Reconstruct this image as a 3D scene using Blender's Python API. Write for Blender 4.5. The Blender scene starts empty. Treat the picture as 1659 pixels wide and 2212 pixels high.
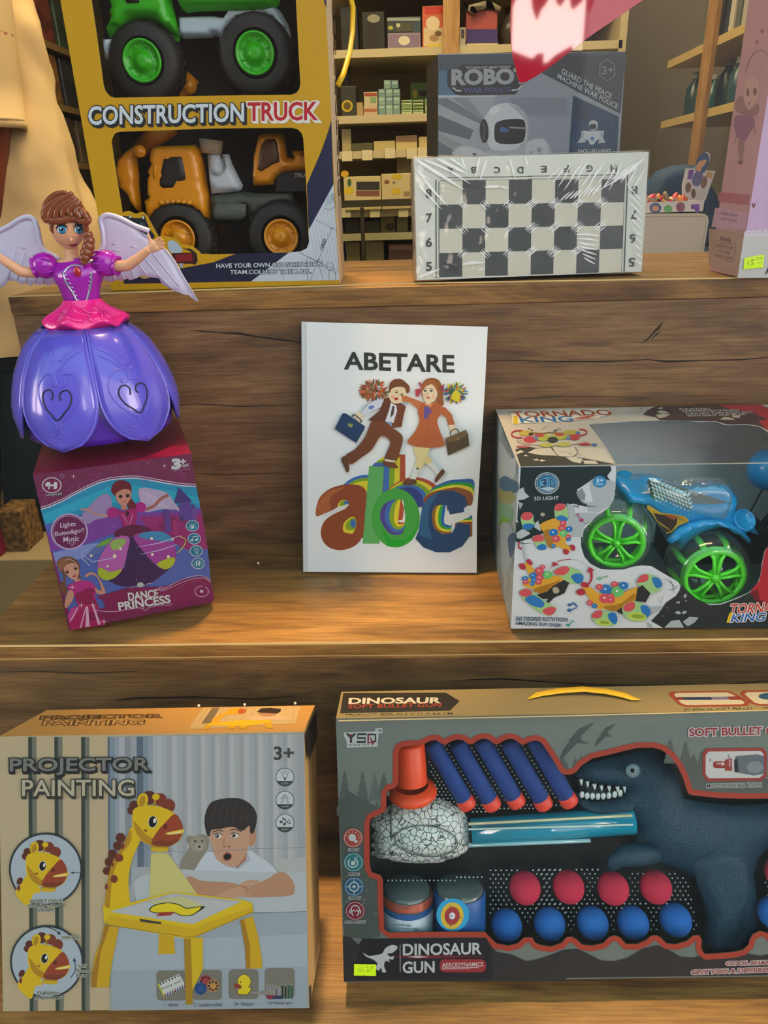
import bpy, bmesh, math, random
from math import sin, cos, pi, radians, sqrt, atan2, hypot
from mathutils import Vector as V, Matrix
from mathutils.geometry import tessellate_polygon, delaunay_2d_cdt

SC = bpy.context.scene
COL = SC.collection
rnd = random.Random(7)

# ------------------------------------------------------------------ camera
CZ = 1.3                                  # lens height above the shop floor
FPX, PITCH, YAW, ROLL = 1555.75, radians(23.9136), radians(2.0856), radians(1.7072)
W, H = 1659, 2212
CF = V((-sin(YAW)*cos(PITCH), cos(YAW)*cos(PITCH), -sin(PITCH)))
_r = V((cos(YAW), sin(YAW), 0)); _d = CF.cross(_r)
CR = cos(ROLL)*_r + sin(ROLL)*_d
CD = -sin(ROLL)*_r + cos(ROLL)*_d
EYE = V((0, 0, CZ))
cam_data = bpy.data.cameras.new('camera'); cam = bpy.data.objects.new('camera', cam_data); COL.objects.link(cam)
cam_data.sensor_fit = 'HORIZONTAL'; cam_data.sensor_width = 36; cam_data.lens = 36*FPX/W; cam_data.clip_start = .01
m3 = Matrix((CR, -CD, -CF)).transposed()
cam.matrix_world = Matrix.Translation(EYE) @ m3.to_4x4()
SC.camera = cam

# ------------------------------------------------------------------ exposure, sky, lights
SC.view_settings.view_transform = 'Standard'; SC.view_settings.look = 'None'
SC.view_settings.gamma = 1; SC.view_settings.use_curve_mapping = False
SC.view_settings.exposure = 0.0
SC.cycles.max_bounces = 7; SC.cycles.diffuse_bounces = 3; SC.cycles.glossy_bounces = 3
SC.cycles.transparent_max_bounces = 12; SC.cycles.transmission_bounces = 4
SC.cycles.caustics_reflective = False; SC.cycles.caustics_refractive = False
SC.cycles.sample_clamp_indirect = 3

world = bpy.data.worlds.new('evening_sky'); SC.world = world; world.use_nodes = True
wt = world.node_tree; wt.nodes.clear()
def _n(t, typ, **kw):
    n = t.nodes.new(typ)
    for k, v in kw.items():
        if k in n.inputs: n.inputs[k].default_value = v
        else: setattr(n, k, v)
    return n
_o = _n(wt, 'ShaderNodeOutputWorld'); _b = _n(wt, 'ShaderNodeBackground'); _b.inputs['Strength'].default_value = 3.3
_tc = _n(wt, 'ShaderNodeTexCoord'); _sep = _n(wt, 'ShaderNodeSeparateXYZ'); _ramp = _n(wt, 'ShaderNodeValToRGB')
_ns = _n(wt, 'ShaderNodeTexNoise'); _ns.inputs['Scale'].default_value = 5; _ns.inputs['Detail'].default_value = 4
_map = _n(wt, 'ShaderNodeMapping'); _map.inputs['Scale'].default_value = (1, 1, 7)
_ma = _n(wt, 'ShaderNodeMath', operation='MULTIPLY_ADD'); _ma.inputs[1].default_value = .16
wt.links.new(_tc.outputs['Generated'], _sep.inputs[0]); wt.links.new(_tc.outputs['Generated'], _map.inputs[0])
wt.links.new(_map.outputs[0], _ns.inputs['Vector']); wt.links.new(_ns.outputs['Fac'], _ma.inputs[0])
wt.links.new(_sep.outputs['Z'], _ma.inputs[2]); wt.links.new(_ma.outputs[0], _ramp.inputs[0])
e = _ramp.color_ramp.elements
e[0].position = .0; e[0].color = (.95, .66, .62, 1); e[1].position = .32; e[1].color = (1, .80, .66, 1)
q = e.new(.17); q.color = (.93, .76, .76, 1); q = e.new(.55); q.color = (.52, .88, .98, 1); q = e.new(1); q.color = (.48, .86, 1.0, 1)
_rs = _n(wt, 'ShaderNodeValToRGB'); wt.links.new(_sep.outputs['Z'], _rs.inputs[0]); e = _rs.color_ramp.elements   # bright evening band low over the roofs
e[0].position = 0; e[0].color = (1, 1, 1, 1); e[1].position = .42; e[1].color = (.10, .10, .10, 1); q = e.new(.22); q.color = (.85, .85, .85, 1)
_sm = _n(wt, 'ShaderNodeMath', operation='MULTIPLY'); _sm.inputs[1].default_value = 18.; wt.links.new(_rs.outputs[0], _sm.inputs[0]); wt.links.new(_sm.outputs[0], _b.inputs['Strength'])
wt.links.new(_ramp.outputs[0], _b.inputs[0]); wt.links.new(_b.outputs[0], _o.inputs[0])

def area(name, loc, target, size, power, color, sy=None):
    l = bpy.data.lights.new(name, 'AREA'); l.energy = power; l.color = color; l.size = size
    if sy: l.shape = 'RECTANGLE'; l.size_y = sy
    o = bpy.data.objects.new(name, l); COL.objects.link(o); o.location = loc
    o.rotation_euler = (V(target)-V(loc)).to_track_quat('-Z', 'Y').to_euler(); return o
def spot(name, loc, target, power, color, angle, blend=.7, r=.04):
    l = bpy.data.lights.new(name, 'SPOT'); l.energy = power; l.color = color; l.spot_size = radians(angle); l.spot_blend = blend; l.shadow_soft_size = r
    o = bpy.data.objects.new(name, l); COL.objects.link(o); o.location = loc; o.rotation_euler = (V(target)-V(loc)).to_track_quat('-Z', 'Y').to_euler(); return o
spot('display_spotlight', (-.12, 1.0, 2.6), (-.09, .61, .94), 230, (1, .60, .22), 18, 1., .05)
spot('display_spotlight', (.40, .80, 2.6), (.20, .27, .72), 170, (1, .62, .25), 13, 1., .05)
area('display_ceiling_lamp', (.1, 1.15, 2.6), (.05, .85, 1.2), .9, 9, (1, .72, .40), .1)
area('shop_ceiling_lamp', (-.3, 1.9, 2.75), (-.3, 2.2, .6), 1.4, 34, (1, .78, .44), .5)
area('shop_ceiling_lamp', (.9, 2.6, 2.75), (.9, 2.6, .6), 1.2, 18, (1, .80, .48), .4)

# ------------------------------------------------------------------ pixels of the photograph -> rays
def ray(u, v): return CF + CR*((u-W/2)/FPX) + CD*((v-H/2)/FPX)
def onY(u, v, Y): d = ray(u, v); return EYE + d*(Y/d.y)
def onZ(u, v, Z): d = ray(u, v); return EYE + d*((Z-CZ)/d.z)
def onP(u, v, O, n):
    d = ray(u, v); return EYE + d*((O-EYE).dot(n)/d.dot(n))

# ------------------------------------------------------------------ materials
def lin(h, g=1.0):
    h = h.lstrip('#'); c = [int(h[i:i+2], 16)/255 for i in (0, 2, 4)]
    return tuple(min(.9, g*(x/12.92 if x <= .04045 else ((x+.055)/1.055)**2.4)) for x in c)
_mats = {}
def mat(h, rough=.5, metal=0., g=1.0, coat=0., spec=.5, bump=0., bscale=300, sss=0, trans=0, ior=1.45, vary=0):
    key = (h, rough, metal, g, coat, spec, bump, bscale, trans, vary)
    if key in _mats: return _mats[key]
    m = bpy.data.materials.new('surface_'+h.strip('#')); m.use_nodes = True; t = m.node_tree; p = t.nodes['Principled BSDF']
    c = lin(h, g); m.diffuse_color = (*c, 1)
    p.inputs['Base Color'].default_value = (*c, 1); p.inputs['Roughness'].default_value = rough; p.inputs['Metallic'].default_value = metal
    p.inputs['Coat Weight'].default_value = coat; p.inputs['Coat Roughness'].default_value = .08
    p.inputs['Specular IOR Level'].default_value = spec; p.inputs['IOR'].default_value = ior
    p.inputs['Transmission Weight'].default_value = trans
    if bump or vary:
        tc = _n(t, 'ShaderNodeTexCoord'); ns = _n(t, 'ShaderNodeTexNoise'); ns.inputs['Scale'].default_value = bscale
        t.links.new(tc.outputs['Object'], ns.inputs['Vector'])
        if bump:
            b = _n(t, 'ShaderNodeBump'); b.inputs['Strength'].default_value = bump; b.inputs['Distance'].default_value = .001
            t.links.new(ns.outputs['Fac'], b.inputs['Height']); t.links.new(b.outputs[0], p.inputs['Normal'])
        if vary:
            r = _n(t, 'ShaderNodeValToRGB'); r.color_ramp.elements[0].color = (*[x*(1-vary) for x in c], 1)
            r.color_ramp.elements[1].color = (*[min(.95, x*(1+vary)) for x in c], 1)
            r.color_ramp.elements[0].position = .35; r.color_ramp.elements[1].position = .65
            t.links.new(ns.outputs['Fac'], r.inputs[0]); t.links.new(r.outputs[0], p.inputs['Base Color'])
    _mats[key] = m; return m

def film(name, tint=(1, 1, 1), gloss=.08, rough=.03, bump=0., bscale=60, opacity=0., ocol=(.8, .85, .85)):
    """thin clear sheet: see-through, with a mirror-like share that grows at grazing angles"""
    m = bpy.data.materials.new(name); m.use_nodes = True; t = m.node_tree; t.nodes.clear()
    o = _n(t, 'ShaderNodeOutputMaterial'); mx = _n(t, 'ShaderNodeMixShader'); tr = _n(t, 'ShaderNodeBsdfTransparent'); gl = _n(t, 'ShaderNodeBsdfGlossy')
    tr.inputs[0].default_value = (*tint, 1); gl.inputs['Roughness'].default_value = rough
    ge = _n(t, 'ShaderNodeNewGeometry'); dt = _n(t, 'ShaderNodeVectorMath', operation='DOT_PRODUCT'); ab = _n(t, 'ShaderNodeMath', operation='ABSOLUTE')
    om = _n(t, 'ShaderNodeMath', operation='SUBTRACT'); om.inputs[0].default_value = 1.0; om.use_clamp = True
    pw = _n(t, 'ShaderNodeMath', operation='POWER'); pw.inputs[1].default_value = 5
    mu = _n(t, 'ShaderNodeMath', operation='MULTIPLY_ADD'); mu.inputs[1].default_value = .75; mu.inputs[2].default_value = gloss; mu.use_clamp = True
    fr = dt; K = t.links.new
    K(ge.outputs['Normal'], dt.inputs[0]); K(ge.outputs['Incoming'], dt.inputs[1]); K(dt.outputs['Value'], ab.inputs[0]); K(ab.outputs[0], om.inputs[1])
    K(om.outputs[0], pw.inputs[0]); K(pw.outputs[0], mu.inputs[0]); K(mu.outputs[0], mx.inputs[0])
    t.links.new(tr.outputs[0], mx.inputs[1]); t.links.new(gl.outputs[0], mx.inputs[2])
    if bump:
        tc = _n(t, 'ShaderNodeTexCoord'); ns = _n(t, 'ShaderNodeTexNoise'); ns.inputs['Scale'].default_value = bscale; ns.inputs['Detail'].default_value = 1
        b = _n(t, 'ShaderNodeBump'); b.inputs['Strength'].default_value = bump; b.inputs['Distance'].default_value = .003
        t.links.new(tc.outputs['Object'], ns.inputs['Vector']); t.links.new(ns.outputs['Fac'], b.inputs['Height'])
        t.links.new(b.outputs[0], gl.inputs['Normal']); t.links.new(b.outputs[0], dt.inputs[0])
    if opacity:
        df = _n(t, 'ShaderNodeBsdfDiffuse'); df.inputs[0].default_value = (*ocol, 1); m2 = _n(t, 'ShaderNodeMixShader'); m2.inputs[0].default_value = opacity
        t.links.new(mx.outputs[0], m2.inputs[1]); t.links.new(df.outputs[0], m2.inputs[2]); t.links.new(m2.outputs[0], o.inputs[0])
    else: t.links.new(mx.outputs[0], o.inputs[0])
    return m

# ------------------------------------------------------------------ objects
def thing(name, label, cat, loc, group=None):
    o = bpy.data.objects.new(name, None); COL.objects.link(o); o.location = loc; o.empty_display_size = .02
    o['label'] = label; o['category'] = cat
    if group: o['group'] = group
    return o
def tag(o, label, cat, group=None, kind=None):
    if label: o['label'] = label
    if cat: o['category'] = cat
    if group: o['group'] = group
    if kind: o['kind'] = kind
    return o
def org(p):
    v = V((0, 0, 0))
    while p is not None: v = v + V(p.location); p = p.parent
    return v

class MB:
    """collects vertices and faces in world coordinates, then links them as one mesh object"""
    def __init__(s): s.v = []; s.f = []; s.m = []; s.mats = []; s.sm = []
    def mi(s, m):
        if m not in s.mats: s.mats.append(m)
        return s.mats.index(m)
    def add(s, vs, fs, m, smooth=False):
        b = len(s.v); s.v += [V(x) for x in vs]; k = s.mi(m)
        for f in fs: s.f.append([b+i for i in f]); s.m.append(k); s.sm.append(smooth)
        return s
    def hexa(s, O, ex, ey, ez, m):
        O, ex, ey, ez = V(O), V(ex), V(ey), V(ez)
        P = [O+ex*i+ey*j+ez*k for k in (0, 1) for j in (0, 1) for i in (0, 1)]
        F = [(0, 2, 3, 1), (4, 5, 7, 6), (0, 1, 5, 4), (1, 3, 7, 5), (3, 2, 6, 7), (2, 0, 4, 6)]  # bottom top front right back left
        if isinstance(m, (list, tuple)):
            for f, mm in zip(F, m): s.add(P, [f], mm)
        else: s.add(P, F, m)
        return s
    def box(s, x0, x1, y0, y1, z0, z1, m): return s.hexa((x0, y0, z0), (x1-x0, 0, 0), (0, y1-y0, 0), (0, 0, z1-z0), m)
    def tube(s, pts, r, m, seg=8, closed=False, caps=True, flat=None):
        pts = [V(p) for p in pts]; n = len(pts); rs = r if isinstance(r, (list, tuple)) else [r]*n
        vs = []; fs = []; up = None
        for i, p in enumerate(pts):
            a = pts[(i-1) % n] if (closed or i) else p; b = pts[(i+1) % n] if (closed or i < n-1) else p
            t = (b-a); t = t.normalized() if t.length > 1e-9 else V((0, 0, 1))
            if up is None: up = t.orthogonal().normalized()
            up = (up - t*up.dot(t)); up = up.normalized() if up.length > 1e-6 else t.orthogonal().normalized()
            w = t.cross(up)
            for k in range(seg):
                an = 2*pi*k/seg; o = up*cos(an)*rs[i] + w*sin(an)*rs[i]
                if flat is not None: nv = flat[0]; o = o - nv*(o.dot(nv)*(1-flat[1]))
                vs.append(p+o)
        for i in range(n if closed else n-1):
            for k in range(seg):
                a = i*seg+k; b = i*seg+(k+1) % seg; c = ((i+1) % n)*seg+(k+1) % seg; d = ((i+1) % n)*seg+k
                fs.append((a, b, c, d))
        if caps and not closed: fs += [tuple(range(seg))[::-1], tuple((n-1)*seg+k for k in range(seg))]
        return s.add(vs, fs, m, True)
    def rings(s, rings, m, closed=True, capa=True, capb=True, smooth=True):
        n = len(rings[0]); vs = [p for r in rings for p in r]; fs = []
        for i in range(len(rings)-1):
            for k in range(n if closed else n-1):
                fs.append((i*n+k, i*n+(k+1) % n, (i+1)*n+(k+1) % n, (i+1)*n+k))
        if capa: fs.append(tuple(range(n))[::-1])
        if capb: fs.append(tuple((len(rings)-1)*n+k for k in range(n)))
        return s.add(vs, fs, m, smooth)
    def ball(s, c, r, m, seg=20, ax=None):
        c = V(c); rx, ry, rz = r if isinstance(r, (tuple, list)) else (r, r, r)
        ax = ax or (V((1, 0, 0)), V((0, 1, 0)), V((0, 0, 1))); R = []
        h = seg//2
        for i in range(1, h):
            t = pi*i/h; R.append([c+ax[0]*(rx*sin(t)*cos(2*pi*k/seg))+ax[1]*(ry*sin(t)*sin(2*pi*k/seg))+ax[2]*(-rz*cos(t)) for k in range(seg)])
        vs = [p for q in R for p in q]; b = len(vs); vs += [c-ax[2]*rz, c+ax[2]*rz]; fs = []
        for i in range(len(R)-1):
            for k in range(seg): fs.append((i*seg+k, i*seg+(k+1) % seg, (i+1)*seg+(k+1) % seg, (i+1)*seg+k))
        for k in range(seg): fs.append((b, (k+1) % seg, k)); fs.append((b+1, (len(R)-1)*seg+k, (len(R)-1)*seg+(k+1) % seg))
        return s.add(vs, fs, m, True)
    def lathe(s, c, axis, prof, m, seg=32, smooth=True, capa=False, capb=False):
        """prof: list of (r, h) along axis from c"""
        c = V(c); a = V(axis).normalized(); x = a.orthogonal().normalized(); y = a.cross(x)
        return s.rings([[c+a*h+x*(r*cos(2*pi*k/seg))+y*(r*sin(2*pi*k/seg)) for k in range(seg)] for r, h in prof], m, True, capa, capb, smooth)
    def build(s, name, parent=None, bevel=0, bseg=2):
        o0 = org(parent); me = bpy.data.meshes.new(name)
        if parent is None and s.v:
            xs = [v.x for v in s.v]; ys = [v.y for v in s.v]; zs = [v.z for v in s.v]
            o0 = V(((min(xs)+max(xs))/2, (min(ys)+max(ys))/2, min(zs)))
        me.from_pydata([v-o0 for v in s.v], [], s.f); [me.materials.append(m) for m in s.mats]
        me.polygons.foreach_set('material_index', s.m); me.polygons.foreach_set('use_smooth', s.sm); me.update()
        ob = bpy.data.objects.new(name, me); COL.objects.link(ob)
        if parent is None: ob.location = o0
        else: ob.parent = parent
        if bevel:
            md = ob.modifiers.new('bevel', 'BEVEL'); md.width = bevel; md.segments = bseg; md.limit_method = 'ANGLE'; md.angle_limit = .6
        return ob

def copy_tree(o, parent=None):
    c = o.copy(); COL.objects.link(c)
    if parent is not None: c.parent = parent
    for ch in o.children: copy_tree(ch, c)
    return c
def structure(mb, name, parent=None, **k):
    o = mb.build(name, parent, **k); o['kind'] = 'structure'; return o

# ------------------------------------------------------------------ flat print: shapes measured on the photograph, laid onto a real face
def sm(pts, k=4, closed=True):
    out = []; n = len(pts)
    for i in range(n if closed else n-1):
        p0, p1, p2, p3 = (pts[(i+j-1) % n] if closed else pts[max(0, min(n-1, i+j-1))] for j in range(4))
        for a in range(k):
            t = a/k; t2 = t*t; t3 = t2*t
            out.append(tuple(.5*((2*p1[d])+(-p0[d]+p2[d])*t+(2*p0[d]-5*p1[d]+4*p2[d]-p3[d])*t2+(-p0[d]+3*p1[d]-3*p2[d]+p3[d])*t3) for d in (0, 1)))
    if not closed: out.append(tuple(pts[-1]))
    return out
def oval(cx, cy, rx, ry=None, rot=0, n=28, a0=0, a1=360):
    ry = rx if ry is None else ry; r = radians(rot); out = []
    full = abs(a1-a0) >= 360
    for i in range(n if full else n+1):
        a = radians(a0+(a1-a0)*i/n); x, y = rx*cos(a), ry*sin(a); out.append((cx+x*cos(r)-y*sin(r), cy+x*sin(r)+y*cos(r)))
    return out
def rrect(x0, y0, x1, y1, r, n=4):
    out = []
    for cx, cy, a in ((x1-r, y0+r, -90), (x1-r, y1-r, 0), (x0+r, y1-r, 90), (x0+r, y0+r, 180)):
        for i in range(n+1): t = radians(a+90*i/n); out.append((cx+r*cos(t), cy+r*sin(t)))
    return out
def ribbon(pts, w, closed=False):
    """outline quads of a stroke"""
    n = len(pts); L = []; R = []
    for i, p in enumerate(pts):
        a = pts[(i-1) % n] if (closed or i) else p; b = pts[(i+1) % n] if (closed or i < n-1) else p
        dx, dy = b[0]-a[0], b[1]-a[1]; l = hypot(dx, dy) or 1
        ww = (w[i] if isinstance(w, (list, tuple)) else w)/2
        L.append((p[0]-dy/l*ww, p[1]+dx/l*ww)); R.append((p[0]+dy/l*ww, p[1]-dx/l*ww))
    return L, R
_txt = {}
def glyphs(s, off=0.0, space=1.0):
    k = (s, round(off, 4), space)
    if k in _txt: return _txt[k]
    c = bpy.data.curves.new('lettering', 'FONT'); c.body = s; c.offset = off; c.resolution_u = 3; c.fill_mode = 'FRONT'; c.space_character = space
    o = bpy.data.objects.new('lettering', c); me = o.to_mesh()
    vs = [(v.co.x, v.co.y) for v in me.vertices]; fs = [tuple(p.vertices) for p in me.polygons]
    o.to_mesh_clear(); bpy.data.objects.remove(o); bpy.data.curves.remove(c)
    _txt[k] = (vs, fs); return _txt[k]

class Face:
    def __init__(s, O, n): s.O = V(O); s.n = V(n).normalized()
    def at(s, u, v, lift=0.0): return onP(u, v, s.O+s.n*lift, s.n)
    def deeper(s, d): return Face(s.O-s.n*d, s.n)

class Art:
    step = .000007
    def __init__(s, face, T=(0, 0, 1), g=1.0, rough=.45, base=.0003, coat=0., order=0):
        s.face = face; s.T = T; s.g = g; s.rough = rough; s.k = order; s.base = base*.5; s.mb = MB(); s.coat = coat
    def zoom(s, *T): s.T = T; return s
    def px(s, p): return (s.T[0]+p[0]/s.T[2], s.T[1]+p[1]/s.T[2])
    def W3(s, p): u, v = s.px(p); return s.face.at(u, v, s.base+s.k*s.step)
    def M(s, c): return c if not isinstance(c, str) else mat(c, s.rough, g=s.g, coat=s.coat, spec=.35)
    def poly(s, pts, c, holes=()):
        s.k += 1; loops = [[V((p[0], p[1], 0)) for p in l] for l in [pts, *holes]]
        tri = tessellate_polygon(loops); flat = [(p.x, p.y) for l in loops for p in l]
        fs = []
        for t in tri:
            a, b, d = (flat[i] for i in t); ar = (b[0]-a[0])*(d[1]-a[1])-(b[1]-a[1])*(d[0]-a[0])
            fs.append(t if ar < 0 else t[::-1])
        s.mb.add([s.W3(p) for p in flat], fs, s.M(c)); return s
    def spoly(s, pts, c, k=4): return s.poly(sm(pts, k), c)
    def oval(s, cx, cy, rx, ry=None, c='#fff', rot=0, n=28): return s.poly(oval(cx, cy, rx, ry, rot, n), c)
    def ring(s, cx, cy, rx, ry, w, c, rot=0): return s.line(oval(cx, cy, rx, ry, rot, 32), w, c, True)
    def rect(s, x0, y0, x1, y1, c): return s.poly([(x0, y0), (x1, y0), (x1, y1), (x0, y1)], c)
    def rrect(s, x0, y0, x1, y1, r, c): return s.poly(rrect(x0, y0, x1, y1, r), c)
    def line(s, pts, w, c, closed=False, smooth=False):
        if smooth: pts = sm(pts, 5, closed)
        if not closed and not isinstance(w, (list, tuple)) is False and len(w) != len(pts): w = [w[0]+(w[-1]-w[0])*i/(len(pts)-1) for i in range(len(pts))]
        s.k += 1; L, R = ribbon(pts, w, closed); n = len(pts); vs = [s.W3(p) for p in L+R]; fs = []
        for i in range(n if closed else n-1):
            j = (i+1) % n; fs.append((i, j, n+j, n+i))
        s.mb.add(vs, fs, s.M(c)); return s
    def text(s, body, tl, tr, h, c, bold=.0, ow=0, oc=None, dx=0, o2=0, oc2=None, sh=None, space=1.0):
        """tl,tr: corners of the lettering's own bounding box; h: its height; dx: slant of the foot; ow/oc: outline; sh: (dx,dy,colour) drop shadow"""
        bv, bf = glyphs(body, 0.0, space)
        x0 = min(p[0] for p in bv); x1 = max(p[0] for p in bv); y0 = min(p[1] for p in bv); y1 = max(p[1] for p in bv)
        sc = (y1-y0)/max(1e-6, h)
        def put(off, col, ddx=0, ddy=0):
            vs, fs = glyphs(body, off, space); s.k += 1
            out = []
            for x, y in vs:
                u = (x-x0)/(x1-x0); w = (y1-y)/(y1-y0)
                out.append(s.W3((tl[0]+(tr[0]-tl[0])*u+dx*w+ddx, tl[1]+(tr[1]-tl[1])*u+h*w+ddy)))
            s.mb.add(out, fs, s.M(col))
        b = bold*(y1-y0)*.04
        if sh:
            for q in (.5, 1): put(b+(ow)*sc, sh[2], sh[0]*q, sh[1]*q)
        if o2: put(b+(ow+o2)*sc, oc2)
        if ow: put(b+ow*sc, oc)
        put(b, c); return s
    def star(s, x, y, r, c, n=4):
        pts = []
        for i in range(2*n): a = pi*i/n; q = r if i % 2 == 0 else r*.18; pts.append((x+q*sin(a), y-q*cos(a)))
        return s.poly(pts, c)
    def build(s, name, parent, label=None):
        o = s.mb.build(name, parent)
        if label: o['label'] = label
        return o

def panel(mb, face, pts, t, m, holes=(), edge=None):
    """a sheet of thickness t cut along pixel outlines, front on the face"""
    loops = [[V((p[0], p[1], 0)) for p in l] for l in [pts, *holes]]
    tri = tessellate_polygon(loops); flat = [(p.x, p.y) for l in loops for p in l]; n = len(flat)
    F = [face.at(*p) for p in flat]; vs = F+[p-face.n*t for p in F]; fs = []
    for q in tri:
        a, b, d = (flat[i] for i in q); ar = (b[0]-a[0])*(d[1]-a[1])-(b[1]-a[1])*(d[0]-a[0]); q = tuple(q) if ar < 0 else tuple(q)[::-1]
        fs += [q, tuple(i+n for i in q[::-1])]
    mb.add(vs, fs, m); b = 0; side = []
    for l in loops:
        k = len(l)
        for i in range(k): side.append((b+i, b+(i+1) % k, n+b+(i+1) % k, n+b+i))
        b += k
    mb.add(vs, side, edge or m); return mb

def band(art, pts, w, c):
    """strip of width w outside a closed outline"""
    n = len(pts); A = sum(pts[i][0]*pts[(i+1) % n][1]-pts[(i+1) % n][0]*pts[i][1] for i in range(n)); sg = 1 if A > 0 else -1
    out = []
    for i, p in enumerate(pts):
        a = pts[i-1]; b = pts[(i+1) % n]; dx, dy = b[0]-a[0], b[1]-a[1]; l = hypot(dx, dy) or 1
        out.append((p[0]+sg*dy/l*w, p[1]-sg*dx/l*w))
    art.k += 1; vs = [art.W3(p) for p in pts+out]
    art.mb.add(vs, [(i, (i+1) % n, n+(i+1) % n, n+i) for i in range(n)], art.M(c)); return out

def puff(mb, pts, face, depth, thick, R, step, m, back=True, flatback=False):
    """cushion-like solid with the given outline (pixels), its rim on the plane 'depth' behind the face"""
    pl = face.deeper(depth); P = [V(p) for p in pts]; n = len(P)
    xs = [p.x for p in P]; ys = [p.y for p in P]
    def inside(x, y):
        c = False
        for i in range(n):
            a, b = P[i], P[i-1]
            if (a.y > y) != (b.y > y) and x < (b.x-a.x)*(y-a.y)/(b.y-a.y)+a.x: c = not c
        return c
    def dist(x, y):
        best = 1e9
        for i in range(n):
            a, b = P[i-1], P[i]; dx, dy = b.x-a.x, b.y-a.y; t = max(0, min(1, ((x-a.x)*dx+(y-a.y)*dy)/(dx*dx+dy*dy+1e-9)))
            best = min(best, (a.x+dx*t-x)**2+(a.y+dy*t-y)**2)
        return sqrt(best)
    pv = list(P); y = min(ys)+step/2; row = 0
    while y < max(ys):
        x = min(xs)+(step/2 if row % 2 else step)
        while x < max(xs):
            if inside(x, y) and dist(x, y) > step*.45: pv.append(V((x, y)))
            x += step
        y += step*.87; row += 1
    # extra rings close to the rim keep the shoulder round
    vs2, _, fs, _, _, _ = delaunay_2d_cdt(pv, [(i, (i+1) % n) for i in range(n)], [], 1, 1e-4)
    fr = []; bk = []
    for p in vs2:
        d = min(dist(p.x, p.y)/R, 1); hgt = thick*sqrt(max(0, 1-(1-d)**2)); q = pl.at(p.x, p.y)
        fr.append(q+pl.n*hgt); bk.append(q-pl.n*(0 if flatback else hgt))
    def ori(f):
        a, b, c = vs2[f[0]], vs2[f[1]], vs2[f[2]]; ar = (b.x-a.x)*(c.y-a.y)-(b.y-a.y)*(c.x-a.x)
        return tuple(f) if ar < 0 else tuple(f)[::-1]
    fs = [ori(f) for f in fs]; k = len(fr)
    if back: mb.add(fr+bk, fs+[tuple(i+k for i in f[::-1]) for f in fs], m, True)
    else: mb.add(fr, fs, m, True)
    return mb
def Zm(T, pts): return [(T[0]+p[0]/T[2], T[1]+p[1]/T[2]) for p in pts]

def sheet(mb, face, pts, m, holes=(), lift=0.):
    loops = [[V((p[0], p[1], 0)) for p in l] for l in [pts, *holes]]; flat = [(p.x, p.y) for l in loops for p in l]; fs = []
    for q in tessellate_polygon(loops):
        a, b, d = (flat[i] for i in q); ar = (b[0]-a[0])*(d[1]-a[1])-(b[1]-a[1])*(d[0]-a[0]); fs.append(tuple(q) if ar < 0 else tuple(q)[::-1])
    mb.add([face.at(*p, lift) for p in flat], fs, m); return mb
class Box:
    """carton frame: front-bottom-left corner, turn, backward lean, width, depth, height (from the survey of the photograph)"""
    def __init__(s, x, y, z, yaw, lean, w, d, h):
        a, l = radians(yaw), radians(lean); s.O = V((x, y, z)); ex = V((cos(a), sin(a), 0)); bk = V((-sin(a), cos(a), 0)); up = V((0, 0, 1))
        s.ex, s.ez, s.ey = ex*w, (up*cos(l)+bk*sin(l))*h, (bk*cos(l)-up*sin(l))*d
        s.x, s.y, s.z = ex, s.ey.normalized(), s.ez.normalized(); s.w, s.d, s.h = w, d, h
        low = min((s.O+s.ey).z, s.O.z)
        s.O = s.O+V((0, 0, z-low+.0004))
        s.front = Face(s.O, -s.y); s.top = Face(s.O+s.ez, s.z); s.left = Face(s.O, -s.x); s.right = Face(s.O+s.ex, s.x)
    def C(s, i, j, k): return s.O+s.ex*i+s.ey*j+s.ez*k
    def pts(s, f):
        """pixel outline of a face, by projection"""
        return [proj(p) for p in f]
    def fpx(s): return [proj(s.C(*c)) for c in ((0, 0, 1), (1, 0, 1), (1, 0, 0), (0, 0, 0))]
def proj(P):
    d = V(P)-EYE; z = d.dot(CF); return (W/2+FPX*d.dot(CR)/z, H/2+FPX*d.dot(CD)/z)
CLEAR = film('clear_packaging_film', (.95, .965, .965), .018, .04, .15, 25)
# ------------------------------------------------------------------ the place: treads of the stepped stand, room, street
Z3, Z2, Z1 = CZ-.5752, CZ-.3571, CZ-.083
YR2, YR1, YB = .5266, .7195, 1.021
XL = -.388; TH = .018

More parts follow.
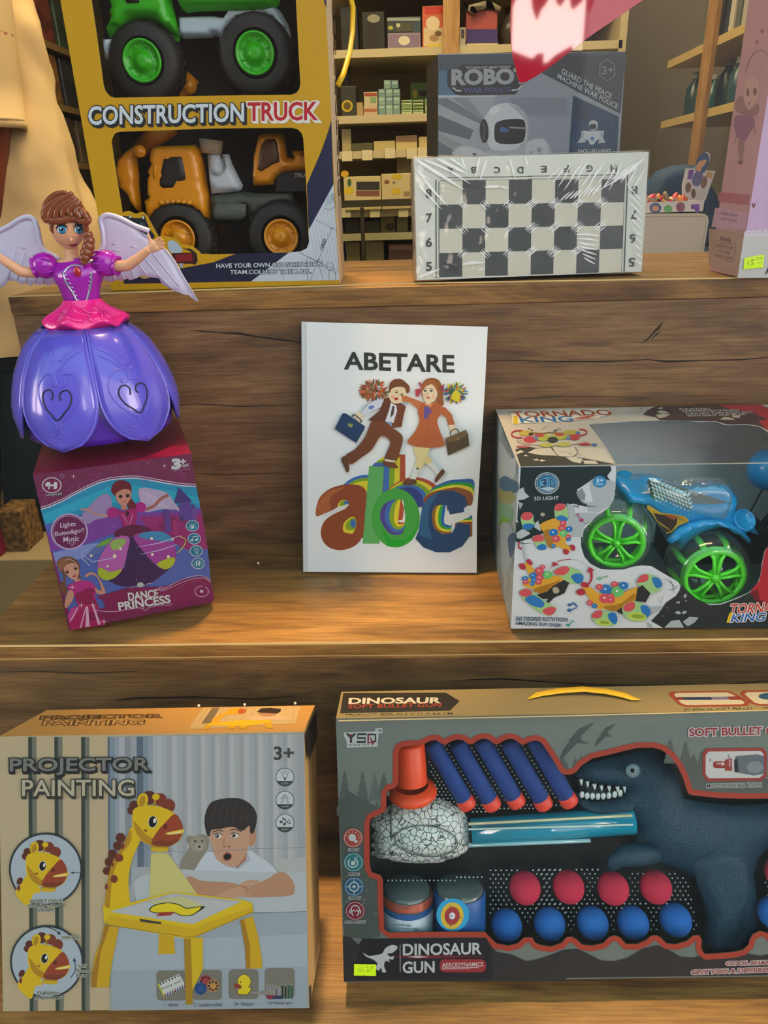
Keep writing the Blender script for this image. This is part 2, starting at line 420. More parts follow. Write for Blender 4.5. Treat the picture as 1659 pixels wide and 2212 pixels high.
def wood(name, dark, mid, light, scale=1.0, rough=.42, axis='X', seed=0.):
    m = bpy.data.materials.new(name); m.use_nodes = True; t = m.node_tree; p = t.nodes['Principled BSDF']
    tc = _n(t, 'ShaderNodeTexCoord'); mp = _n(t, 'ShaderNodeMapping')
    mp.inputs['Scale'].default_value = {'X': (3, 17, 17), 'Y': (17, 3, 17), 'Z': (17, 17, 3)}[axis]; mp.inputs['Location'].default_value = (seed, seed*1.7, seed*.6)
    n1 = _n(t, 'ShaderNodeTexNoise'); n1.inputs['Scale'].default_value = 2.2*scale; n1.inputs['Detail'].default_value = 9; n1.inputs['Roughness'].default_value = .62; n1.inputs['Distortion'].default_value = .6
    mp2 = _n(t, 'ShaderNodeMapping'); mp2.inputs['Scale'].default_value = {'X': (9, 260, 260), 'Y': (260, 9, 260), 'Z': (260, 260, 9)}[axis]
    n2 = _n(t, 'ShaderNodeTexNoise'); n2.inputs['Scale'].default_value = 2.4*scale; n2.inputs['Detail'].default_value = 3
    r = _n(t, 'ShaderNodeValToRGB'); e = r.color_ramp.elements
    e[0].position = .30; e[0].color = (*lin(dark), 1); e[1].position = .72; e[1].color = (*lin(light), 1); q = e.new(.48); q.color = (*lin(mid), 1)
    mx = _n(t, 'ShaderNodeMix'); mx.data_type = 'RGBA'; mx.blend_type = 'MULTIPLY'; mx.inputs[0].default_value = .55
    r2 = _n(t, 'ShaderNodeValToRGB'); r2.color_ramp.elements[0].position = .36; r2.color_ramp.elements[0].color = (.42, .38, .34, 1); r2.color_ramp.elements[1].position = .56; r2.color_ramp.elements[1].color = (1, 1, 1, 1)
    L = t.links.new
    L(tc.outputs['Object'], mp.inputs[0]); L(mp.outputs[0], n1.inputs['Vector']); L(tc.outputs['Object'], mp2.inputs[0]); L(mp2.outputs[0], n2.inputs['Vector'])
    L(n1.outputs['Fac'], r.inputs[0]); L(n2.outputs['Fac'], r2.inputs[0]); L(r.outputs[0], mx.inputs[6]); L(r2.outputs[0], mx.inputs[7]); L(mx.outputs[2], p.inputs['Base Color'])
    b = _n(t, 'ShaderNodeBump'); b.inputs['Strength'].default_value = .12; b.inputs['Distance'].default_value = .001; L(n2.outputs['Fac'], b.inputs['Height']); L(b.outputs[0], p.inputs['Normal'])
    p.inputs['Roughness'].default_value = rough; p.inputs['Specular IOR Level'].default_value = .4
    return m
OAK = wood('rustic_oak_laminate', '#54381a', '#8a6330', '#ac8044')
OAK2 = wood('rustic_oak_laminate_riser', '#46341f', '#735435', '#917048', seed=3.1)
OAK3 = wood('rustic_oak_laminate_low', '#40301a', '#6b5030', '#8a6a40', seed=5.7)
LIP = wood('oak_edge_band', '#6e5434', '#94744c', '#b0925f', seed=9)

stand = thing('stepped_display_stand', 'stepped oak display stand behind the shop window carrying all the toys', 'display stand', (0, .6, 0))
X0, X1 = -1.3, 1.25
def part(name, x0, x1, y0, y1, z0, z1, m, bev=.0008):
    return MB().box(x0, x1, y0, y1, z0, z1, m).build(name, stand, bevel=bev)
part('tread', XL, X1, YR1, YB, Z1-TH, Z1, OAK)
part('tread', XL, X1, YR2, YR1+.02, Z2-TH, Z2, OAK)
part('tread', X0, X1, .262, YR2+.02, Z3-TH, Z3, OAK)
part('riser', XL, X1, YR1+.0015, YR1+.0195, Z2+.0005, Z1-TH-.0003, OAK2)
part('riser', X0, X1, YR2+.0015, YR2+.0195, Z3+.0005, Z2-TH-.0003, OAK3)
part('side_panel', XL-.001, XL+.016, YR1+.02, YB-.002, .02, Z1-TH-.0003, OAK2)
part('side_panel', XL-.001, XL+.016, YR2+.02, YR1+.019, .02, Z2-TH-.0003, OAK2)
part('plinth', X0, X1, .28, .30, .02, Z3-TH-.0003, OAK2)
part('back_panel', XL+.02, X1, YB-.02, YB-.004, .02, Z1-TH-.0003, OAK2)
# worn pale edges and the cracks printed in the laminate
lip = Art(Face((0, YR1, 0), (0, -1, 0)), g=1.2, base=.0002)
lip.line([(8, 641), (830, 613), (1659, 599)], 3, '#c3a468')
f2 = Face((0, YR2, 0), (0, -1, 0)); lip.face = f2
lip.line([(-10, 1396), (830, 1388.5), (1670, 1380)], 4.5, '#c9ab72'); lip.line([(-10, 1424), (400, 1420), (500, 1418.5), (830, 1416), (1670, 1408)], 1.5, '#c3a877')
lip.build('edge_band', stand)
CF_ = Face((0, YR1+.0015, 0), (0, -1, 0))
def crack(pts, w, c='#20150c'):
    cr = Art(CF_, base=.0003, rough=.6); cr.poly([(x, y-wt/2) for (x, y), wt in zip(pts, w)]+[(x, y+wt/2) for (x, y), wt in list(zip(pts, w))[::-1]], c); cr.build('wood_crack', stand)
crack([(410, 713), (440, 716), (480, 719), (520, 721), (560, 728), (600, 733), (652, 740)], [1, 3, 2, 5, 3, 4, 2])
crack([(1052, 780), (1120, 779), (1200, 781), (1300, 781), (1400, 777), (1440, 781), (1520, 779), (1600, 777), (1659, 772)], [1, 2, 2, 3, 2, 5, 2, 3, 2])
crack([(1385, 742), (1400, 732), (1412, 718), (1425, 706), (1432, 695)], [1, 5, 6, 9, 1], '#2e2113')
crack([(1405, 735), (1418, 722), (1428, 716)], [1, 4, 1])
crack([(1120, 862), (1200, 857), (1290, 856), (1400, 859)], [1, 2, 2, 1], '#3a2b1b')
crack([(330, 880), (420, 872), (520, 878), (640, 874)], [1, 2, 3, 1], '#35271a')
crack([(380, 1020), (480, 1026), (600, 1022), (655, 1024)], [1, 2, 2, 1], '#35271a')
CF_ = Face((0, YR2+.0015, 0), (0, -1, 0))
crack([(980, 1470), (1080, 1466), (1200, 1474), (1300, 1480), (1440, 1482), (1560, 1480), (1659, 1470)], [1, 4, 2, 3, 5, 3, 2], '#241a10')
crack([(250, 1512), (300, 1508), (420, 1506), (560, 1510), (640, 1503)], [2, 5, 4, 2, 1], '#241a10')
crack([(0, 1452), (80, 1450), (180, 1454), (300, 1450)], [1, 2, 3, 1], '#2e2114')

# room shell
PLASTER = mat('#6a6352', .8, bump=.15, bscale=80); DIMW = mat('#6d675c', .8, bump=.1, bscale=60)
FLOORM = mat('#a08c6a', .45, vary=.12, bscale=6)
RX0, RX1, RY0, RY1, RZ = -2.1, 1.75, .24, 3.4, 2.85
structure(MB().box(RX0, RX1, RY0, RY1, -.05, 0, FLOORM), 'floor')
structure(MB().box(RX0, RX1, RY0, RY1, RZ, RZ+.05, mat('#c9c2ae', .9)), 'ceiling')
structure(MB().box(RX0, RX1, RY1, RY1+.08, 0, RZ, PLASTER), 'wall_back')
structure(MB().box(RX0-.08, RX0, RY0, RY1, 0, RZ, DIMW), 'wall_left')
structure(MB().box(RX1, RX1+.08, RY0, RY1, 0, RZ, DIMW), 'wall_right')
fw = MB(); FR = mat('#3a3c3e', .4, metal=.6)
fw.box(RX0, RX1, .2, .24, -.15, Z3-.05, FR); fw.box(RX0, RX1, .2, .24, 2.62, RZ, FR)
structure(fw, 'wall_front')
win = MB(); win.add([(RX0, .236, Z3-.05), (RX1, .236, Z3-.05), (RX1, .236, 2.62), (RX0, .236, 2.62)], [(0, 1, 2, 3)], film('shop_window_glass', (.97, .985, .98), .025, .0))
wo = structure(win, 'window_1')
wf = MB(); wf.box(-1.36, -1.31, .2, .26, Z3-.05, 2.62, FR); wf.box(1.27, 1.32, .2, .26, Z3-.05, 2.62, FR); structure(wf, 'trim_1')

# the street that the pane mirrors
structure(MB().box(-60, 60, -120, .2, -.3, -.15, mat('#6a6a6a', .8, vary=.1, bscale=2)), 'ground')
def house(name, label, x0, x1, y0, y1, h, wall, cols, rows, roof=None, z0=1.2, ww=1.0, wh=1.6):
    t = thing(name, label, 'building', ((x0+x1)/2, (y0+y1)/2, -.15)); t['kind'] = 'structure'
    MB().box(x0, x1, y0, y1, -.15, h, mat(wall, .85, bump=.1, bscale=5)).build('wall', t)
    gl = mat('#aab6c0', .15, spec=.6); fr = mat('#d9d9d6', .6)
    for i in range(cols):
        for j in range(rows):
            cx = x0+(x1-x0)*(i+.5)/cols; z = z0+j*3.0
            if z+wh > h: continue
            w_ = MB().box(cx-ww/2-.08, cx+ww/2+.08, y1, y1+.05, z-.08, z+wh+.08, fr).build('window_frame', t)
            MB().box(cx-ww/2, cx-.03, y1+.05, y1+.06, z, z+wh, gl).box(cx+.03, cx+ww/2, y1+.05, y1+.06, z, z+wh, gl).build('pane', w_)
    if roof:
        mb = MB(); ym = (y0+y1)/2
        mb.add([(x0-.2, y1+.2, h), (x1+.2, y1+.2, h), (x1+.2, ym, h+roof), (x0-.2, ym, h+roof), (x0-.2, y0-.2, h), (x1+.2, y0-.2, h)], [(0, 1, 2, 3), (3, 2, 5, 4), (0, 3, 4), (1, 5, 2)], mat('#6e3a30', .8)); mb.build('roof', t)
        MB().box(x0+(x1-x0)*.55, x0+(x1-x0)*.55+.5, ym+.3, ym+.8, h, h+roof+.7, mat('#6b4a40', .8)).build('chimney', t)
    return t
def mir(u, v, Y):   # where the pane (at Y=.236) mirrors this pixel to, at distance Y on the street
    d = ray(u, v); t = (.472-Y)/d.y; return V((d.x*t, Y, CZ+d.z*t))
house('apartment_building', 'tall grey apartment building mirrored in the pane at the right', mir(1271, 60, -14).x, 26, -14.35, -14, 13, '#b4babd', 6, 4, ww=1.0)
house('office_block', 'dark tall block across the street to the left', -26, mir(1106, 60, -14).x, -24, -14, 14, '#3a3936', 0, 0)
gh = thing('gabled_house', 'low gabled house with a chimney in the gap across the street', 'building', mir(1190, 300, -26)); gh['kind'] = 'structure'
ZKm = (1100, 0, 2.9678); mb = MB(); gp = [mir(ZKm[0]+x/ZKm[2], y/ZKm[2], -26) for x, y in [(-400, 250), (20, 325), (180, 388), (180, 342), (220, 342), (220, 402), (296, 408), (296, 352), (405, 290), (405, 325), (600, 330), (900, 330), (900, 2600), (-400, 2600)]]
n = len(gp); tri = [tuple(q) for q in tessellate_polygon([[V((p.x, p.z, 0)) for p in gp]])]
mb.add(gp+[p+V((0, -6, 0)) for p in gp], tri+[tuple(i+n for i in q[::-1]) for q in tri]+[(i, (i+1) % n, n+(i+1) % n, n+i) for i in range(n)], mat('#5a4038', .85)); mb.build('wall', gh)

tf = thing('street_tree', 'dark leafy twigs hanging before the evening sky', 'tree', mir(1190, -30, -8)); tf['kind'] = 'structure'; mb = MB()
for pts in ([(150, -60), (160, 40), (174, 80), (186, 116), (205, 62), (240, 22), (268, -40), (270, -60)], [(296, -60), (318, 0), (340, 28), (362, -10), (370, -60)], [(398, -60), (410, 30), (430, 44), (470, 6), (500, -60)], [(-60, -60), (-20, 60), (4, 100), (14, 60), (40, 10), (52, -60)], [(508, -60), (512, 60), (524, 62), (540, 20), (560, -60)]):
    P = [mir(ZKm[0]+x/ZKm[2], y/ZKm[2], -8) for x, y in pts]; n = len(P); tri = [tuple(q) for q in tessellate_polygon([[V((p.x, p.z, 0)) for p in P]])]
    mb.add(P+[p+V((0, -.12, 0)) for p in P], tri+[tuple(i+n for i in q[::-1]) for q in tri]+[(i, (i+1) % n, n+(i+1) % n, n+i) for i in range(n)], mat('#3a2018', .8))
mb.build('leaves', tf)
# ------------------------------------------------------------------ dinosaur gun set on the lowest tread
H1, H2, H3, H4 = (710, 1460, 3.318), (1159, 1460, 3.318), (710, 1800, 3.318), (1159, 1800, 3.318)
B = Box(-.0546, .3596, Z3, 1.177, 18.53, .42, .0588, .21); BD = B
dg = thing('dinosaur_toy_gun_box', 'long grey-green window box with a dinosaur toy gun on the lowest shelf', 'toy box', B.O+V((.2, 0, 0)))
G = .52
hole = Zm(H1, [(293, 1327), (293, 1050), (306, 1022), (350, 1000), (400, 976), (412, 950), (415, 845), (430, 818), (480, 800), (498, 770), (500, 545), (510, 520), (535, 507), (600, 500), (660, 500), (700, 480)]
    +[(740, 462), (770, 460), (800, 480), (835, 495), (870, 472), (920, 456), (960, 460), (1000, 488), (1030, 490), (1070, 462), (1110, 450), (1145, 456), (1190, 488), (1215, 490), (1260, 460), (1300, 450), (1340, 460), (1375, 488), (1400, 494), (1440, 472), (1485, 462), (1520, 475)])
hole += Zm(H2, [(45, 492), (110, 590), (170, 690), (195, 708), (250, 706), (285, 690), (320, 645), (400, 592), (500, 570), (620, 540), (720, 517), (830, 513), (900, 532), (960, 580), (1010, 645), (1050, 730), (1075, 810), (1090, 845), (1120, 856), (1300, 875), (1500, 881), (1700, 878), (2050, 850), (2120, 900), (2120, 1300)])
hole += Zm(H4, [(2000, 640), (1850, 730), (1760, 790), (1700, 760), (1650, 712), (1600, 702), (1548, 728), (1527, 770), (1520, 800), (1480, 838), (1400, 854), (1210, 868), (1190, 848), (1180, 815), (1185, 760), (1165, 732), (1120, 736), (1080, 772), (1000, 797), (930, 790), (890, 748), (860, 733), (820, 736), (790, 765), (720, 797), (640, 794), (600, 748), (560, 733), (520, 745), (480, 788), (400, 807), (330, 800), (280, 756), (250, 743), (215, 747), (180, 788), (100, 814), (20, 800), (-10, 785)])
hole += Zm(H3, [(1460, 748), (1400, 748), (1360, 788), (1290, 807), (1200, 790), (1150, 740), (1120, 707), (700, 707), (430, 711), (400, 690), (392, 520), (388, 325), (368, 300), (310, 280), (299, 252)])
mb = MB(); SIDE = mat('#6e5a34', .55, g=G)
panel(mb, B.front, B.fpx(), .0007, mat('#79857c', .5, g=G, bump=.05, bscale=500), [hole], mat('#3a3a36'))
INS = mat('#0a1214', .6, g=1.0)
C = B.C
mb.add([C(0, 0, 1), C(1, 0, 1), C(1, 1, 1), C(0, 1, 1)], [(0, 1, 2, 3)], mat('#8d7b52', .5, g=1))
mb.add([C(0, 0, 0), C(0, 0, 1), C(0, 1, 1), C(0, 1, 0), C(1, 0, 0), C(1, 0, 1), C(1, 1, 1), C(1, 1, 0)], [(0, 1, 2, 3), (7, 6, 5, 4), (0, 3, 7, 4), (3, 2, 6, 7)], SIDE)
mb.build('carton', dg)
ins = MB(); ins.add([C(.004, .9, .01), C(.996, .9, .01), C(.996, .9, .99), C(.004, .9, .99)], [(0, 1, 2, 3)], INS); ins.build('backing_card', dg)
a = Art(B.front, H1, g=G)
# sky and forest print
tree = '#5c665f'; tree2 = '#525d56'
def fir(x, y, h, w, c):
    p = [(x, y)]
    for k in range(5): p += [(x+w*(.25+.15*k), y+h*(k+1)*.18), (x+w*(.12+.14*k), y+h*(k+1)*.18)]
    p += [(x+w*.8, y+h), (x-w*.8, y+h)]
    for k in range(4, -1, -1): p += [(x-w*(.12+.14*k), y+h*(k+1)*.18), (x-w*(.25+.15*k), y+h*(k+1)*.18)]
    a.poly(p, c)
for q in ((115, 672, 330, 75, tree), (243, 675, 330, 75, tree), (330, 695, 200, 55, '#67716a'), (395, 690, 170, 55, tree), (262, 880, 140, 60, tree2), (170, 850, 170, 80, tree2), (345, 900, 110, 50, tree)): fir(*q)
a.poly([(75, 900), (150, 830), (235, 880), (330, 930), (412, 960), (300, 1010), (255, 1030), (250, 1327), (90, 1327)], tree2)
a.zoom(*H3); a.poly([(85, 0), (262, 0), (290, 300), (360, 345), (370, 740), (260, 760), (110, 740)], tree2)
for k in range(26): x, y = 95+rnd.random()*240, 300+rnd.random()*420; a.poly([(x, y), (x+20+30*rnd.random(), y+8), (x+12, y+22)], rnd.choice(['#6b766d', '#47514b', '#5f6b62']))
a.zoom(*H2)
for q in ((960, 458, 170, 60, tree), (1070, 472, 200, 60, tree), (1130, 560, 110, 40, tree), (1185, 540, 140, 40, tree), (190, 590, 80, 40, tree), (280, 585, 80, 22, tree), (322, 565, 70, 18, tree), (215, 620, 60, 22, tree)): fir(*q)
a.poly([(1010, 640), (1110, 620), (1190, 690), (1659, 740), (2100, 700), (2100, 880), (1100, 850), (1070, 760)], tree)
for o, s in (((0, 0), 1), ((330, 20), .62)):  # two pterosaurs
    f = lambda pts: [(o[0]*1+ (x-(180 if s == 1 else 180)*0)*s+(150 if s < 1 else 0)*.0+(0 if s == 1 else -15), o[1]+y*s+(0 if s == 1 else 115)) for x, y in pts]
    a.poly(f([(418, 332), (300, 385), (245, 455), (180, 465), (235, 462), (245, 470), (195, 530), (168, 608), (230, 545), (290, 482), (380, 488), (320, 460), (318, 430), (350, 400)]), '#4f5a54')
# dark foot of the print with hills
a.zoom(*H3); dk = '#302f2f'
a.poly([(100, 740), (160, 745), (215, 800), (245, 757), (1130, 748), (1200, 850), (1310, 870), (1420, 918), (1520, 900), (1600, 868), (1700, 850), (1700, 1060), (108, 1062)], dk)
a.zoom(*H4); a.poly([(-60, 920), (60, 890), (200, 835), (300, 830), (400, 880), (470, 915), (560, 918), (650, 895), (760, 830), (860, 803), (940, 830), (1030, 885), (1120, 893), (1200, 870), (1500, 860), (1600, 880), (1750, 850), (2300, 840), (2280, 1010), (-60, 1040)], dk)
a.zoom(0, 0, 1); out = band(a, hole, 12, '#b8442f')
a.build('forest_print', dg)
# emblem and lettering
t = Art(B.front, H1, g=G, base=.0012)
t.poly([(108, 405), (330, 398), (335, 376), (385, 374), (383, 410), (358, 412), (350, 508), (130, 514), (128, 470), (108, 430)], '#c9d0cb')
t.line([(130, 412), (160, 445), (190, 412)], 16, '#23332e'); t.line([(160, 440), (160, 480)], 16, '#23332e'); t.poly([(146, 418), (174, 418), (160, 440)], '#8c2336')
t.line([(270, 418), (208, 418), (208, 446), (262, 446), (262, 474), (200, 474)], 15, '#23332e'); t.line([(285, 420), (335, 420), (335, 470), (310, 470)], 14, '#23332e'); t.line([(283, 415), (283, 478), (330, 478)], 13, '#8c2336'); t.line([(300, 440), (315, 496)], 9, '#8c2336')
t.text('YU SI QI TOYS', (138, 488), (290, 484), 17, '#23332e', .3); t.text('TM', (345, 386), (374, 384), 15, '#23332e', .3)
ico = [(H1, 175, 1161, '#b04a35', 'LIGHT', 1240), (H3, 178, 208, '#2a7f84', 'MUSIC', 286), (H3, 182, 383, '#1e6188', 'TARGET', 458), (H3, 190, 556, '#8e2338', 'INTERACTION', 630)]
t.build('maker_emblem', dg)
for T_, x, y, c, w, ty in ico:
    i = Art(B.front, T_, g=G, base=.0012); i.oval(x, y, 72, 70, c); i.ring(x, y, 63, 61, 4, '#c8d2cd')
    wd = '#d2dbd6'
    if w == 'LIGHT':
        i.oval(x-6, y-2, 26, 26, wd); i.poly([(x+2, y+20), (x+18, y+8), (x+34, y+28), (x+18, y+38)], wd)
        for k in range(7): an = radians(200+k*32); i.line([(x+40*cos(an), y+38*sin(an)), (x+52*cos(an), y+50*sin(an))], 4, wd)
    elif w == 'MUSIC': i.line(oval(x-4, y+4, 34, 32, 0, 20, -60, 230), 8, wd); i.oval(x-4, y+6, 15, 15, wd); i.line([(x+10, y+4), (x+10, y-36), (x+36, y-36)], 7, wd)
    elif w == 'TARGET': i.ring(x, y, 32, 32, 8, wd); i.oval(x, y, 12, 12, wd); [i.line([(x+dx*26, y+dy*26), (x+dx*54, y+dy*54)], 6, wd) for dx, dy in ((1, 0), (-1, 0), (0, 1), (0, -1))]
    else:
        i.line(oval(x, y-8, 30, 30, 0, 18, 150, 390), 8, wd); i.line([(x-34, y+20), (x-40, y), (x-24, y-4)], 8, wd, smooth=True); i.line([(x+34, y+20), (x+40, y), (x+24, y-4)], 8, wd, smooth=True)
        i.line([(x-14, y+36), (x-24, y+10), (x-8, y-8)], 7, wd, smooth=True); i.line([(x+14, y+36), (x+24, y+10), (x+8, y-8)], 7, wd, smooth=True); i.line(oval(x, y-10, 12, 12, 0, 8, 20, 160), 5, wd)
    hw = 62 if w == 'INTERACTION' else 28+6*(len(w) > 5)+4; i.text(w, (x-hw-10*(w == 'INTERACTION'), ty), (x+hw+8, ty-2), 15, '#1d1f1e', .3, 4, '#b9bfba')
    i.build('feature_icon', dg)
n = Art(B.front, H3, g=G, base=.0012)
n.poly([(250, 757), (1128, 748), (1160, 800), (1180, 1040), (180, 1050), (225, 800)], '#1b1d26')
n.poly([(430, 885), (640, 872), (1150, 884), (640, 900)], '#7a2230'); n.poly([(560, 886), (640, 878), (720, 886), (640, 894)], '#e8d6d6')
n.poly(sm([(243, 855), (290, 880), (340, 872), (385, 862), (405, 825), (450, 800), (488, 808), (490, 828), (455, 858), (420, 862), (440, 885), (466, 880), (462, 905), (430, 902), (440, 925), (420, 915), (400, 925), (398, 960), (412, 992), (385, 998), (376, 960), (360, 985), (335, 965), (350, 935), (320, 905), (270, 885)], 2), '#d8dcda')
n.line([(512, 795), (513, 997)], 4, '#cfd3d2')
n.text('DINOSAUR', (534, 795), (1092, 786), 80, '#d9dddb', .9); n.text('GUN', (532, 922), (757, 918), 80, '#d9dddb', .9)
n.rrect(795, 903, 1127, 997, 36, '#a83238'); n.text('AERODYNAMICS', (812, 930), (1108, 923), 30, '#e3d9d6', .5); n.line([(812, 966), (1075, 962)], 5, '#e0d4d2'); n.line([(815, 974), (1015, 971)], 3, '#e0d4d2')
n.build('title_panel', dg)
w = Art(B.front, H2, g=G, base=.0012)
w.text('SOFT BULLET GUN', (1096, 378), (1830, 362), 54, '#9e2f35', .9, 7, '#e1d3d0')
w.poly([(1190, 560), (1215, 520), (1620, 516), (1650, 545), (1650, 720), (1610, 752), (1220, 756), (1190, 715)], '#a83c34'); w.poly([(1212, 570), (1235, 542), (1605, 538), (1628, 560), (1628, 705), (1600, 730), (1235, 734), (1212, 705)], '#dcdedb')
w.rrect(1265, 612, 1370, 662, 20, '#a23a35'); w.poly([(1350, 600), (1400, 590), (1402, 680), (1350, 680)], '#a23a35'); w.line([(1290, 628), (1330, 630)], 8, '#e8d8d4'); w.poly([(1328, 614), (1352, 630), (1328, 648)], '#e8d8d4'); w.line([(1385, 600), (1385, 650)], 7, '#e8d8d4')
w.poly([(1425, 575), (1580, 562), (1630, 575), (1634, 700), (1560, 715), (1420, 690), (1415, 640)], '#6b777e'); w.oval(1566, 655, 58, 44, '#8d989c'); w.poly([(1415, 600), (1440, 592), (1450, 690), (1418, 688)], '#22282c')
w.text('1.', (1242, 592), (1262, 591), 22, '#2b2b2b', .3); w.text('2.', (1368, 566), (1390, 565), 24, '#2b2b2b', .3)
w.text('MUZZLE INSTALLATION', (1220, 776), (1610, 768), 26, '#20211f', .4, 5, '#c3c9c3')
w.build('side_lettering', dg)
w = Art(B.front, H4, g=G, base=.0012); w.text('COOL SHAPE, FUN TO PLAY', (1364, 920), (2080, 905), 30, '#a04040', .6, 6, '#d6c6c2', dx=-4); w.text('GIVE YOU A DIFFERENT GAME', (1114, 982), (1900, 955), 30, '#a04040', .6, 6, '#d6c6c2', dx=-4)
w.build('slogan_lettering', dg)
# top flap
p = Art(B.top, H1, g=.75)
p.poly([(105, 122), (840, 120), (938, 180), (870, 248), (82, 268)], '#2c2620'); p.text('DINOSAUR', (150, 160), (800, 155), 40, '#ded6c4', 1.3, dx=-4); p.text('SOFT BULLET GUN', (145, 205), (810, 194), 27, '#b1442c', .5, dx=-8)
p.text('PRODUCT SIZE: 42.5 X 21 X 6.5 CM', (122, 272), (888, 262), 13, '#2e281e', .8, 3, '#b3a473')
p.zoom(*H2); p.poly([(940, 128), (970, 112), (1380, 106), (1470, 150), (1530, 190), (1510, 215), (1070, 222), (1020, 205)], '#a34630'); p.poly([(985, 135), (1000, 122), (1370, 118), (1440, 150), (1490, 190), (1480, 203), (1075, 210), (1035, 195)], '#d6ccb2')
p.poly([(990, 155), (1040, 150), (1060, 172), (1005, 172)], '#7c3326'); p.poly([(1040, 152), (1250, 150), (1260, 172), (1060, 172)], '#26345e'); p.poly([(1250, 150), (1370, 148), (1385, 170), (1260, 172)], '#7e7aa2'); p.poly([(1365, 148), (1440, 146), (1490, 172), (1385, 172)], '#8e3a28')
p.poly([(1455, 125), (1480, 105), (1990, 95), (2150, 190), (2100, 205), (1590, 212), (1540, 195)], '#a34630'); p.poly([(1490, 130), (1510, 117), (1980, 106), (2090, 190), (2080, 195), (1600, 202), (1560, 190)], '#d6ccb2'); p.oval(1680, 146, 90, 26, '#1f5a7a')
p.text('SPHERICAL SOFT BULLET', (1052, 234), (1552, 222), 14, '#2e281e', .8, 3, '#bdae80'); p.text('SPHERICAL BALL', (1625, 222), (1950, 216), 14, '#2e281e', .8, 3, '#bdae80')
p.zoom(0, 0, 1); p.line([(731, 1557), (1200, 1547), (1700, 1533), (1960, 1526)], 2.5, '#d0c194')
p.build('top_print', dg)
hd = MB(); fT = B.top; ym = mat('#e0b016', .35, g=1.05)
hp = [(1141, 1514), (1165, 1505), (1210, 1500), (1260, 1498), (1310, 1502), (1345, 1508), (1368, 1515), (1385, 1516)]
ridge = [fT.at(u, v-1.5+3*0, 0) + fT.n*(.001+.002*sin(pi*min(1, max(0, (u-1141)/244)))) for u, v in hp]
hd.tube(ridge, [.0008, .0045, .0055, .0058, .0058, .0052, .0035, .0008], ym, 10, flat=(fT.n, .22)); hd.build('carry_handle', dg)
# price sticker
st = Art(B.front, H3, base=.0022); st.poly([(182, 937), (340, 940), (339, 1023), (262, 1022), (254, 1016), (245, 1022), (181, 1020)], '#c9ee13')
st.line([(212, 992), (228, 960), (224, 994), (246, 956), (246, 994)], 3, '#4a5a20'); st.line([(268, 962), (284, 956), (276, 968), (288, 975), (272, 984)], 3, '#4a5a20'); st.ring(310, 962, 7, 7, 3, '#4a5a20'); st.line([(268, 990), (308, 984)], 3, '#4a5a20'); st.build('price_sticker', dg, 'bright yellow-green handwritten price sticker')
fl = MB(); sheet(fl, B.front, hole, CLEAR, lift=-.0016); fl.build('window_film', dg)
# clear blister with rows of small domes
DOME = mat('#aeb9b5', .12, spec=.9, coat=.5)
bl_ = MB(); fd = B.front.deeper(.0265)
def domes(poly_, step=11.5, skip=()):
    xs = [q[0] for q in poly_]; ys = [q[1] for q in poly_]; y = min(ys); r = 0
    while y < max(ys):
        x = min(xs)+(step/2 if r % 2 else 0)
        while x < max(xs):
            c = False
            for i in range(len(poly_)):
                (ax, ay), (bx, by) = poly_[i], poly_[i-1]
                if (ay > y) != (by > y) and x < (bx-ax)*(y-ay)/(by-ay)+ax: c = not c
            if c and all(hypot(x-s[0], y-s[1]) > s[2] for s in skip):
                q = fd.at(x, y); bl_.lathe(q, fd.n, [(.00075, 0), (.0006, .0005), (.00008, .0008)], DOME, 6)
            x += step
        y += step*.8; r += 1
balls_r = [(1134, 1918), (1228, 1916), (1324, 1919), (1416, 1916), (1688, 1886)]
balls_b = [(1094, 1999), (1187, 1996), (1280, 1994), (1367, 1993), (1459, 1987), (1672, 1972)]
sk = [(x, y, 39) for x, y in balls_r+balls_b]
domes(Zm(H3, [(1140, 262), (1450, 240), (1700, 235), (1700, 620), (1155, 680), (1150, 560), (1145, 420)]), skip=sk)
domes(Zm(H4, [(0, 245), (440, 230), (450, 330), (680, 290), (930, 260), (1040, 300), (1100, 350), (1110, 500), (1160, 700), (0, 720)]), skip=sk)
domes(Zm(H4, [(1640, 190), (1900, 170), (1900, 690), (1660, 690), (1640, 380)]), skip=sk)
domes(Zm(H1, [(690, 520), (760, 560), (930, 880), (1080, 920), (1300, 930), (1650, 915), (1720, 895), (1720, 930), (1030, 985), (1000, 930), (880, 905), (780, 880)]), 9)
domes(Zm(H1, [(1010, 490), (1060, 500), (1290, 900), (1210, 890), (1080, 700)]), 10); domes(Zm(H1, [(1390, 500), (1420, 500), (1640, 880), (1570, 850), (1450, 650)]), 10); domes(Zm(H1, [(1200, 500), (1240, 500), (1470, 900), (1400, 870)]), 10); domes(Zm(H1, [(830, 500), (870, 500), (1110, 900), (1050, 870)]), 10)
domes(Zm(H3, [(395, 322), (800, 325), (1120, 290), (1125, 318), (760, 352), (400, 352)]), 9)
o = bl_.build('blister_dimples', dg); o['kind'] = 'stuff'

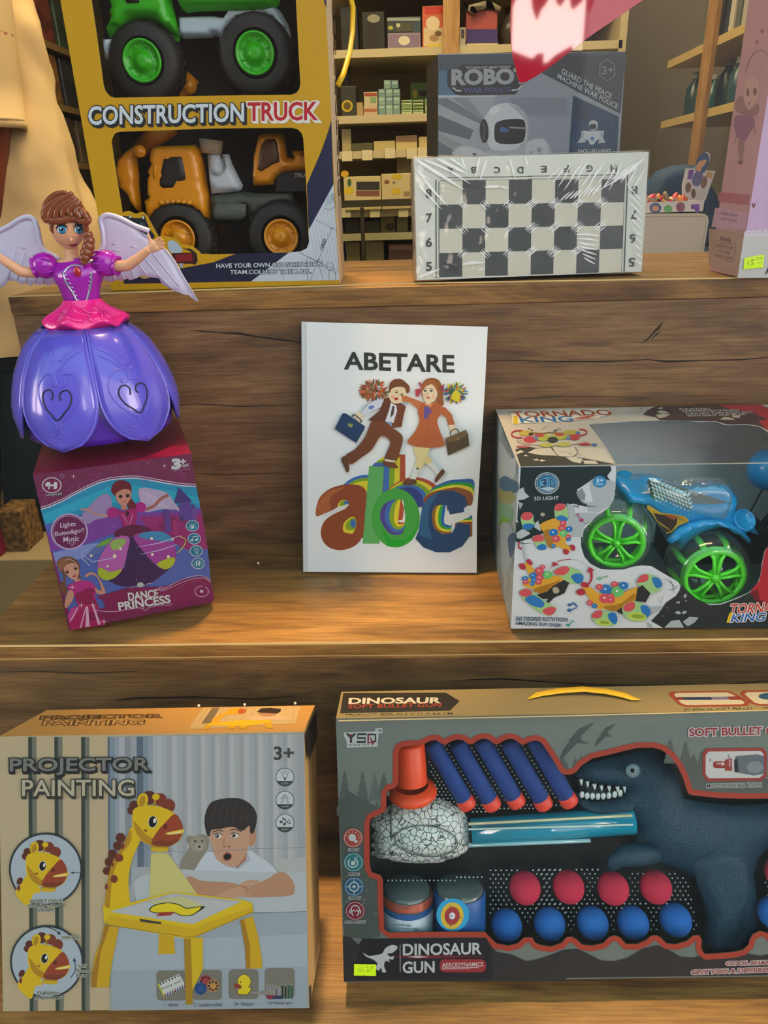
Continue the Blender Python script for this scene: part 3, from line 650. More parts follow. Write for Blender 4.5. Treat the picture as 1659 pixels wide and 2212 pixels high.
# the toys packed in the window: each a thing of its own
fi = B.front
def at(T_, x, y, d): q = Zm(T_, [(x, y)])[0]; return fi.at(q[0], q[1], -d)
DK = mat('#013548', .5, g=1.0, bump=.8, bscale=900, vary=.25)
dino = thing('toy_dinosaur_gun', 'dark teal toothed dinosaur toy gun behind the window of the lowest box', 'toy', at(H4, 700, 500, .03))
body = MB()
sil = Zm(H2, [(262, 715), (300, 680), (360, 625), (470, 600), (600, 575), (740, 540), (830, 535), (900, 552), (960, 610), (1000, 690), (1030, 790), (1060, 880), (1180, 905), (1400, 930), (1600, 920), (1800, 900), (2050, 880), (2060, 960), (1800, 1130), (1600, 1280), (1560, 1420), (1590, 1700), (1600, 1890), (1540, 1915), (1230, 1920), (1190, 1890), (1210, 1780), (1190, 1600), (1130, 1450), (1000, 1380), (900, 1350), (780, 1330), (720, 1200), (690, 1060), (640, 960), (600, 880), (640, 815), (560, 790), (430, 770), (340, 745)])
puff(body, sil, fi, .035, .0135, 95, 13, DK); body.build('body', dino)
jw = MB(); puff(jw, Zm(H2, [(285, 820), (330, 885), (430, 905), (560, 890), (640, 850), (700, 880), (690, 960), (600, 985), (450, 990), (330, 950), (285, 890)]), fi, .034, .009, 14, 10, DK); jw.build('jaw', dino)
mo = MB(); puff(mo, Zm(H2, [(290, 735), (420, 790), (560, 812), (660, 830), (600, 890), (430, 900), (330, 880), (300, 820)]), fi, .040, .004, 10, 10, mat('#0a1c20', .6)); mo.build('mouth', dino)
th = MB(); TW = mat('#c3cec9', .4)
for x, y, s in ((320, 752, 16), (365, 766, 16), (415, 785, 18), (465, 795, 16), (520, 800, 16), (580, 803, 17), (630, 803, 14)): q = at(H2, x, y-10, .024); th.lathe(q, at(H2, x+2, y+22, .024)-q, [(s*.0001, 0), (s*.00006, .0028), (.0001, .0052)], TW, 8, capa=True)
for x, y in ((325, 852), (362, 860), (400, 862), (440, 864), (478, 862), (518, 858), (560, 850), (600, 840)): th.ball(at(H2, x, y, .024), (.0020, .0016, .0034), TW, 10)
th.build('teeth', dino)
ey = MB(); ey.lathe(at(H2, 690, 677, .0205), fi.n, [(.0055, 0), (.0055, .0015), (.004, .0022), (.0001, .0022)], mat('#6f8b92', .3), 24); ey.ball(at(H2, 688, 679, .0178), .0026, mat('#b7c6c6', .2), 14); ey.ball(at(H2, 688, 680, .0162), .0018, mat('#06080a', .1), 12); ey.build('eye', dino)
ar = MB(); ar.tube([at(H4, 860, 150, .02), at(H4, 740, 150, .016), at(H4, 620, 165, .015), at(H4, 560, 205, .015), at(H4, 530, 260, .015)], [.006, .0085, .0075, .0055, .003], DK, 12); ar.build('arm', dino)
lg = MB(); puff(lg, Zm(H4, [(1120, 180), (1280, 60), (1480, 120), (1530, 380), (1450, 580), (1480, 740), (1495, 830), (1240, 840), (1200, 780), (1235, 560), (1150, 380)]), fi, .026, .010, 22, 14, DK); lg.build('leg', dino)
br = MB(); TEAL = mat('#0c7f99', .08, g=1.1, spec=.8, coat=.6)
br.tube([at(H1, 1022, 1119, .030), at(H2, 690, 1035, .030)], .0105, TEAL, 20); br.build('barrel', dino, 0)
rl = MB(); rl.tube([at(H1, 1000, 1215, .022), at(H2, 385, 1180, .022)], .0016, mat('#8fb9bd', .1, spec=.8), 8); rl.tube([at(H1, 1000, 1062, .0185), at(H2, 685, 1000, .0185)], .0011, mat('#c8c79c', .15, spec=.8), 8); rl.tube([at(H1, 1000, 1100, .0192), at(H2, 690, 1066, .0192)], .0008, mat('#b9d2c8', .15), 8); rl.build('barrel_rail', dino)
# cracked egg-shell head of the gun
CRK = bpy.data.materials.new('cracked_shell'); CRK.use_nodes = True; _t = CRK.node_tree; _p = _t.nodes['Principled BSDF']
_c = _n(_t, 'ShaderNodeTexCoord'); _nz = _n(_t, 'ShaderNodeTexNoise'); _nz.inputs['Scale'].default_value = 260; _mm = _n(_t, 'ShaderNodeMix'); _mm.data_type = 'RGBA'; _mm.inputs[0].default_value = .0025
_v = _n(_t, 'ShaderNodeTexVoronoi'); _v.feature = 'DISTANCE_TO_EDGE'; _v.inputs['Scale'].default_value = 210; _rr = _n(_t, 'ShaderNodeValToRGB'); _rr.color_ramp.elements[0].position = .03; _rr.color_ramp.elements[1].position = .07
_rr.color_ramp.elements[0].color = (.03, .035, .035, 1); _rr.color_ramp.elements[1].color = (*lin('#cfd4cb'), 1)
for x, y in ((_c.outputs['Object'], _nz.inputs['Vector']), (_c.outputs['Object'], _mm.inputs[6]), (_nz.outputs['Color'], _mm.inputs[7]), (_mm.outputs[2], _v.inputs['Vector']), (_v.outputs['Distance'], _rr.inputs[0]), (_rr.outputs[0], _p.inputs['Base Color'])): _t.links.new(x, y)
_p.inputs['Roughness'].default_value = .35
egg = thing('toy_egg_muzzle', 'white cracked-eggshell gun muzzle at the left of the window', 'toy part', at(H1, 680, 1150, .03))
e1 = MB(); puff(e1, sm(Zm(H1, [(300, 1040), (340, 1005), (400, 960), (470, 905), (560, 870), (680, 860), (800, 880), (900, 925), (975, 985), (1010, 1080), (1013, 1190), (990, 1250), (900, 1300), (780, 1328), (640, 1338), (500, 1320), (340, 1295), (305, 1275), (330, 1240), (305, 1215), (332, 1180), (306, 1150), (335, 1110), (305, 1075)]), 2), fi, .034, .013, 40, 12, CRK); e1.build('shell', egg)
e2 = MB(); puff(e2, Zm(H1, oval(700, 1185, 218, 105, 5, 36)), fi, .0225, .0045, 20, 10, CRK); e2.build('shell_cheek', egg)
e3 = MB(); e3.tube([at(H1, *q, .0195) for q in oval(700, 1185, 224, 110, 5, 40)], .0005, mat('#5c6663'), 6, True); e3.tube([at(H1, 445, 950, .024), at(H1, 448, 1120, .0205), at(H1, 448, 1300, .024)], .0006, mat('#39403f'), 6); e3.build('seam', egg)
e4 = MB(); q = at(H1, 375, 1030, .0235); e4.hexa(q, (at(H1, 392, 1030, .0235)-q), fi.n*-.002, at(H1, 375, 990, .0235)-q, mat('#0c0e0e')); e4.build('slot', egg)
OR = mat('#e2481a', .4, g=1.0)
mz = thing('toy_muzzle_plug', 'bright orange flanged muzzle plug above the cracked egg muzzle', 'toy part', at(H1, 590, 830, .03))
MB().lathe(at(H1, 598, 815, .024), at(H1, 575, 515, .024)-at(H1, 598, 815, .024), [(.0125, .006), (.0125, .037), (.011, .039), (.0005, .0392)], OR, 28).build('stem', mz)
MB().lathe(at(H1, 598, 830, .026), at(H1, 575, 515, .020)-at(H1, 598, 830, .026), [(.0005, -.004), (.017, -.0036), (.0195, -.001), (.0195, .002), (.017, .0045), (.013, .0062)], OR, 32).build('flange', mz)
# foam darts
FB = mat('#143a7c', .75, g=1.0, bump=.4, bscale=1500); dts = [((735, 475), (985, 905)), ((905, 475), (1165, 910)), ((1090, 470), (1340, 890)), ((1285, 470), (1535, 905)), ((1480, 480), (1715, 885))]
order = ['first foam dart from the left, next to the orange plug', 'second foam dart from the left in the tilted row', 'middle foam dart of the tilted row of five', 'fourth foam dart from the left in the tilted row', 'last foam dart of the row, nearest the dinosaur snout']
P0, P1 = at(H1, *dts[0][0], .026), at(H1, *dts[0][1], .026); d0 = None
for k, (s, e_) in enumerate(dts):
    A, E_ = at(H1, *s, .026), at(H1, *e_, .026)
    if d0 is None:
        d0 = thing('foam_dart', 'blue '+order[0], 'foam dart', E_, 'blue foam darts with orange tips in the box window'); ax = (E_-A); L_ = ax.length
        MB().lathe(A, ax, [(.0005, -.0005), (.0055, 0), (.0068, .002), (.0068, L_-.004), (.006, L_-.003)], FB, 20).build('foam', d0)
        MB().lathe(A, ax, [(.0061, L_-.0045), (.0072, L_-.003), (.0072, L_+.003), (.0062, L_+.0045), (.0005, L_+.005)], mat('#d8402c', .45), 24).build('tip', d0)
    else: c = copy_tree(d0); c.location = E_; c['label'] = 'blue '+order[k]
# foam balls
ord_r = ['leftmost', 'second', 'third', 'fourth', 'far right, beyond the dinosaur leg,']
b0 = None
def ball_thing(m, px, lab, grp):
    t = thing('foam_ball', lab, 'foam ball', fi.at(px[0], px[1], -.024), grp); MB().ball(org(t), .0124, m, 24).build('ball', t); return t
RD, BLU = mat('#b8213f', .8, bump=.5, bscale=1800), mat('#0862b2', .8, bump=.5, bscale=1800)
for pts_, m_, nm, grp, names in ((balls_r, RD, 'crimson', 'crimson foam balls in the upper row', ['leftmost crimson foam ball of the upper row', 'second crimson foam ball in the upper row', 'third crimson foam ball in the upper row', 'fourth crimson foam ball, beside the dinosaur leg', 'crimson foam ball at the right frame edge']),
    (balls_b, BLU, 'blue', 'blue foam balls in the lower row', ['leftmost blue foam ball, next to the target canister', 'second blue foam ball in the lower row', 'third blue foam ball in the lower row', 'fourth blue foam ball in the lower row', 'fifth blue foam ball, beside the dinosaur foot', 'blue foam ball at the right frame edge'])):
    b0 = None
    for q, lab in zip(pts_, names):
        if b0 is None: b0 = ball_thing(m_, q, lab, grp)
        else: c = copy_tree(b0); c.location = fi.at(q[0], q[1], -.024); c['label'] = lab
# two small canisters
def canister(name, lab, x, ytop, ybot, r, mbody, mcap):
    a_, b_ = at(H3, x, ybot, .0235), at(H3, x-2, ytop, .0235); h = (b_-a_).length
    t = thing(name, lab, 'canister', a_)
    MB().lathe(a_, b_-a_, [(.0005, 0), (r*.93, 0), (r, .002), (r, h*.86), (r*.93, h*.92)], mbody, 36).build('can', t)
    MB().lathe(a_, b_-a_, [(r*.9, h*.88), (r*.9, h*.95), (r*.84, h), (.0005, h)], mcap, 36).build('lid', t)
    return t, a_, (b_-a_).normalized(), r, h
CAPM = mat('#56625f', .15, g=1.0, spec=.9)
def wrap(mb, a_, ax, r, h0, h1, m, t0=-75, t1=75, n=18):
    side = fi.n.cross(ax).normalized() if False else ax.cross(fi.n).normalized(); f = (fi.n-ax*fi.n.dot(ax)).normalized()
    vs = []; 
    for i in range(n+1):
        t = radians(t0+(t1-t0)*i/n); d = f*cos(t)+side*sin(t)*1; vs += [a_+d*r+ax*h0, a_+d*r+ax*h1]
    mb.add(vs, [(2*i, 2*i+2, 2*i+3, 2*i+1) for i in range(n)], m, True)
t1_, a_, ax, r, h = canister('toy_canister', 'orange toy pill canister with a white printed label', 565, 385, 700, .0205, mat('#a8482a', .4), CAPM)
lb = MB(); wrap(lb, a_, ax, r+.0003, h*.06, h*.62, mat('#b7c6cc', .5), -85, 80); wrap(lb, a_, ax, r+.00032, h*.62, h*.76, mat('#1b4f86', .5), -85, 80); lb.build('paper_label', t1_)
lt = Art(fi.deeper(.0024), H3, base=0); 
for s_, y_, x1_ in (('3 TABS DAILY', 526, 592), ('MAX DOSE 12 TABLETS', 572, 676), ('USE BEFORE', 650, 592), ('RX DEFIDEROTEMN', 676, 655)): lt.text(s_, (452, y_-2), (x1_, y_+8-2), 15, '#3c4c58', .3)
lt.build('label_lettering', t1_)
t2_, a_, ax, r, h = canister('toy_canister', 'blue toy canister with a yellow and red bullseye', 940, 375, 695, .0205, mat('#0e4f8e', .4), CAPM)
tg = Art(fi.deeper(.0024), H3, base=0)
for rx, ry, c_ in ((118, 118, '#2b93bd'), (82, 96, '#c9a531'), (54, 66, '#98312f'), (22, 24, '#cfd6d6')): tg.oval(885+(0 if rx < 100 else 5), 592-(0 if rx < 100 else 8), rx, ry, c_, 8)
for s_, x_, y_ in (('8', 870, 516), ('8', 946, 598), ('8', 873, 656)): tg.text(s_, (x_-6, y_), (x_+6, y_), 12, '#2c2c2c', .4)
tg.text('10', (862, 584), (886, 584), 18, '#2a3a5a', .4); tg.build('bullseye_print', t2_)
# ------------------------------------------------------------------ projector painting box on the lowest tread
ZG, Q1, Q2, Q3, Q4 = (0, 1480, 2.3042), (0, 1470, 4.74), (340, 1470, 4.74), (0, 1820, 4.74), (340, 1820, 4.74)
B = Box(-.304, .329, Z3, .9958, 24.45, .2264, .0739, .2021)
pb = thing('projector_painting_box', 'square cardboard box printed with a giraffe projector and a surprised boy', 'toy box', B.O+V((.11, 0, 0)))
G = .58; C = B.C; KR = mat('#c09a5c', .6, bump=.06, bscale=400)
mb = MB(); mb.hexa(B.O, B.ex, B.ey, B.ez, [KR, mat('#b88a48', .55), mat('#c4b08a', .5, g=G), KR, KR, KR]); mb.build('carton', pb, bevel=.0006)
fl = MB(); fx = B.C(1, 0, 1); fl.add([C(1, .04, .985)+B.x*.0012, C(1, .96, .985)+B.x*.0012, C(1, .9, .88)+B.x*.0025, C(1, .1, .88)+B.x*.0025], [(0, 1, 2, 3), (3, 2, 1, 0)], mat('#33291c', .7)); fl.build('side_flap', pb); fl = MB(); fl.add([C(1, 0, .0)+B.x*.0006, C(1, .06, .0)+B.x*.0012, C(1, .06, .075)+B.x*.0012, C(1, 0, .075)+B.x*.0006], [(0, 1, 2, 3)], mat('#2a2a28')); fl.build('corner_flap', pb)
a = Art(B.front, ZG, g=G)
BEI = '#c9b691'
for x0, x1 in ((140, 148), (270, 277), (404, 406)):
    a.poly([(x0, 258), (x0+19, 258), (x1+19, 1622), (x1, 1622)], '#39443a'); a.poly([(x0+19, 258), (x0+40, 258), (x1+40, 1622), (x1+19, 1622)], '#77786a')
a.build('stripe_print', pb)
a = Art(B.front, ZG, g=G, base=.0006)
a.poly([(536, 257), (1514, 240), (1533, 1607), (550, 1620)], '#a9aeb1')
cx = [536, 546, 570, 592, 620, 650, 680, 712, 736, 760, 783, 808, 830, 855, 880, 905, 928, 952, 976, 1000, 1023, 1047, 1070, 1094, 1118, 1141, 1166, 1190, 1214, 1238, 1262, 1284, 1309, 1334, 1358, 1382, 1406, 1430, 1454, 1478, 1505]
for k in range(len(cx)-1):
    c = ['#5f6d7c', '#8494a0', '#9aa3ab', '#b0b6ba', '#8d949b', '#a3a7ac'][k % 6] if k < 10 else ['#a2a7aa', '#b7babc', '#aab0b2'][k % 3]
    y = 258-(cx[k]-536)*.0174; yb = 1000 if k < 5 else 905; a.poly([(cx[k], y), (cx[k+1], y), (cx[k+1]+4, yb), (cx[k]+4, yb)], c)
a.line([(640, 800), (930, 835), (1250, 815), (1525, 808)], 3, '#868b8e')
a.poly([(1365, 900), (1390, 872), (1450, 859), (1523, 858), (1524, 938), (1400, 945)], '#b3b7b3')
a.poly([(660, 985), (690, 955), (740, 938), (880, 915), (1000, 922), (1300, 930), (1524, 935), (1527, 1130), (1260, 1135), (900, 1060), (680, 1080)], '#b9c0c3')
a.line([(1255, 1133), (1400, 1132), (1526, 1126)], 4, '#6f7678')
a.poly([(545, 1060), (1260, 1136), (1528, 1130), (1533, 1606), (552, 1618)], '#9eaab2'); a.poly([(552, 1180), (700, 1220), (1000, 1260), (1260, 1250), (1528, 1240), (1531, 1400), (552, 1420)], '#a9b5bd')
a.build('room_print', pb)
# boy with teddy
b = Art(B.front, ZG, g=G, base=.0010)
b.spoly([(925, 770), (940, 748), (965, 752), (1000, 742), (1030, 750), (1042, 775), (1036, 810), (1028, 830), (1035, 870), (1000, 920), (960, 960), (920, 970), (896, 925), (902, 870), (930, 830), (940, 800)], '#8f8878'); b.oval(985, 790, 42, 40, '#9a9483'); b.oval(990, 806, 20, 18, '#aaa391'); b.oval(992, 804, 7, 6, '#2c2a26'); b.oval(972, 776, 5, 5, '#2c2a26'); b.oval(1006, 776, 5, 5, '#2c2a26')
SK, SK2, SK3 = '#c79a7d', '#b98a6c', '#a87659'
b.spoly([(1045, 825), (1010, 855), (975, 910), (950, 955), (975, 970), (1050, 980), (1200, 985), (1330, 985), (1380, 940), (1350, 895), (1290, 855), (1240, 825), (1150, 860)], '#c6cfd6')
b.poly([(1090, 835), (1120, 900), (1185, 918), (1250, 870), (1225, 826)], '#aab4bd'); b.poly([(1140, 850), (1180, 912), (1225, 870), (1232, 800)], SK3)
b.spoly([(1035, 660), (1025, 720), (1050, 780), (1068, 850), (1100, 885), (1145, 902), (1185, 895), (1225, 840), (1240, 790), (1268, 790), (1276, 750), (1262, 725), (1255, 680), (1180, 640)], SK); b.spoly([(1245, 735), (1268, 720), (1274, 750), (1260, 795), (1240, 800)], SK2)
b.spoly([(1030, 745), (1018, 690), (1022, 640), (1045, 590), (1085, 570), (1140, 562), (1200, 566), (1250, 595), (1277, 640), (1276, 690), (1262, 735), (1245, 735), (1240, 700), (1205, 725), (1160, 705), (1100, 715), (1052, 722), (1045, 750)], '#302b29')
for x0, y0, x1, y1 in ((1080, 590, 1050, 700), (1120, 580, 1085, 700), (1150, 580, 1120, 690), (1180, 585, 1160, 690), (1210, 600, 1205, 700), (1235, 630, 1240, 700)): b.line([(x0, y0), ((x0+x1)/2-8, (y0+y1)/2), (x1, y1)], [1, 5, 1], '#4a4340', smooth=False)
for ex, ey_ in ((1085, 750), (1168, 748)): b.oval(ex, ey_, 19, 12, '#e2dfd8'); b.oval(ex-5, ey_, 10, 10, '#2b211c'); b.oval(ex-8, ey_-3, 3, 3, '#eee'+'eee'); b.line([(ex-22, ey_-6), (ex, ey_-14), (ex+22, ey_-4)], 4, '#3a2a22', smooth=True)
b.line([(1058, 732), (1090, 722), (1110, 728)], 5, '#4a362b', smooth=True); b.line([(1145, 722), (1175, 718), (1202, 730)], 5, '#4a362b', smooth=True)
b.line([(1120, 760), (1108, 795), (1118, 806)], 3, SK3); b.oval(1117, 803, 5, 4, '#7a4d3a'); b.oval(1139, 805, 5, 4, '#7a4d3a')
b.spoly([(1108, 850), (1128, 832), (1150, 840), (1153, 858), (1138, 874), (1118, 872)], '#9a5a4a'); b.spoly([(1114, 852), (1130, 838), (1147, 844), (1148, 858), (1136, 868), (1120, 867)], '#1d1515')
b.spoly([(940, 950), (918, 990), (910, 1030), (960, 1052), (1040, 1055), (1130, 1040), (1230, 1030), (1160, 985), (1010, 975)], SK2)
b.spoly([(1380, 935), (1330, 965), (1270, 990), (1220, 1010), (1180, 1050), (1300, 1056), (1440, 1048), (1465, 1025), (1460, 980), (1420, 935)], SK2)
b.spoly([(1075, 1050), (1120, 1025), (1180, 1005), (1220, 975), (1280, 970), (1290, 985), (1245, 995), (1260, 1040), (1220, 1052), (1140, 1060)], SK)
for k in range(4): b.line([(1175+k*16, 990+k*4), (1215+k*12, 1010+k*5), (1225+k*9, 1046)], 3, SK3, smooth=True)
b.build('boy_print', pb)
# giraffe projector
YE, YD, BR, BR2 = '#e2bd12', '#b98a16', '#7e3a22', '#5e2a1c'
def giraffe(a, f):
    """head of the giraffe; f maps head coordinates (0..260 wide) to the picture"""
    F = lambda pts: [f(*p) for p in pts]
    s_ = abs(f(100, 0)[0]-f(0, 0)[0])/100
    for x, y, r in ((8, 95, 22), (20, 70, 24), (95, 32, 34), (60, 42, 26), (150, 42, 32), (190, 72, 34), (180, 88, 26), (140, 30, 20)): p = f(x, y); a.oval(p[0], p[1], r*s_, r*s_, BR if x > 100 else BR2)
    a.poly(sm(F([(10, 130), (18, 90), (60, 72), (120, 72), (180, 88), (222, 112), (250, 150), (262, 190), (255, 230), (220, 265), (160, 275), (90, 265), (35, 230), (12, 180)])), YE)
    a.poly(sm(F([(15, 150), (40, 225), (95, 265), (160, 276), (140, 250), (80, 215), (40, 170)])), YD)
    a.poly(sm(F([(222, 113), (180, 150), (135, 200), (105, 258), (150, 276), (205, 270), (245, 240), (262, 200), (255, 155)])), '#9c4326'); a.poly(sm(F([(106, 258), (150, 276), (205, 270), (245, 240), (190, 250), (150, 245)])), BR)
    a.poly(sm(F([(180, 207), (262, 190), (268, 200), (255, 210), (190, 216)])), '#e8c93a'); a.poly(F([(184, 211), (255, 200), (252, 205), (190, 214)]), '#f2ead0')
    p = f(176, 176); a.oval(p[0], p[1], 10*s_, 12*s_, BR2)
    p = f(112, 152); a.oval(p[0], p[1], 23*s_, 31*s_, '#e8e2cf', 8); a.oval(p[0], p[1], 20*s_, 28*s_, '#14110d', 8); p = f(122, 146); a.oval(p[0], p[1], 7*s_, 12*s_, '#f3f1e8', 12)
    p = f(76, 196); a.oval(p[0], p[1], 10*s_, 6*s_, '#9a5a22', 20)
    p = f(62, 46); a.oval(p[0], p[1], 27*s_, 38*s_, YE, 12); a.oval(p[0]-2*s_, p[1]+4*s_, 15*s_, 28*s_, YD, 12)
    a.line(F([(120, 74), (124, 40)]), 10*s_, YD); p = f(128, 28); a.oval(p[0], p[1], 19*s_, 16*s_, YE)
    a.poly(F([(102, 272), (192, 276), (190, 298), (150, 303), (104, 298)]), YD); a.poly(F([(104, 280), (190, 284), (189, 298), (150, 303), (105, 298)]), '#d8b21c')
g = Art(B.front, ZG, g=G, base=.0014)
for q in ((600, 760, 24), (585, 800, 22), (560, 840, 22), (545, 880, 24), (532, 925, 20)): g.oval(*q, None, BR2)
g.spoly([(650, 710), (625, 780), (580, 850), (548, 940), (530, 1020), (520, 1085), (525, 1105), (640, 1105), (645, 1060), (640, 960), (660, 860), (700, 770), (690, 730)], YE); g.spoly([(650, 720), (610, 800), (560, 880), (535, 980), (522, 1095), (545, 1100), (560, 960), (600, 850), (650, 780)], YD)
for q in ((610, 800, 10, 16), (592, 860, 22, 20), (560, 893, 7, 10), (568, 965, 18, 20), (530, 1004, 8, 14)): g.oval(*q, BR)
g.poly([(752, 838), (836, 836), (1024, 1100), (900, 1110), (760, 1085), (742, 1060)], '#cfc879')
giraffe(g, lambda x, y: (648+x, 528+y))
# table
for pts in ([(518, 1195), (592, 1205), (575, 1290), (560, 1370), (545, 1470), (540, 1505), (455, 1505), (456, 1440), (475, 1340), (505, 1270)], [(790, 1240), (865, 1248), (872, 1338), (788, 1340)], [(1195, 1170), (1258, 1150), (1285, 1250), (1303, 1360), (1305, 1410), (1225, 1412), (1218, 1300)]):
    g.poly(pts, '#d1a913')
g.poly([(520, 1195), (545, 1200), (500, 1330), (480, 1505), (455, 1505), (456, 1440), (505, 1270)], '#a87a14'); g.poly([(1195, 1170), (1215, 1165), (1245, 1300), (1245, 1412), (1225, 1412), (1218, 1300)], '#a87a14')
g.poly([(512, 1100), (545, 1110), (860, 1028), (1210, 1068), (1255, 1085), (1262, 1130), (960, 1260), (930, 1262), (545, 1195), (518, 1180)], '#e0c014'); g.poly([(545, 1128), (860, 1035), (1205, 1075), (960, 1190)], '#b5b7b5'); g.poly([(545, 1128), (590, 1120), (860, 1050), (1180, 1085), (960, 1190)], '#bcc0c0')
g.poly([(545, 1150), (960, 1210), (1258, 1100), (1262, 1130), (960, 1260), (545, 1196), (518, 1180)], '#d4af10'); g.line([(524, 1186), (545, 1195), (935, 1255), (965, 1254), (1262, 1126)], 3, '#8f7310'); g.poly([(692, 1162), (805, 1180), (800, 1190), (700, 1178)], '#3d3a33')
g.poly([(916, 1262), (1010, 1255), (1010, 1412), (925, 1590), (920, 1420)], '#d9b814'); g.poly([(916, 1262), (950, 1262), (960, 1590), (925, 1590)], '#ab8413')
g.poly([(742, 1085), (760, 1075), (900, 1050), (1024, 1100), (900, 1110)], '#c9c58c')
# duck drawing
g.spoly([(742, 1120), (765, 1095), (830, 1082), (890, 1090), (925, 1108), (960, 1105), (1005, 1100), (1020, 1105), (985, 1130), (950, 1148), (900, 1148), (868, 1135), (820, 1135), (770, 1135)], '#20201c'); g.spoly([(748, 1119), (768, 1099), (830, 1086), (888, 1094), (925, 1113), (960, 1109), (1000, 1105), (980, 1127), (948, 1144), (902, 1144), (868, 1131), (820, 1131), (770, 1131)], '#e6d21a')
g.poly([(775, 1150), (800, 1130), (872, 1128), (850, 1146), (800, 1150)], '#a03a2a')
g.build('giraffe_projector_print', pb)
# round insets
for cy, T_, rows in ((912, Q3, [('INSERT DISCE', (312, 585), (638, 583), 34), ('Rotating change', (292, 634), (660, 632), 34), ('pattern', (398, 680), (554, 680), 34)]), (1376, Q3, [('Definition', (385, 1525), (606, 1522), 34), ('Adjustment', (368, 1574), (634, 1571), 38)])):
    r = Art(B.front, ZG, g=G, base=.0018); c0 = (227, 916) if cy == 912 else (233, 1377)
    r.oval(*c0, 183, 182, '#32373a', n=48); r.oval(*c0, 173, 172, '#b2bec6', n=48)
    ox, oy = (118, 770) if cy == 912 else (128, 1230)
    nk = [(ox+30, oy+165), (ox-10, oy+215), (ox-42, oy+262), (ox-10, oy+308), (ox+30, oy+330), (ox+48, oy+270), (ox+85, oy+255)]
    r.spoly(nk, YE); r.oval(ox-20, oy+205, 14, 20, BR2, 30); r.oval(ox-25, oy+240, 8, 15, BR)
    giraffe(r, lambda x, y: (ox+x*.82+2, oy+y*.86))
    if cy == 912: r.line([(405, 934), (360, 934)], 3, '#26343c'); r.poly([(350, 934), (366, 928), (366, 940)], '#26343c')
    else:
        r.line([(180, 1204), (230, 1204), (270, 1218), (294, 1236)], 4, '#26343c', smooth=True); r.poly([(303, 1243), (284, 1238), (296, 1224)], '#26343c'); r.line([(352, 1456), (374, 1420), (372, 1375)], 4, '#2a4f70', smooth=True); r.poly([(368, 1356), (362, 1376), (380, 1376)], '#2a4f70')
        r.zoom(*Q3); r.text('OFF/ON', (632, 958), (806, 956), 32, '#3b4340', .3, 5, '#c2c0ac'); r.text('UP/', (806, 1248), (884, 1246), 32, '#3b4340', .3, 5, '#c2c0ac'); r.text('Down', (784, 1298), (908, 1296), 32, '#3b4340', .3, 5, '#c2c0ac'); r.text('Swing', (778, 1348), (914, 1346), 38, '#3b4340', .3, 5, '#c2c0ac')
    r.zoom(*T_)
    for s_, tl, tr, h in rows: r.text(s_, tl, tr, h, '#39443f', .35, 5, '#c2c4b4')
    r.build('round_inset', pb)
# titles
t = Art(B.front, Q1, g=G, base=.0022)
t.text('PROJECTOR', (104, 800), (1520, 790), 170, '#7e7e78', .5, 9, '#1d221f', sh=(10, 22, '#1d221f')); t.text('PAINTING', (228, 1018), (1370, 1016), 165, '#c0b69c', .5, 9, '#2a2c27', sh=(8, 24, '#3a3b34'))
t.build('title_lettering', pb)
t = Art(B.front, Q2, g=G, base=.0016)
t.text('3+', (1197, 680), (1392, 676), 132, '#3b423f', .9); t.build('age_mark', pb)
for cy, w in ((990, 'FLASH'), (1226, 'THINKING'), (1460, 'MUSIC')):
    i = Art(B.front, Q2, g=G, base=.0016); cx_ = 1306; D = '#3a4440'; i.oval(cx_, cy, 95, 95, D, n=40); i.oval(cx_, cy, 89, 89, '#c6cfd2', n=40); i.poly(oval(cx_, cy, 90, 90, 0, 18, 26, 154), D)
    if w == 'FLASH':
        i.ring(cx_, cy-20, 24, 26, 5, D); i.poly([(cx_-11, cy+8), (cx_+11, cy+8), (cx_+8, cy+30), (cx_-8, cy+30)], D)
        for k in range(5): an = radians(215+k*27); i.line([(cx_+40*cos(an), cy-20+40*sin(an)), (cx_+54*cos(an), cy-20+54*sin(an))], 7, D)
    elif w == 'THINKING': i.line([(cx_-44, cy+24), (cx_-18, cy+10), (cx_-26, cy-22), (cx_, cy-58), (cx_+28, cy-22), (cx_+18, cy+10), (cx_+46, cy+24)], 5, D, smooth=True); i.ring(cx_, cy-30, 12, 12, 4, D); i.oval(cx_-40, cy-18, 4, 4, D); i.oval(cx_+42, cy-18, 4, 4, D)
    else:
        i.oval(cx_-40, cy-12, 16, 12, D); i.oval(cx_-6, cy+10, 16, 13, D); i.line([(cx_-26, cy-14), (cx_-22, cy-56), (cx_+8, cy-34), (cx_+8, cy+8)], 6, D); i.line([(cx_-22, cy-52), (cx_+8, cy-30)], 14, D); i.oval(cx_+24, cy-10, 9, 8, D); i.oval(cx_+46, cy+2, 9, 8, D); i.line([(cx_+31, cy-12), (cx_+34, cy-36), (cx_+54, cy-26), (cx_+54, cy)], 5, D)
    i.text(w, (cx_-(42 if w == 'THINKING' else 32), cy+56), (cx_+(44 if w == 'THINKING' else 32), cy+54), 18, '#aab5b4', .2); i.build('feature_icon', pb)
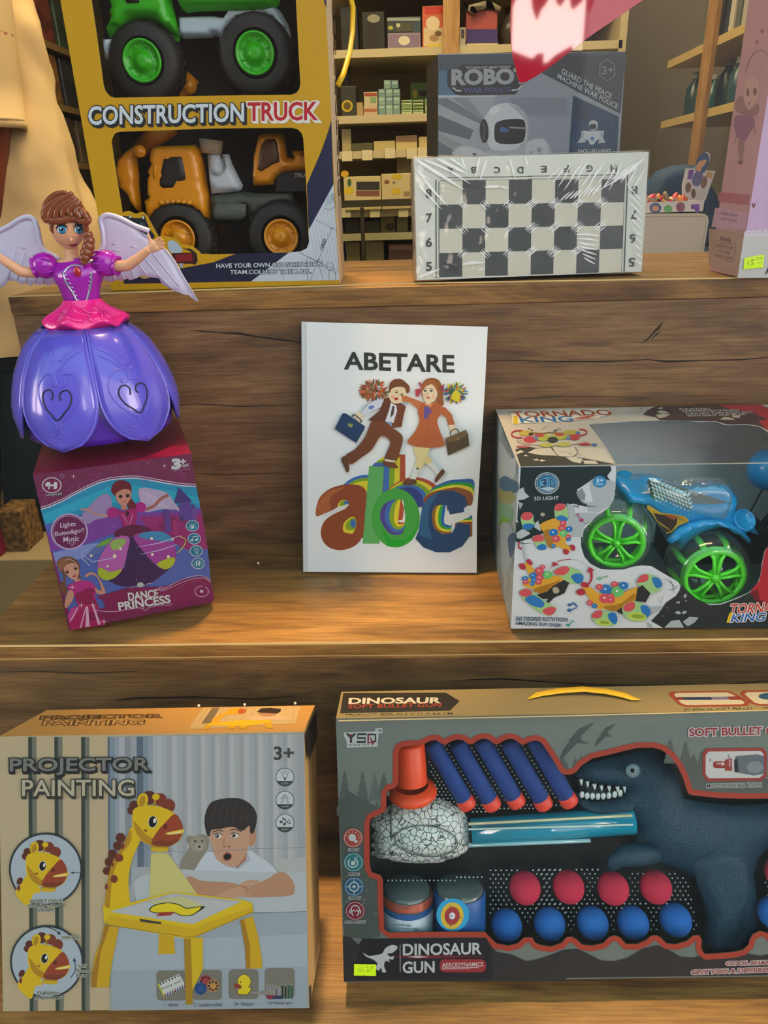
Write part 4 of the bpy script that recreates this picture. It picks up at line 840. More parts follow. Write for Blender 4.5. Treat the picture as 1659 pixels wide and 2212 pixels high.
# contents strip
for x, w, cap, tl, tr in ((-8, 'book', '1  Book', (76, 1650), (214, 1648)), (356, 'slide', '3  Lantern slide', (372, 1646), (664, 1642)), (730, 'duck', '24  Pattern', (786, 1638), (988, 1635)), (1100, 'pens', '12 Water pen', (1136, 1632), (1380, 1628))):
    i = Art(B.front, Q4, g=G, base=.0018); y0 = {'book': 1314, 'slide': 1306, 'duck': 1300, 'pens': 1288}[w]; i.rrect(x, y0, x+304, y0+304, 40, '#7b786c')
    if w == 'book':
        i.poly([(0, 1452), (222, 1344), (298, 1482), (70, 1590)], '#cfd3cc'); i.poly([(0, 1452), (18, 1444), (84, 1584), (70, 1590)], '#b9c23a'); i.text('Drawing', (40, 1490), (150, 1440), 30, '#1f2522', .2); i.text('book', (172, 1430), (238, 1398), 26, '#1f2522', .2)
        for k in range(7): i.oval(32+k*30, 1450-k*14, 9, 9, '#2c332e')
        for k in range(9): i.poly([(70+k*25, 1588-k*12), (80+k*25, 1535-k*12), (92+k*25, 1578-k*12)], ['#7a2a3a', '#3a4a8a', '#5a3a7a', '#2a5a4a'][k % 4])
    elif w == 'slide':
        for cx_, cy_, c in ((495, 1420, '#a33c44'), (442, 1496, '#24558e'), (570, 1468, '#b98a52')):
            i.oval(cx_, cy_, 62, 64, c)
            for k in range(8): i.oval(cx_+44*cos(k*pi/4), cy_+44*sin(k*pi/4), 12, 12, '#3a2018' if c != '#24558e' else '#173a66')
            if c == '#b98a52': i.oval(cx_, cy_, 24, 24, '#c6923f')
    elif w == 'duck':
        i.oval(888, 1424, 72, 76, '#22221e'); i.spoly([(818, 1510), (850, 1490), (960, 1480), (962, 1500), (935, 1550), (900, 1560), (830, 1556)], '#22221e'); i.oval(888, 1424, 67, 71, '#e2cc1a'); i.spoly([(824, 1512), (850, 1494), (955, 1486), (930, 1545), (900, 1554), (834, 1550)], '#e2cc1a')
        i.poly([(776, 1444), (830, 1448), (866, 1470), (845, 1492), (812, 1486), (790, 1495), (788, 1470)], '#8c3326'); i.oval(852, 1430, 6, 8, '#16140f'); i.poly([(940, 1540), (1285, 1480), (1285, 1590)], '#8f8d83')
    else:
        for k in range(9): xx = 1112+k*32; c = ['#8b90a0', '#9aa0ac', '#7f8894', '#a0a6b0', '#8993a4', '#1d2a24', '#1f3a2e', '#1f5a3a', '#2a5a3e'][k]; yy = 1470+(k*37 % 30)-(20 if k > 6 else 0); i.poly([(xx, 1600), (xx, yy), (xx+9, yy-36), (xx+18, yy), (xx+18, 1600)], c); i.poly([(xx+4, yy-14), (xx+9, yy-36), (xx+14, yy-14)], '#cfc9b4')
        i.poly([(1108, 1560), (1230, 1565), (1270, 1590), (1270, 1602), (1130, 1606)], '#8a2a42'); i.poly([(1170, 1575), (1280, 1565), (1280, 1602), (1180, 1604)], '#26365e')
    i.text(cap, tl, tr, 30 if w == 'book' else 36, '#5b6064', .3); i.build('contents_picture', pb)
# top flap print
p = Art(B.top, Q1); p.text('PROJECTOR', (430, 362), (1650, 342), 48, '#8a6a38', .3, 4, '#4a2f18', dx=-15); p.text('PAINTING', (455, 412), (1480, 402), 48, '#c69a55', .3, 4, '#4a2f18', dx=-18)
p.zoom(*Q2); p.poly([(470, 282), (1468, 262), (1412, 442), (1180, 450), (330, 500), (345, 450)], '#bfa376')
for k in range(12): x = 520+k*80; p.line([(x, 280-k*1.6), (x-110+k*8, 430)], 5, '#a58a60')
p.poly([(560, 280), (640, 278), (540, 440), (450, 440)], '#77684f')
p.poly([(545, 435), (570, 385), (690, 325), (740, 290), (840, 282), (915, 300), (900, 330), (770, 345), (700, 352), (640, 400), (625, 440)], '#d39c22'); p.poly([(850, 282), (915, 298), (900, 330), (840, 345), (820, 318)], '#b4562a')
p.poly([(500, 440), (860, 404), (1160, 404), (1170, 430), (900, 468), (515, 458)], '#d9ae1a'); [p.poly(q, '#c89a1c') for q in ([(500, 452), (570, 460), (500, 500), (455, 500)], [(730, 462), (800, 462), (790, 492), (720, 494)], [(850, 465), (930, 462), (900, 494), (835, 492)], [(1105, 430), (1170, 425), (1180, 488), (1105, 484)])]
p.poly([(910, 385), (1010, 355), (1240, 350), (1385, 392), (1370, 405), (960, 405)], '#c9a987'); p.poly([(1030, 330), (1225, 330), (1200, 360), (1110, 370), (1060, 360)], '#a97d5e'); p.poly([(1020, 320), (1060, 285), (1150, 278), (1265, 290), (1262, 318), (1220, 338), (1060, 330)], '#33261c')
p.build('top_print', pb)
# foam crumbs lying on the boxes and the shelf
bead_spots = [((430, 1524), None), ((529, 1521), None), ((638, 1518), None)]
WH = mat('#d8d4cc', .7, bump=.3, bscale=900); cr0 = None
def crumb(p, r, lab):
    global cr0
    if cr0 is None: cr0 = tag(MB().ball(p+V((0, 0, r)), r, WH, 10).build('foam_crumb'), lab, 'foam crumb', 'white foam crumbs'); return cr0
    c = cr0.copy(); COL.objects.link(c); s = r/.00125; c.location = p; c.scale = (s, s, s); c['label'] = lab; return c
bt = B.top
crumb(bt.at(430, 1527, .0004), .00125, 'leftmost white foam crumb on the giraffe box lid'); crumb(bt.at(529, 1525, .0004), .00125, 'middle white foam crumb on the giraffe box lid'); crumb(bt.at(638, 1522, .0004), .00125, 'rightmost white foam crumb on the giraffe box lid')
crumb(onZ(500, 1168, Z2+.0002), .001, 'white foam crumb at the back of the middle shelf'); crumb(onZ(539, 1170, Z2+.0002), .0011, 'white foam crumb at the shelf back nearer the book'); crumb(onZ(558, 1219, Z2+.0002), .0014, 'white foam crumb in the middle of the shelf')
# ------------------------------------------------------------------ primer on the middle shelf
ZE = (630, 670, 3.6867)
zb = Z2+.0022; bl, br = onZ(655, 1237.5, zb), onZ(1028, 1238, zb); tl, tr = onY(651.5, 695, .7105), onY(1054, 707, .7105)
n_ = (br-bl).cross((tl+tr)/2-(bl+br)/2).normalized(); fb = Face((bl+br)/2, n_)
G = 1.0
bk = thing('primer_book', 'white glossy alphabet primer leaning on the middle riser, ABETARE on its cover', 'book', (bl+br)/2)
cov = mat('#e2e3e1', .18, g=1.05, spec=.5, coat=.3)
out = Zm(ZE, [(78, 92), (1562, 132), (1540, 600), (1505, 1180), (1475, 1650), (1474, 2092), (92, 2084), (84, 1100)])
mb = MB(); sheet(mb, fb, out, cov); mb.build('front_cover', bk)
mb = MB(); ins = [(p[0]+(1.2 if p[0] < 800 else -1.2), p[1]+(1.2 if p[1] < 900 else -1.2)) for p in out]
panel(mb, fb.deeper(.0004), ins, .0042, mat('#d9d5c8', .7)); mb.build('page_block', bk)
mb = MB(); sheet(mb, fb, out, cov); mb.v = [v-n_*.005 for v in mb.v]; mb.build('back_cover', bk)
a = Art(fb, ZE, g=G, rough=.2, coat=.3)
a.poly([(78, 92), (112, 93), (126, 2085), (92, 2084)], '#cdd1d1'); a.line([(116, 94), (120, 700), (128, 2084)], 3, '#c3c8c9'); a.build('spine_crease', bk)
a = Art(fb, ZE, g=G, rough=.2, coat=.3, base=.0005)
a.text('ABETARE', (424, 336), (1291, 362), 132, '#2e3330', 1.0); a.build('title_lettering', bk)
# the letters a b c with rainbow edges
a = Art(fb, ZE, g=G, rough=.2, coat=.3, base=.0004)
R, Yw, Gn, Bl, Pu = '#a8492c', '#d9c62c', '#7d9c1e', '#3a66a8', '#5a4a9a'
def shift(pts, dx, dy): return [(x+dx, y+dy) for x, y in pts]
ca = [(196, 1640), (197, 1570), (225, 1490), (300, 1425), (400, 1392), (500, 1388), (570, 1410), (602, 1470), (605, 1600), (640, 1720), (672, 1800), (640, 1830), (560, 1815), (545, 1840), (480, 1890), (380, 1912), (290, 1885), (240, 1820), (235, 1740), (270, 1670), (340, 1622), (420, 1585), (455, 1550), (430, 1540), (380, 1560), (330, 1590), (260, 1620)]
for k, c in enumerate([Bl, Gn, Yw]): a.spoly([(350+k*5, 1470), (400, 1400+k*26), (500+k*2, 1330+k*24), (620, 1318+k*22), (640, 1430), (500, 1460)], c)
a.spoly(ca, '#8a4322', 3); a.spoly([(200, 1630), (210, 1530), (300, 1440), (420, 1410), (330, 1470), (300, 1520), (310, 1590)], '#a35a30')
a.spoly([(365, 1560), (395, 1515), (450, 1520), (440, 1545), (400, 1560)], Yw); a.spoly([(385, 1558), (400, 1520), (452, 1522), (440, 1545)], Gn); a.oval(436, 1532, 18, 16, Bl); a.poly([(376, 1568), (455, 1548), (425, 1585), (310, 1630), (255, 1650), (240, 1640), (300, 1610)], '#dadad2')
a.spoly([(412, 1760), (415, 1700), (460, 1655), (500, 1650), (515, 1700), (490, 1775), (450, 1775)], Yw); a.spoly([(430, 1740), (440, 1690), (480, 1655), (512, 1670), (505, 1740), (470, 1755)], Gn); a.oval(490, 1698, 22, 34, Bl)
for k, c in enumerate([R, Yw, Gn, Bl, '#4a3a86']): a.poly([(905-k*42, 1150+k*22), (905-k*42-(5 if k else 0), 1500), (735, 1500), (640, 1240), (650-k*2+(70 if k == 0 else 0)+(100-k*28), 1150+k*22)], c)
a.poly([(616, 1242), (736, 1246), (722, 1500), (700, 1860), (565, 1860), (596, 1500)], '#5aa457')
for k, c in enumerate([R, Yw, Gn, Bl, '#2a3a7a']): a.spoly([(740-k*4, 1480+k*16), (840-k*10, 1370+k*18), (960-k*4, 1330+k*20), (1080-k*16, 1350+k*24), (1160-k*30, 1420+k*18), (1120-k*20, 1560), (900, 1560)], c)
a.poly(oval(828, 1655, 192, 235, 0, 40), '#3f9a3c'); a.poly(oval(850, 1640, 155, 190, 0, 36)[2:16]+[(760, 1880), (840, 1888), (960, 1830), (1015, 1700)], '#1f9a22')
for k, c in enumerate(['#4a3f86', Bl, Gn, Yw, R, '#dcdcd6']): a.spoly([(705+k*36, 1660), (725+k*34, 1560), (800+k*17, 1512), (860+k*4, 1520+k), (900, 1600), (902, 1690-k*2), (890-k*2, 1760-k*14), (850-k, 1790-k*22), (770+k*20, 1770-k*20)], c)
for k, c in enumerate(['#1f5aa0', '#1f8f2f', Yw, '#8a4a22']): a.spoly([(1050, 1520), (1120-k*6, 1420+k*12), (1240, 1360+k*20), (1340, 1348+k*22), (1446-k*3, 1352+k*36), (1443-k*4, 1460+k*30), (1360, 1560), (1150, 1600)], c)
cc = [(1026, 1650), (1040, 1560), (1090, 1490), (1180, 1440), (1290, 1438), (1380, 1480), (1405, 1550), (1370, 1580), (1375, 1608), (1262, 1628), (1240, 1570), (1190, 1550), (1150, 1580), (1130, 1660), (1150, 1740), (1200, 1785), (1280, 1770), (1318, 1690), (1420, 1710), (1424, 1790), (1360, 1880), (1260, 1928), (1150, 1928), (1050, 1890), (985, 1820), (1010, 1760)]
for k, c in enumerate(['#1f5aa0', '#1f8f2f', Yw, '#8a4a22']): a.poly([(1437, 1636+k*16), (1437, 1740+k*20), (1390, 1810), (1300, 1760), (1300, 1700), (1330-k*6, 1680+k*6), (1400-k*24, 1640+k*16)], c)
a.poly(cc, '#1c3f66'); a.poly([(1026, 1640), (1045, 1555), (1095, 1492), (1180, 1445), (1100, 1560), (1085, 1700), (1120, 1830), (1010, 1790)], '#2a5a80')
for k, c in enumerate(['#8a5a22', Yw, '#2fa02f', '#2060b0', '#dcdcd6']): a.spoly([(1118+k*24, 1660), (1128+k*24, 1580+k*2), (1165+k*16, 1552), (1215+k*5, 1560+k*2), (1230+k*3, 1610+k*4), (1255+k*6, 1690-k*4), (1270, 1770-k*14), (1200+k*10, 1780-k*18), (1140+k*20, 1740-k*10)], c)
a.poly([(1262, 1628), (1230, 1590), (1250, 1690), (1318, 1690), (1420, 1645), (1405, 1600), (1375, 1608)], '#dadbd6')
a.build('letter_print', bk)
# boy and girl with satchels and flowers
k = Art(fb, ZE, g=G, rough=.2, coat=.3, base=.0016)
rr = random.Random(3)
for cx, cy, rx, ry, cols, n in ((655, 640, 105, 85, ['#b0512e', '#8c3a22', '#5a6a2a', '#2f4a34', '#c46a3c', '#7a3a2a'], 120), (1300, 655, 85, 85, ['#1f4a8a', '#1f5a3a', '#2a6a9a', '#c9c01f', '#2a3a6a', '#3a6a3a', '#b0512e'], 110)):
    for q in range(n):
        an = rr.random()*2*pi; d = sqrt(rr.random()); x, y = cx+rx*d*cos(an), cy+ry*d*sin(an)*.9; l = 26; t_ = an+rr.random()-.5
        k.poly([(x-l*cos(t_), y-l*sin(t_)), (x+7*sin(t_), y-7*cos(t_)), (x+l*cos(t_), y+l*sin(t_)), (x-7*sin(t_), y+7*cos(t_))], rr.choice(cols))
k.spoly([(1270, 700), (1300, 640), (1340, 660), (1330, 730)], '#c9b91f')
SKN = '#d9c4a0'
# boy
k.spoly([(725, 705), (640, 725), (590, 765), (555, 800), (545, 825), (585, 838), (640, 800), (720, 765)], '#c3c9d2'); k.line([(725, 707), (640, 727), (585, 770), (548, 820)], 3, '#4a5468', smooth=True); k.spoly([(610, 775), (640, 760), (660, 770), (630, 790)], '#5a6ab0')
k.spoly([(500, 830), (540, 815), (565, 845), (560, 890), (535, 893), (510, 865)], SKN); k.line([(510, 850), (520, 880), (545, 885)], 3, '#6a5a3a', smooth=True)
k.poly([(405, 822), (432, 822), (585, 925), (578, 950), (515, 1058), (342, 945)], '#1a3a5c'); k.line([(480, 850), (500, 832), (555, 880), (545, 895)], 9, '#14243a', smooth=True); k.poly([(448, 902), (490, 905), (478, 938), (445, 920)], '#8a8a52')
k.poly([(740, 700), (830, 690), (905, 765), (880, 840), (870, 930), (805, 938), (745, 895), (640, 890), (612, 872), (700, 800)], '#5a3220'); k.poly([(790, 735), (850, 770), (815, 900), (745, 885), (775, 800)], '#c9cdd3'); k.poly([(800, 765), (820, 765), (812, 830), (785, 860)], '#4a3a34'); k.poly([(825, 720), (910, 765), (890, 850), (875, 930), (800, 935), (840, 800)], '#6a3a24'); k.poly([(745, 885), (795, 890), (800, 930)], '#7a90b0')
k.spoly([(640, 890), (745, 895), (800, 935), (870, 985), (886, 1030), (870, 1100), (830, 1200), (740, 1185), (770, 1110), (785, 1045), (715, 1000), (640, 1110), (560, 1170), (470, 1228), (428, 1160), (500, 1110), (570, 1030), (610, 950)], '#6b3d24'); k.line([(715, 1000), (790, 1045), (740, 1180)], 3, '#3a2014')
k.spoly([(395, 1185), (428, 1162), (450, 1210), (460, 1270), (440, 1292), (415, 1240)], '#5a3a20'); k.spoly([(735, 1195), (800, 1205), (845, 1245), (830, 1258), (740, 1235)], '#6a3a20'); k.poly([(745, 1186), (825, 1198), (815, 1212), (742, 1202)], '#d4d4c4')
k.spoly([(778, 640), (775, 690), (800, 735), (850, 742), (900, 715), (915, 660), (905, 610), (850, 590), (790, 600)], SKN)
k.spoly([(775, 650), (780, 590), (815, 552), (870, 548), (910, 575), (940, 610), (938, 650), (915, 662), (900, 620), (850, 610), (800, 625), (785, 655)], '#6b3f22'); k.oval(836, 655, 14, 6, '#5a3a2a', -20); k.oval(878, 678, 12, 6, '#5a3a2a', 30); k.line([(815, 645), (845, 640)], 4, '#4a2a1a'); k.line([(865, 668), (895, 664)], 4, '#4a2a1a'); k.spoly([(815, 700), (840, 695), (850, 710), (825, 718)], '#9a2f22'); k.line([(852, 668), (846, 688), (858, 690)], 3, '#9a6a4a'); k.oval(805, 690, 14, 12, '#d39a78')
# girl
k.poly([(875, 690), (905, 680), (1000, 715), (1075, 745), (1100, 800), (1010, 790), (945, 735), (880, 722)], '#b5683c'); k.poly([(870, 735), (935, 750), (910, 755), (870, 745)], '#8fa0c8')
k.spoly([(1045, 740), (1150, 735), (1200, 770), (1185, 830), (1160, 880), (1180, 960), (1220, 1060), (1200, 1085), (1080, 1098), (970, 1080), (922, 1045), (980, 970), (1018, 880), (1005, 800)], '#a85a30'); k.line([(1100, 780), (1090, 900), (1060, 1080)], 3, '#8c4624', smooth=True); k.line([(985, 1010), (1080, 1030), (1190, 1020)], 3, '#8c4624', smooth=True)
k.poly([(1180, 765), (1225, 775), (1275, 830), (1302, 915), (1245, 918), (1235, 860), (1190, 825)], '#a85a30'); k.poly([(1250, 915), (1298, 912), (1315, 955), (1295, 975), (1262, 965)], SKN)
k.poly([(1055, 770), (1090, 765), (1125, 825), (1100, 815), (1075, 870), (1052, 860)], '#5a4a8a'); k.poly([(1050, 745), (1085, 735), (1130, 745), (1100, 772)], '#c98a5a')
k.spoly([(1040, 690), (1035, 600), (1065, 555), (1110, 540), (1165, 552), (1195, 600), (1205, 680), (1210, 760), (1150, 730), (1170, 660), (1120, 600), (1060, 640)], '#8a5024'); k.spoly([(1040, 640), (1050, 700), (1080, 750), (1115, 735), (1150, 700), (1155, 640), (1120, 590), (1065, 610)], SKN); k.spoly([(1040, 650), (1050, 590), (1110, 560), (1160, 600), (1165, 660), (1130, 600), (1080, 590)], '#9a5c2a')
k.oval(1064, 642, 12, 8, '#3a4a3a'); k.oval(1112, 642, 13, 8, '#3a4a3a'); k.line([(1048, 628), (1078, 624)], 4, '#4a2a1a'); k.line([(1095, 624), (1130, 626)], 4, '#4a2a1a'); k.line([(1085, 650), (1078, 676), (1090, 680)], 3, '#a87a5a'); k.spoly([(1070, 694), (1090, 690), (1102, 696), (1088, 706)], '#b04a3a'); k.oval(1055, 680, 12, 12, '#dca888'); k.oval(1130, 690, 12, 12, '#dca888')
k.poly([(1035, 620), (1005, 575), (1030, 575), (1042, 610)], '#a83a48'); k.poly([(1035, 625), (985, 630), (988, 690), (1012, 690), (1030, 645)], '#a83a48'); k.poly([(1180, 620), (1215, 585), (1210, 640), (1205, 660)], '#8a2f3c')
k.poly([(1225, 1020), (1390, 952), (1405, 985), (1416, 1080), (1245, 1158)], '#4a3a22'); k.poly([(1225, 1020), (1388, 952), (1402, 985), (1330, 1040), (1232, 1050)], '#6a5230'); k.line([(1270, 1005), (1265, 970), (1310, 945), (1335, 975)], 8, '#4a3a22', smooth=True); k.oval(1325, 1026, 7, 7, '#b0a060')
k.poly([(978, 1088), (1100, 1098), (1075, 1180), (1045, 1240), (1020, 1280), (975, 1255), (998, 1170), (972, 1130)], '#d2c48a'); k.poly([(1060, 1160), (1100, 1170), (1125, 1210), (1080, 1238), (1050, 1210)], '#cabb80')
k.poly([(975, 1240), (1020, 1262), (985, 1355), (940, 1348)], '#cfd4cf'); k.poly([(1082, 1230), (1125, 1208), (1190, 1285), (1160, 1310)], '#cfd4cf'); k.spoly([(885, 1372), (935, 1345), (990, 1352), (985, 1385), (900, 1395)], '#5a3a20'); k.spoly([(1140, 1350), (1165, 1305), (1200, 1265), (1220, 1290), (1190, 1330), (1148, 1375)], '#5a3a20'); k.poly([(990, 1255), (1010, 1250), (1012, 1272), (995, 1270)], '#5a6a4a')
k.build('children_print', bk)
# ------------------------------------------------------------------ stunt car in its windowed box, right end of the middle shelf
ZF, T1, T2, T3, T4 = (1040, 850, 2.680), (1050, 860, 5.352), (1350, 860, 5.369), (1080, 1090, 5.53), (1359, 1090, 5.53)
B = Box(.0891, .5412, Z2, -.52, .725, .3, .1721, .1518); C = B.C; fr = B.front; tp = B.top
tb = thing('stunt_car_box', 'window box with a blue stunt car with lime wheels, right end of the middle shelf', 'toy box', B.O+V((.14, 0, 0))); G = .95
fe = [proj(C(*c)) for c in ((0, 0, 1), (1, 0, 1), (1, 0, 0), (0, 0, 0))]; te = [proj(C(*c)) for c in ((0, 1, 1), (1, 1, 1), (1, 0, 1), (0, 0, 1))]
# window wraps from the lid over the front edge
whf = Zm(T1, [(1520, 775), (1500, 900), (1495, 1050), (1472, 1180), (1420, 1265), (1330, 1330), (1260, 1380), (1200, 1450)])+Zm(T3, [(1000, 300), (965, 400), (970, 500), (1005, 620), (1080, 710), (1200, 770), (1330, 782), (1480, 778), (1590, 745)])+Zm(T4, [(160, 728), (270, 738), (380, 805), (580, 920), (640, 1000), (720, 1080), (850, 1160), (950, 1190), (1080, 1190), (1230, 1140), (1420, 1060), (1520, 980), (1570, 860), (1590, 700), (1620, 560), (1680, 480)])
ur = proj(C(.99, 0, 1)); vr = proj(C(.99, 0, .3))
topedge = proj(C(.62, 0, 1))
e0 = proj(C((Zm(T1, [(1520, 775)])[0][0]-fe[0][0])/(fe[1][0]-fe[0][0]), 0, 1))
whf = [(e0[0], e0[1]+.6)]+whf[1:]+[(1690, 1180), (1760, 1120), (1800, 1015)]
fy = lambda u: fe[0][1]+(fe[1][1]-fe[0][1])*(u-fe[0][0])/(fe[1][0]-fe[0][0])
whf[-1] = (1800, fy(1800)+.6)
wht = [(1800, fy(1800)-.6), (e0[0], fy(e0[0])-.6)]+Zm(T1, [(1440, 660), (1380, 560), (1310, 460), (1240, 370), (1192, 318), (1195, 300), (1230, 290), (1400, 285)])+Zm(T2, [(0, 268), (350, 255), (700, 258), (860, 270), (1000, 266), (1070, 272), (1140, 300), (1200, 308), (1420, 302), (1560, 325), (1700, 420)])+[(1720, 960)]
WHT, DKG = mat('#cdd0ce', .35, g=G, coat=.2), mat('#1f2b2c', .4, g=1)
mb = MB(); panel(mb, fr, fe, .0006, mat('#c6cbcd', .35, g=G, coat=.2), [whf]); panel(mb, tp, te, .0006, mat('#c3bbae', .35, g=G, coat=.2), [wht])
mb.add([C(1, 0, 0), C(1, 0, 1), C(1, 1, 1), C(1, 1, 0), C(0, 1, 0), C(0, 1, 1), C(0, 0, 0)], [(3, 2, 1, 0), (4, 5, 2, 3), (6, 0, 3, 4)], mat('#7d8a88', .5))
mb.build('carton', tb)
ls = MB(); ls.add([C(0, 0, 0), C(0, 0, .94), C(0, .5, .97), C(0, 1, 1), C(0, 1, 0)], [(0, 1, 2, 3, 4)], mat('#7f8e8c', .5, vary=.4, bscale=25)); ls.build('side_panel', tb)
sl = Art(B.left, T1, g=G); 
for pts, c in (([(150, 480), (250, 640), (300, 700), (340, 690), (330, 900), (250, 960), (160, 940), (140, 700)], '#a9b6b8'), ([(165, 930), (230, 900), (300, 940), (370, 980), (365, 1080), (250, 1100), (170, 1030)], '#3a5f7a'), ([(150, 1060), (220, 1080), (300, 1080), (330, 1180), (220, 1230), (150, 1180)], '#8a8f5a'), ([(150, 1230), (280, 1240), (320, 1350), (250, 1480), (150, 1430)], '#6f9a7a'), ([(170, 1400), (220, 1370), (260, 1420), (230, 1490), (175, 1480)], '#6d9a2a')): sl.spoly(pts, c)
sl.zoom(*T3); sl.spoly([(10, 250), (120, 240), (170, 420), (150, 640), (80, 800), (30, 720)], '#8fa2a6'); sl.spoly([(100, 380), (180, 340), (175, 520), (130, 640), (100, 520)], '#31506e')
sl.build('side_print', tb)
tin = MB(); BK = mat('#dfe9e6', .4, g=1.15, bump=.35, bscale=260); tin.add([C(.01, .96, .02), C(.99, .96, .02), C(.99, .96, .98), C(.01, .96, .98)], [(0, 1, 2, 3)], BK); tin.build('backing_card', tb)
fl = MB(); sheet(fl, fr, whf, CLEAR, lift=-.0012); sheet(fl, tp, wht, CLEAR, lift=-.0012); fl.build('window_film', tb)
# front print
a = Art(fr, T1, g=G, rough=.35, coat=.2)
K, Gy = '#1a2829', '#a4abad'
a.poly([(402, 800), (1440, 785), (1450, 830), (1400, 900), (1440, 960), (1280, 900), (1200, 960), (1050, 1060), (1100, 1200), (1220, 1270), (1000, 1220), (930, 1250), (920, 1420), (700, 1560), (420, 1605), (360, 1400)], K)
a.poly([(1200, 960), (1300, 930), (1490, 960), (1490, 1060), (1440, 1240), (1300, 1320), (1180, 1310), (1150, 1200), (1240, 1200), (1210, 1060)], Gy); a.poly([(1040, 1090), (1110, 1040), (1150, 1120), (1140, 1190), (1070, 1160)], '#7d8688'); a.poly([(930, 1215), (1010, 1240), (1030, 1330), (1180, 1320), (1320, 1330), (1190, 1440), (1130, 1490), (1120, 1605), (990, 1605), (950, 1400)], Gy)
a.line([(1010, 1240), (1060, 1260), (1110, 1190), (1180, 1250), (1290, 1250)], [8, 12, 8, 10, 2], K); a.poly([(370, 1060), (430, 1030), (450, 1090), (500, 1140), (440, 1170), (380, 1180)], '#b3babb'); a.poly([(375, 1200), (430, 1220), (390, 1290)], '#9aa3a4'); a.line([(1120, 1440), (1160, 1450), (1200, 1430)], 5, K)
a.zoom(*T3); a.poly([(190, 200), (330, 300), (480, 330), (500, 420), (380, 400), (200, 450), (185, 420)], K); a.poly([(195, 340), (270, 290), (350, 330), (360, 350), (250, 410), (200, 400)], '#aab2b3'); a.poly([(430, 210), (480, 180), (490, 320), (410, 270)], '#b3babb'); a.line([(190, 420), (280, 470), (380, 460)], [6, 9, 2], K); a.line([(220, 480), (280, 460), (270, 400)], 4, K)
# burst of dark ground on the right part
a.zoom(*T4); a.poly([(420, 1480), (260, 1390), (360, 1290), (440, 1170), (560, 1090), (600, 1030), (620, 960), (800, 1120), (960, 1200), (1100, 1195), (1300, 1120), (1440, 1050), (1560, 980), (1660, 900), (2400, 900), (2400, 1470)], '#232a2b'); a.poly([(1440, 1050), (1560, 900), (1620, 560), (1700, 440), (2400, 420), (2400, 1460), (1900, 1470), (1600, 1200)], '#a3202f'); a.poly([(1450, 1040), (1540, 1010), (1560, 1130), (1640, 1180), (1560, 1200), (1490, 1120)], '#6a1a22')
for pts in ([(420, 1470), (500, 1390), (600, 1375), (655, 1470)], [(640, 1400), (720, 1340), (830, 1350), (780, 1410), (700, 1455)], [(540, 1290), (590, 1268), (625, 1300), (590, 1312)], [(630, 1290), (660, 1265), (695, 1282), (650, 1312)], [(650, 1080), (688, 1066), (680, 1110), (660, 1120)], [(555, 1170), (605, 1150), (600, 1185)], [(250, 1220), (400, 1205), (360, 1270), (250, 1330)], [(210, 1400), (270, 1430), (290, 1470), (230, 1480)], [(390, 1330), (410, 1325), (400, 1340)], [(445, 1230), (470, 1232), (455, 1242)], [(665, 1150), (692, 1140), (680, 1160)]): a.poly(pts, '#9da5a6')
a.zoom(*T4)
for p in ([(420, 880), (500, 930), (560, 1000)], [(480, 870), (520, 960), (530, 1050)], [(340, 1100), (370, 1180), (410, 1090)], [(590, 960), (540, 1010), (460, 1020)]): a.line(p, [2, 6, 3], '#2e393a')
a.build('rubble_print', tb)
m = Art(fr, T1, g=G, rough=.3, coat=.3, base=.0010)
m.oval(705, 985, 142, 126, '#b9c4c8', n=44); m.oval(705, 985, 132, 117, '#3d4b50', n=44); m.oval(705, 985, 120, 105, '#9fb0b8', n=44); m.oval(705, 985, 112, 98, '#1f5f86', n=44)
m.poly([(618, 950), (716, 902), (718, 1018), (624, 1036)], '#3f8fb8'); m.poly([(722, 902), (812, 946), (806, 1034), (722, 1018)], '#2f7aa8'); m.poly([(624, 1046), (720, 1026), (806, 1044), (720, 1076)], '#a9bcc4'); m.text('3', (632, 950), (700, 925), 88, '#123f5c', 1.2, 3, '#9fc3d4'); m.text('D', (738, 930), (800, 955), 84, '#123f5c', .8, 3, '#9fc3d4')
m.text('3D LIGHT', (556, 1142), (840, 1133), 40, '#bfc9c8', .6)
m.build('light_emblem', tb); m = Art(fr, T1, g=G, rough=.3, coat=.3, base=.0010); m.oval(1313, 966, 78, 68, '#2b7fae', n=36); m.text('3+', (1274, 930), (1352, 926), 46, '#d8e4ea', .6); m.text('AGES', (1268, 990), (1350, 987), 17, '#cfe0e8', .2)
m.build('age_badge', tb)
# little pictured cars
c = Art(fr, T3, g=G, rough=.35, coat=.2, base=.0012)
YC, YC2, RW = '#c9962a', '#9a6c1c', '#a3283a'
RED, BLUE, GRN = '#c04a52', '#1f6aa8', '#8fb878'
def tyre(pts, r0, b0): c.spoly(pts, GRN); c.spoly(r0, RED); c.spoly(b0, BLUE)
def dot(x, y, r, col): c.oval(x, y, r, r*.85, col); c.oval(x-r*.1, y-r*.1, r*.16, r*.16, '#e8eef2')
c.spoly([(470, 120), (530, 80), (640, 110), (650, 160), (560, 190), (470, 230)], '#20282a'); c.oval(510, 118, 28, 22, '#a49a80')
tyre([(248, 160), (280, 100), (360, 92), (400, 130), (400, 190), (420, 240), (360, 296), (285, 292), (262, 240)], [(252, 150), (285, 98), (355, 92), (396, 130), (360, 180), (290, 185)], [(275, 245), (330, 225), (405, 235), (410, 260), (350, 296), (285, 290)])
tyre([(650, 60), (680, 0), (760, -10), (800, 40), (810, 180), (740, 200), (670, 185)], [(650, 30), (690, -10), (765, -8), (780, 40), (720, 75), (665, 70)], [(668, 150), (740, 130), (808, 165), (790, 200), (690, 195)])
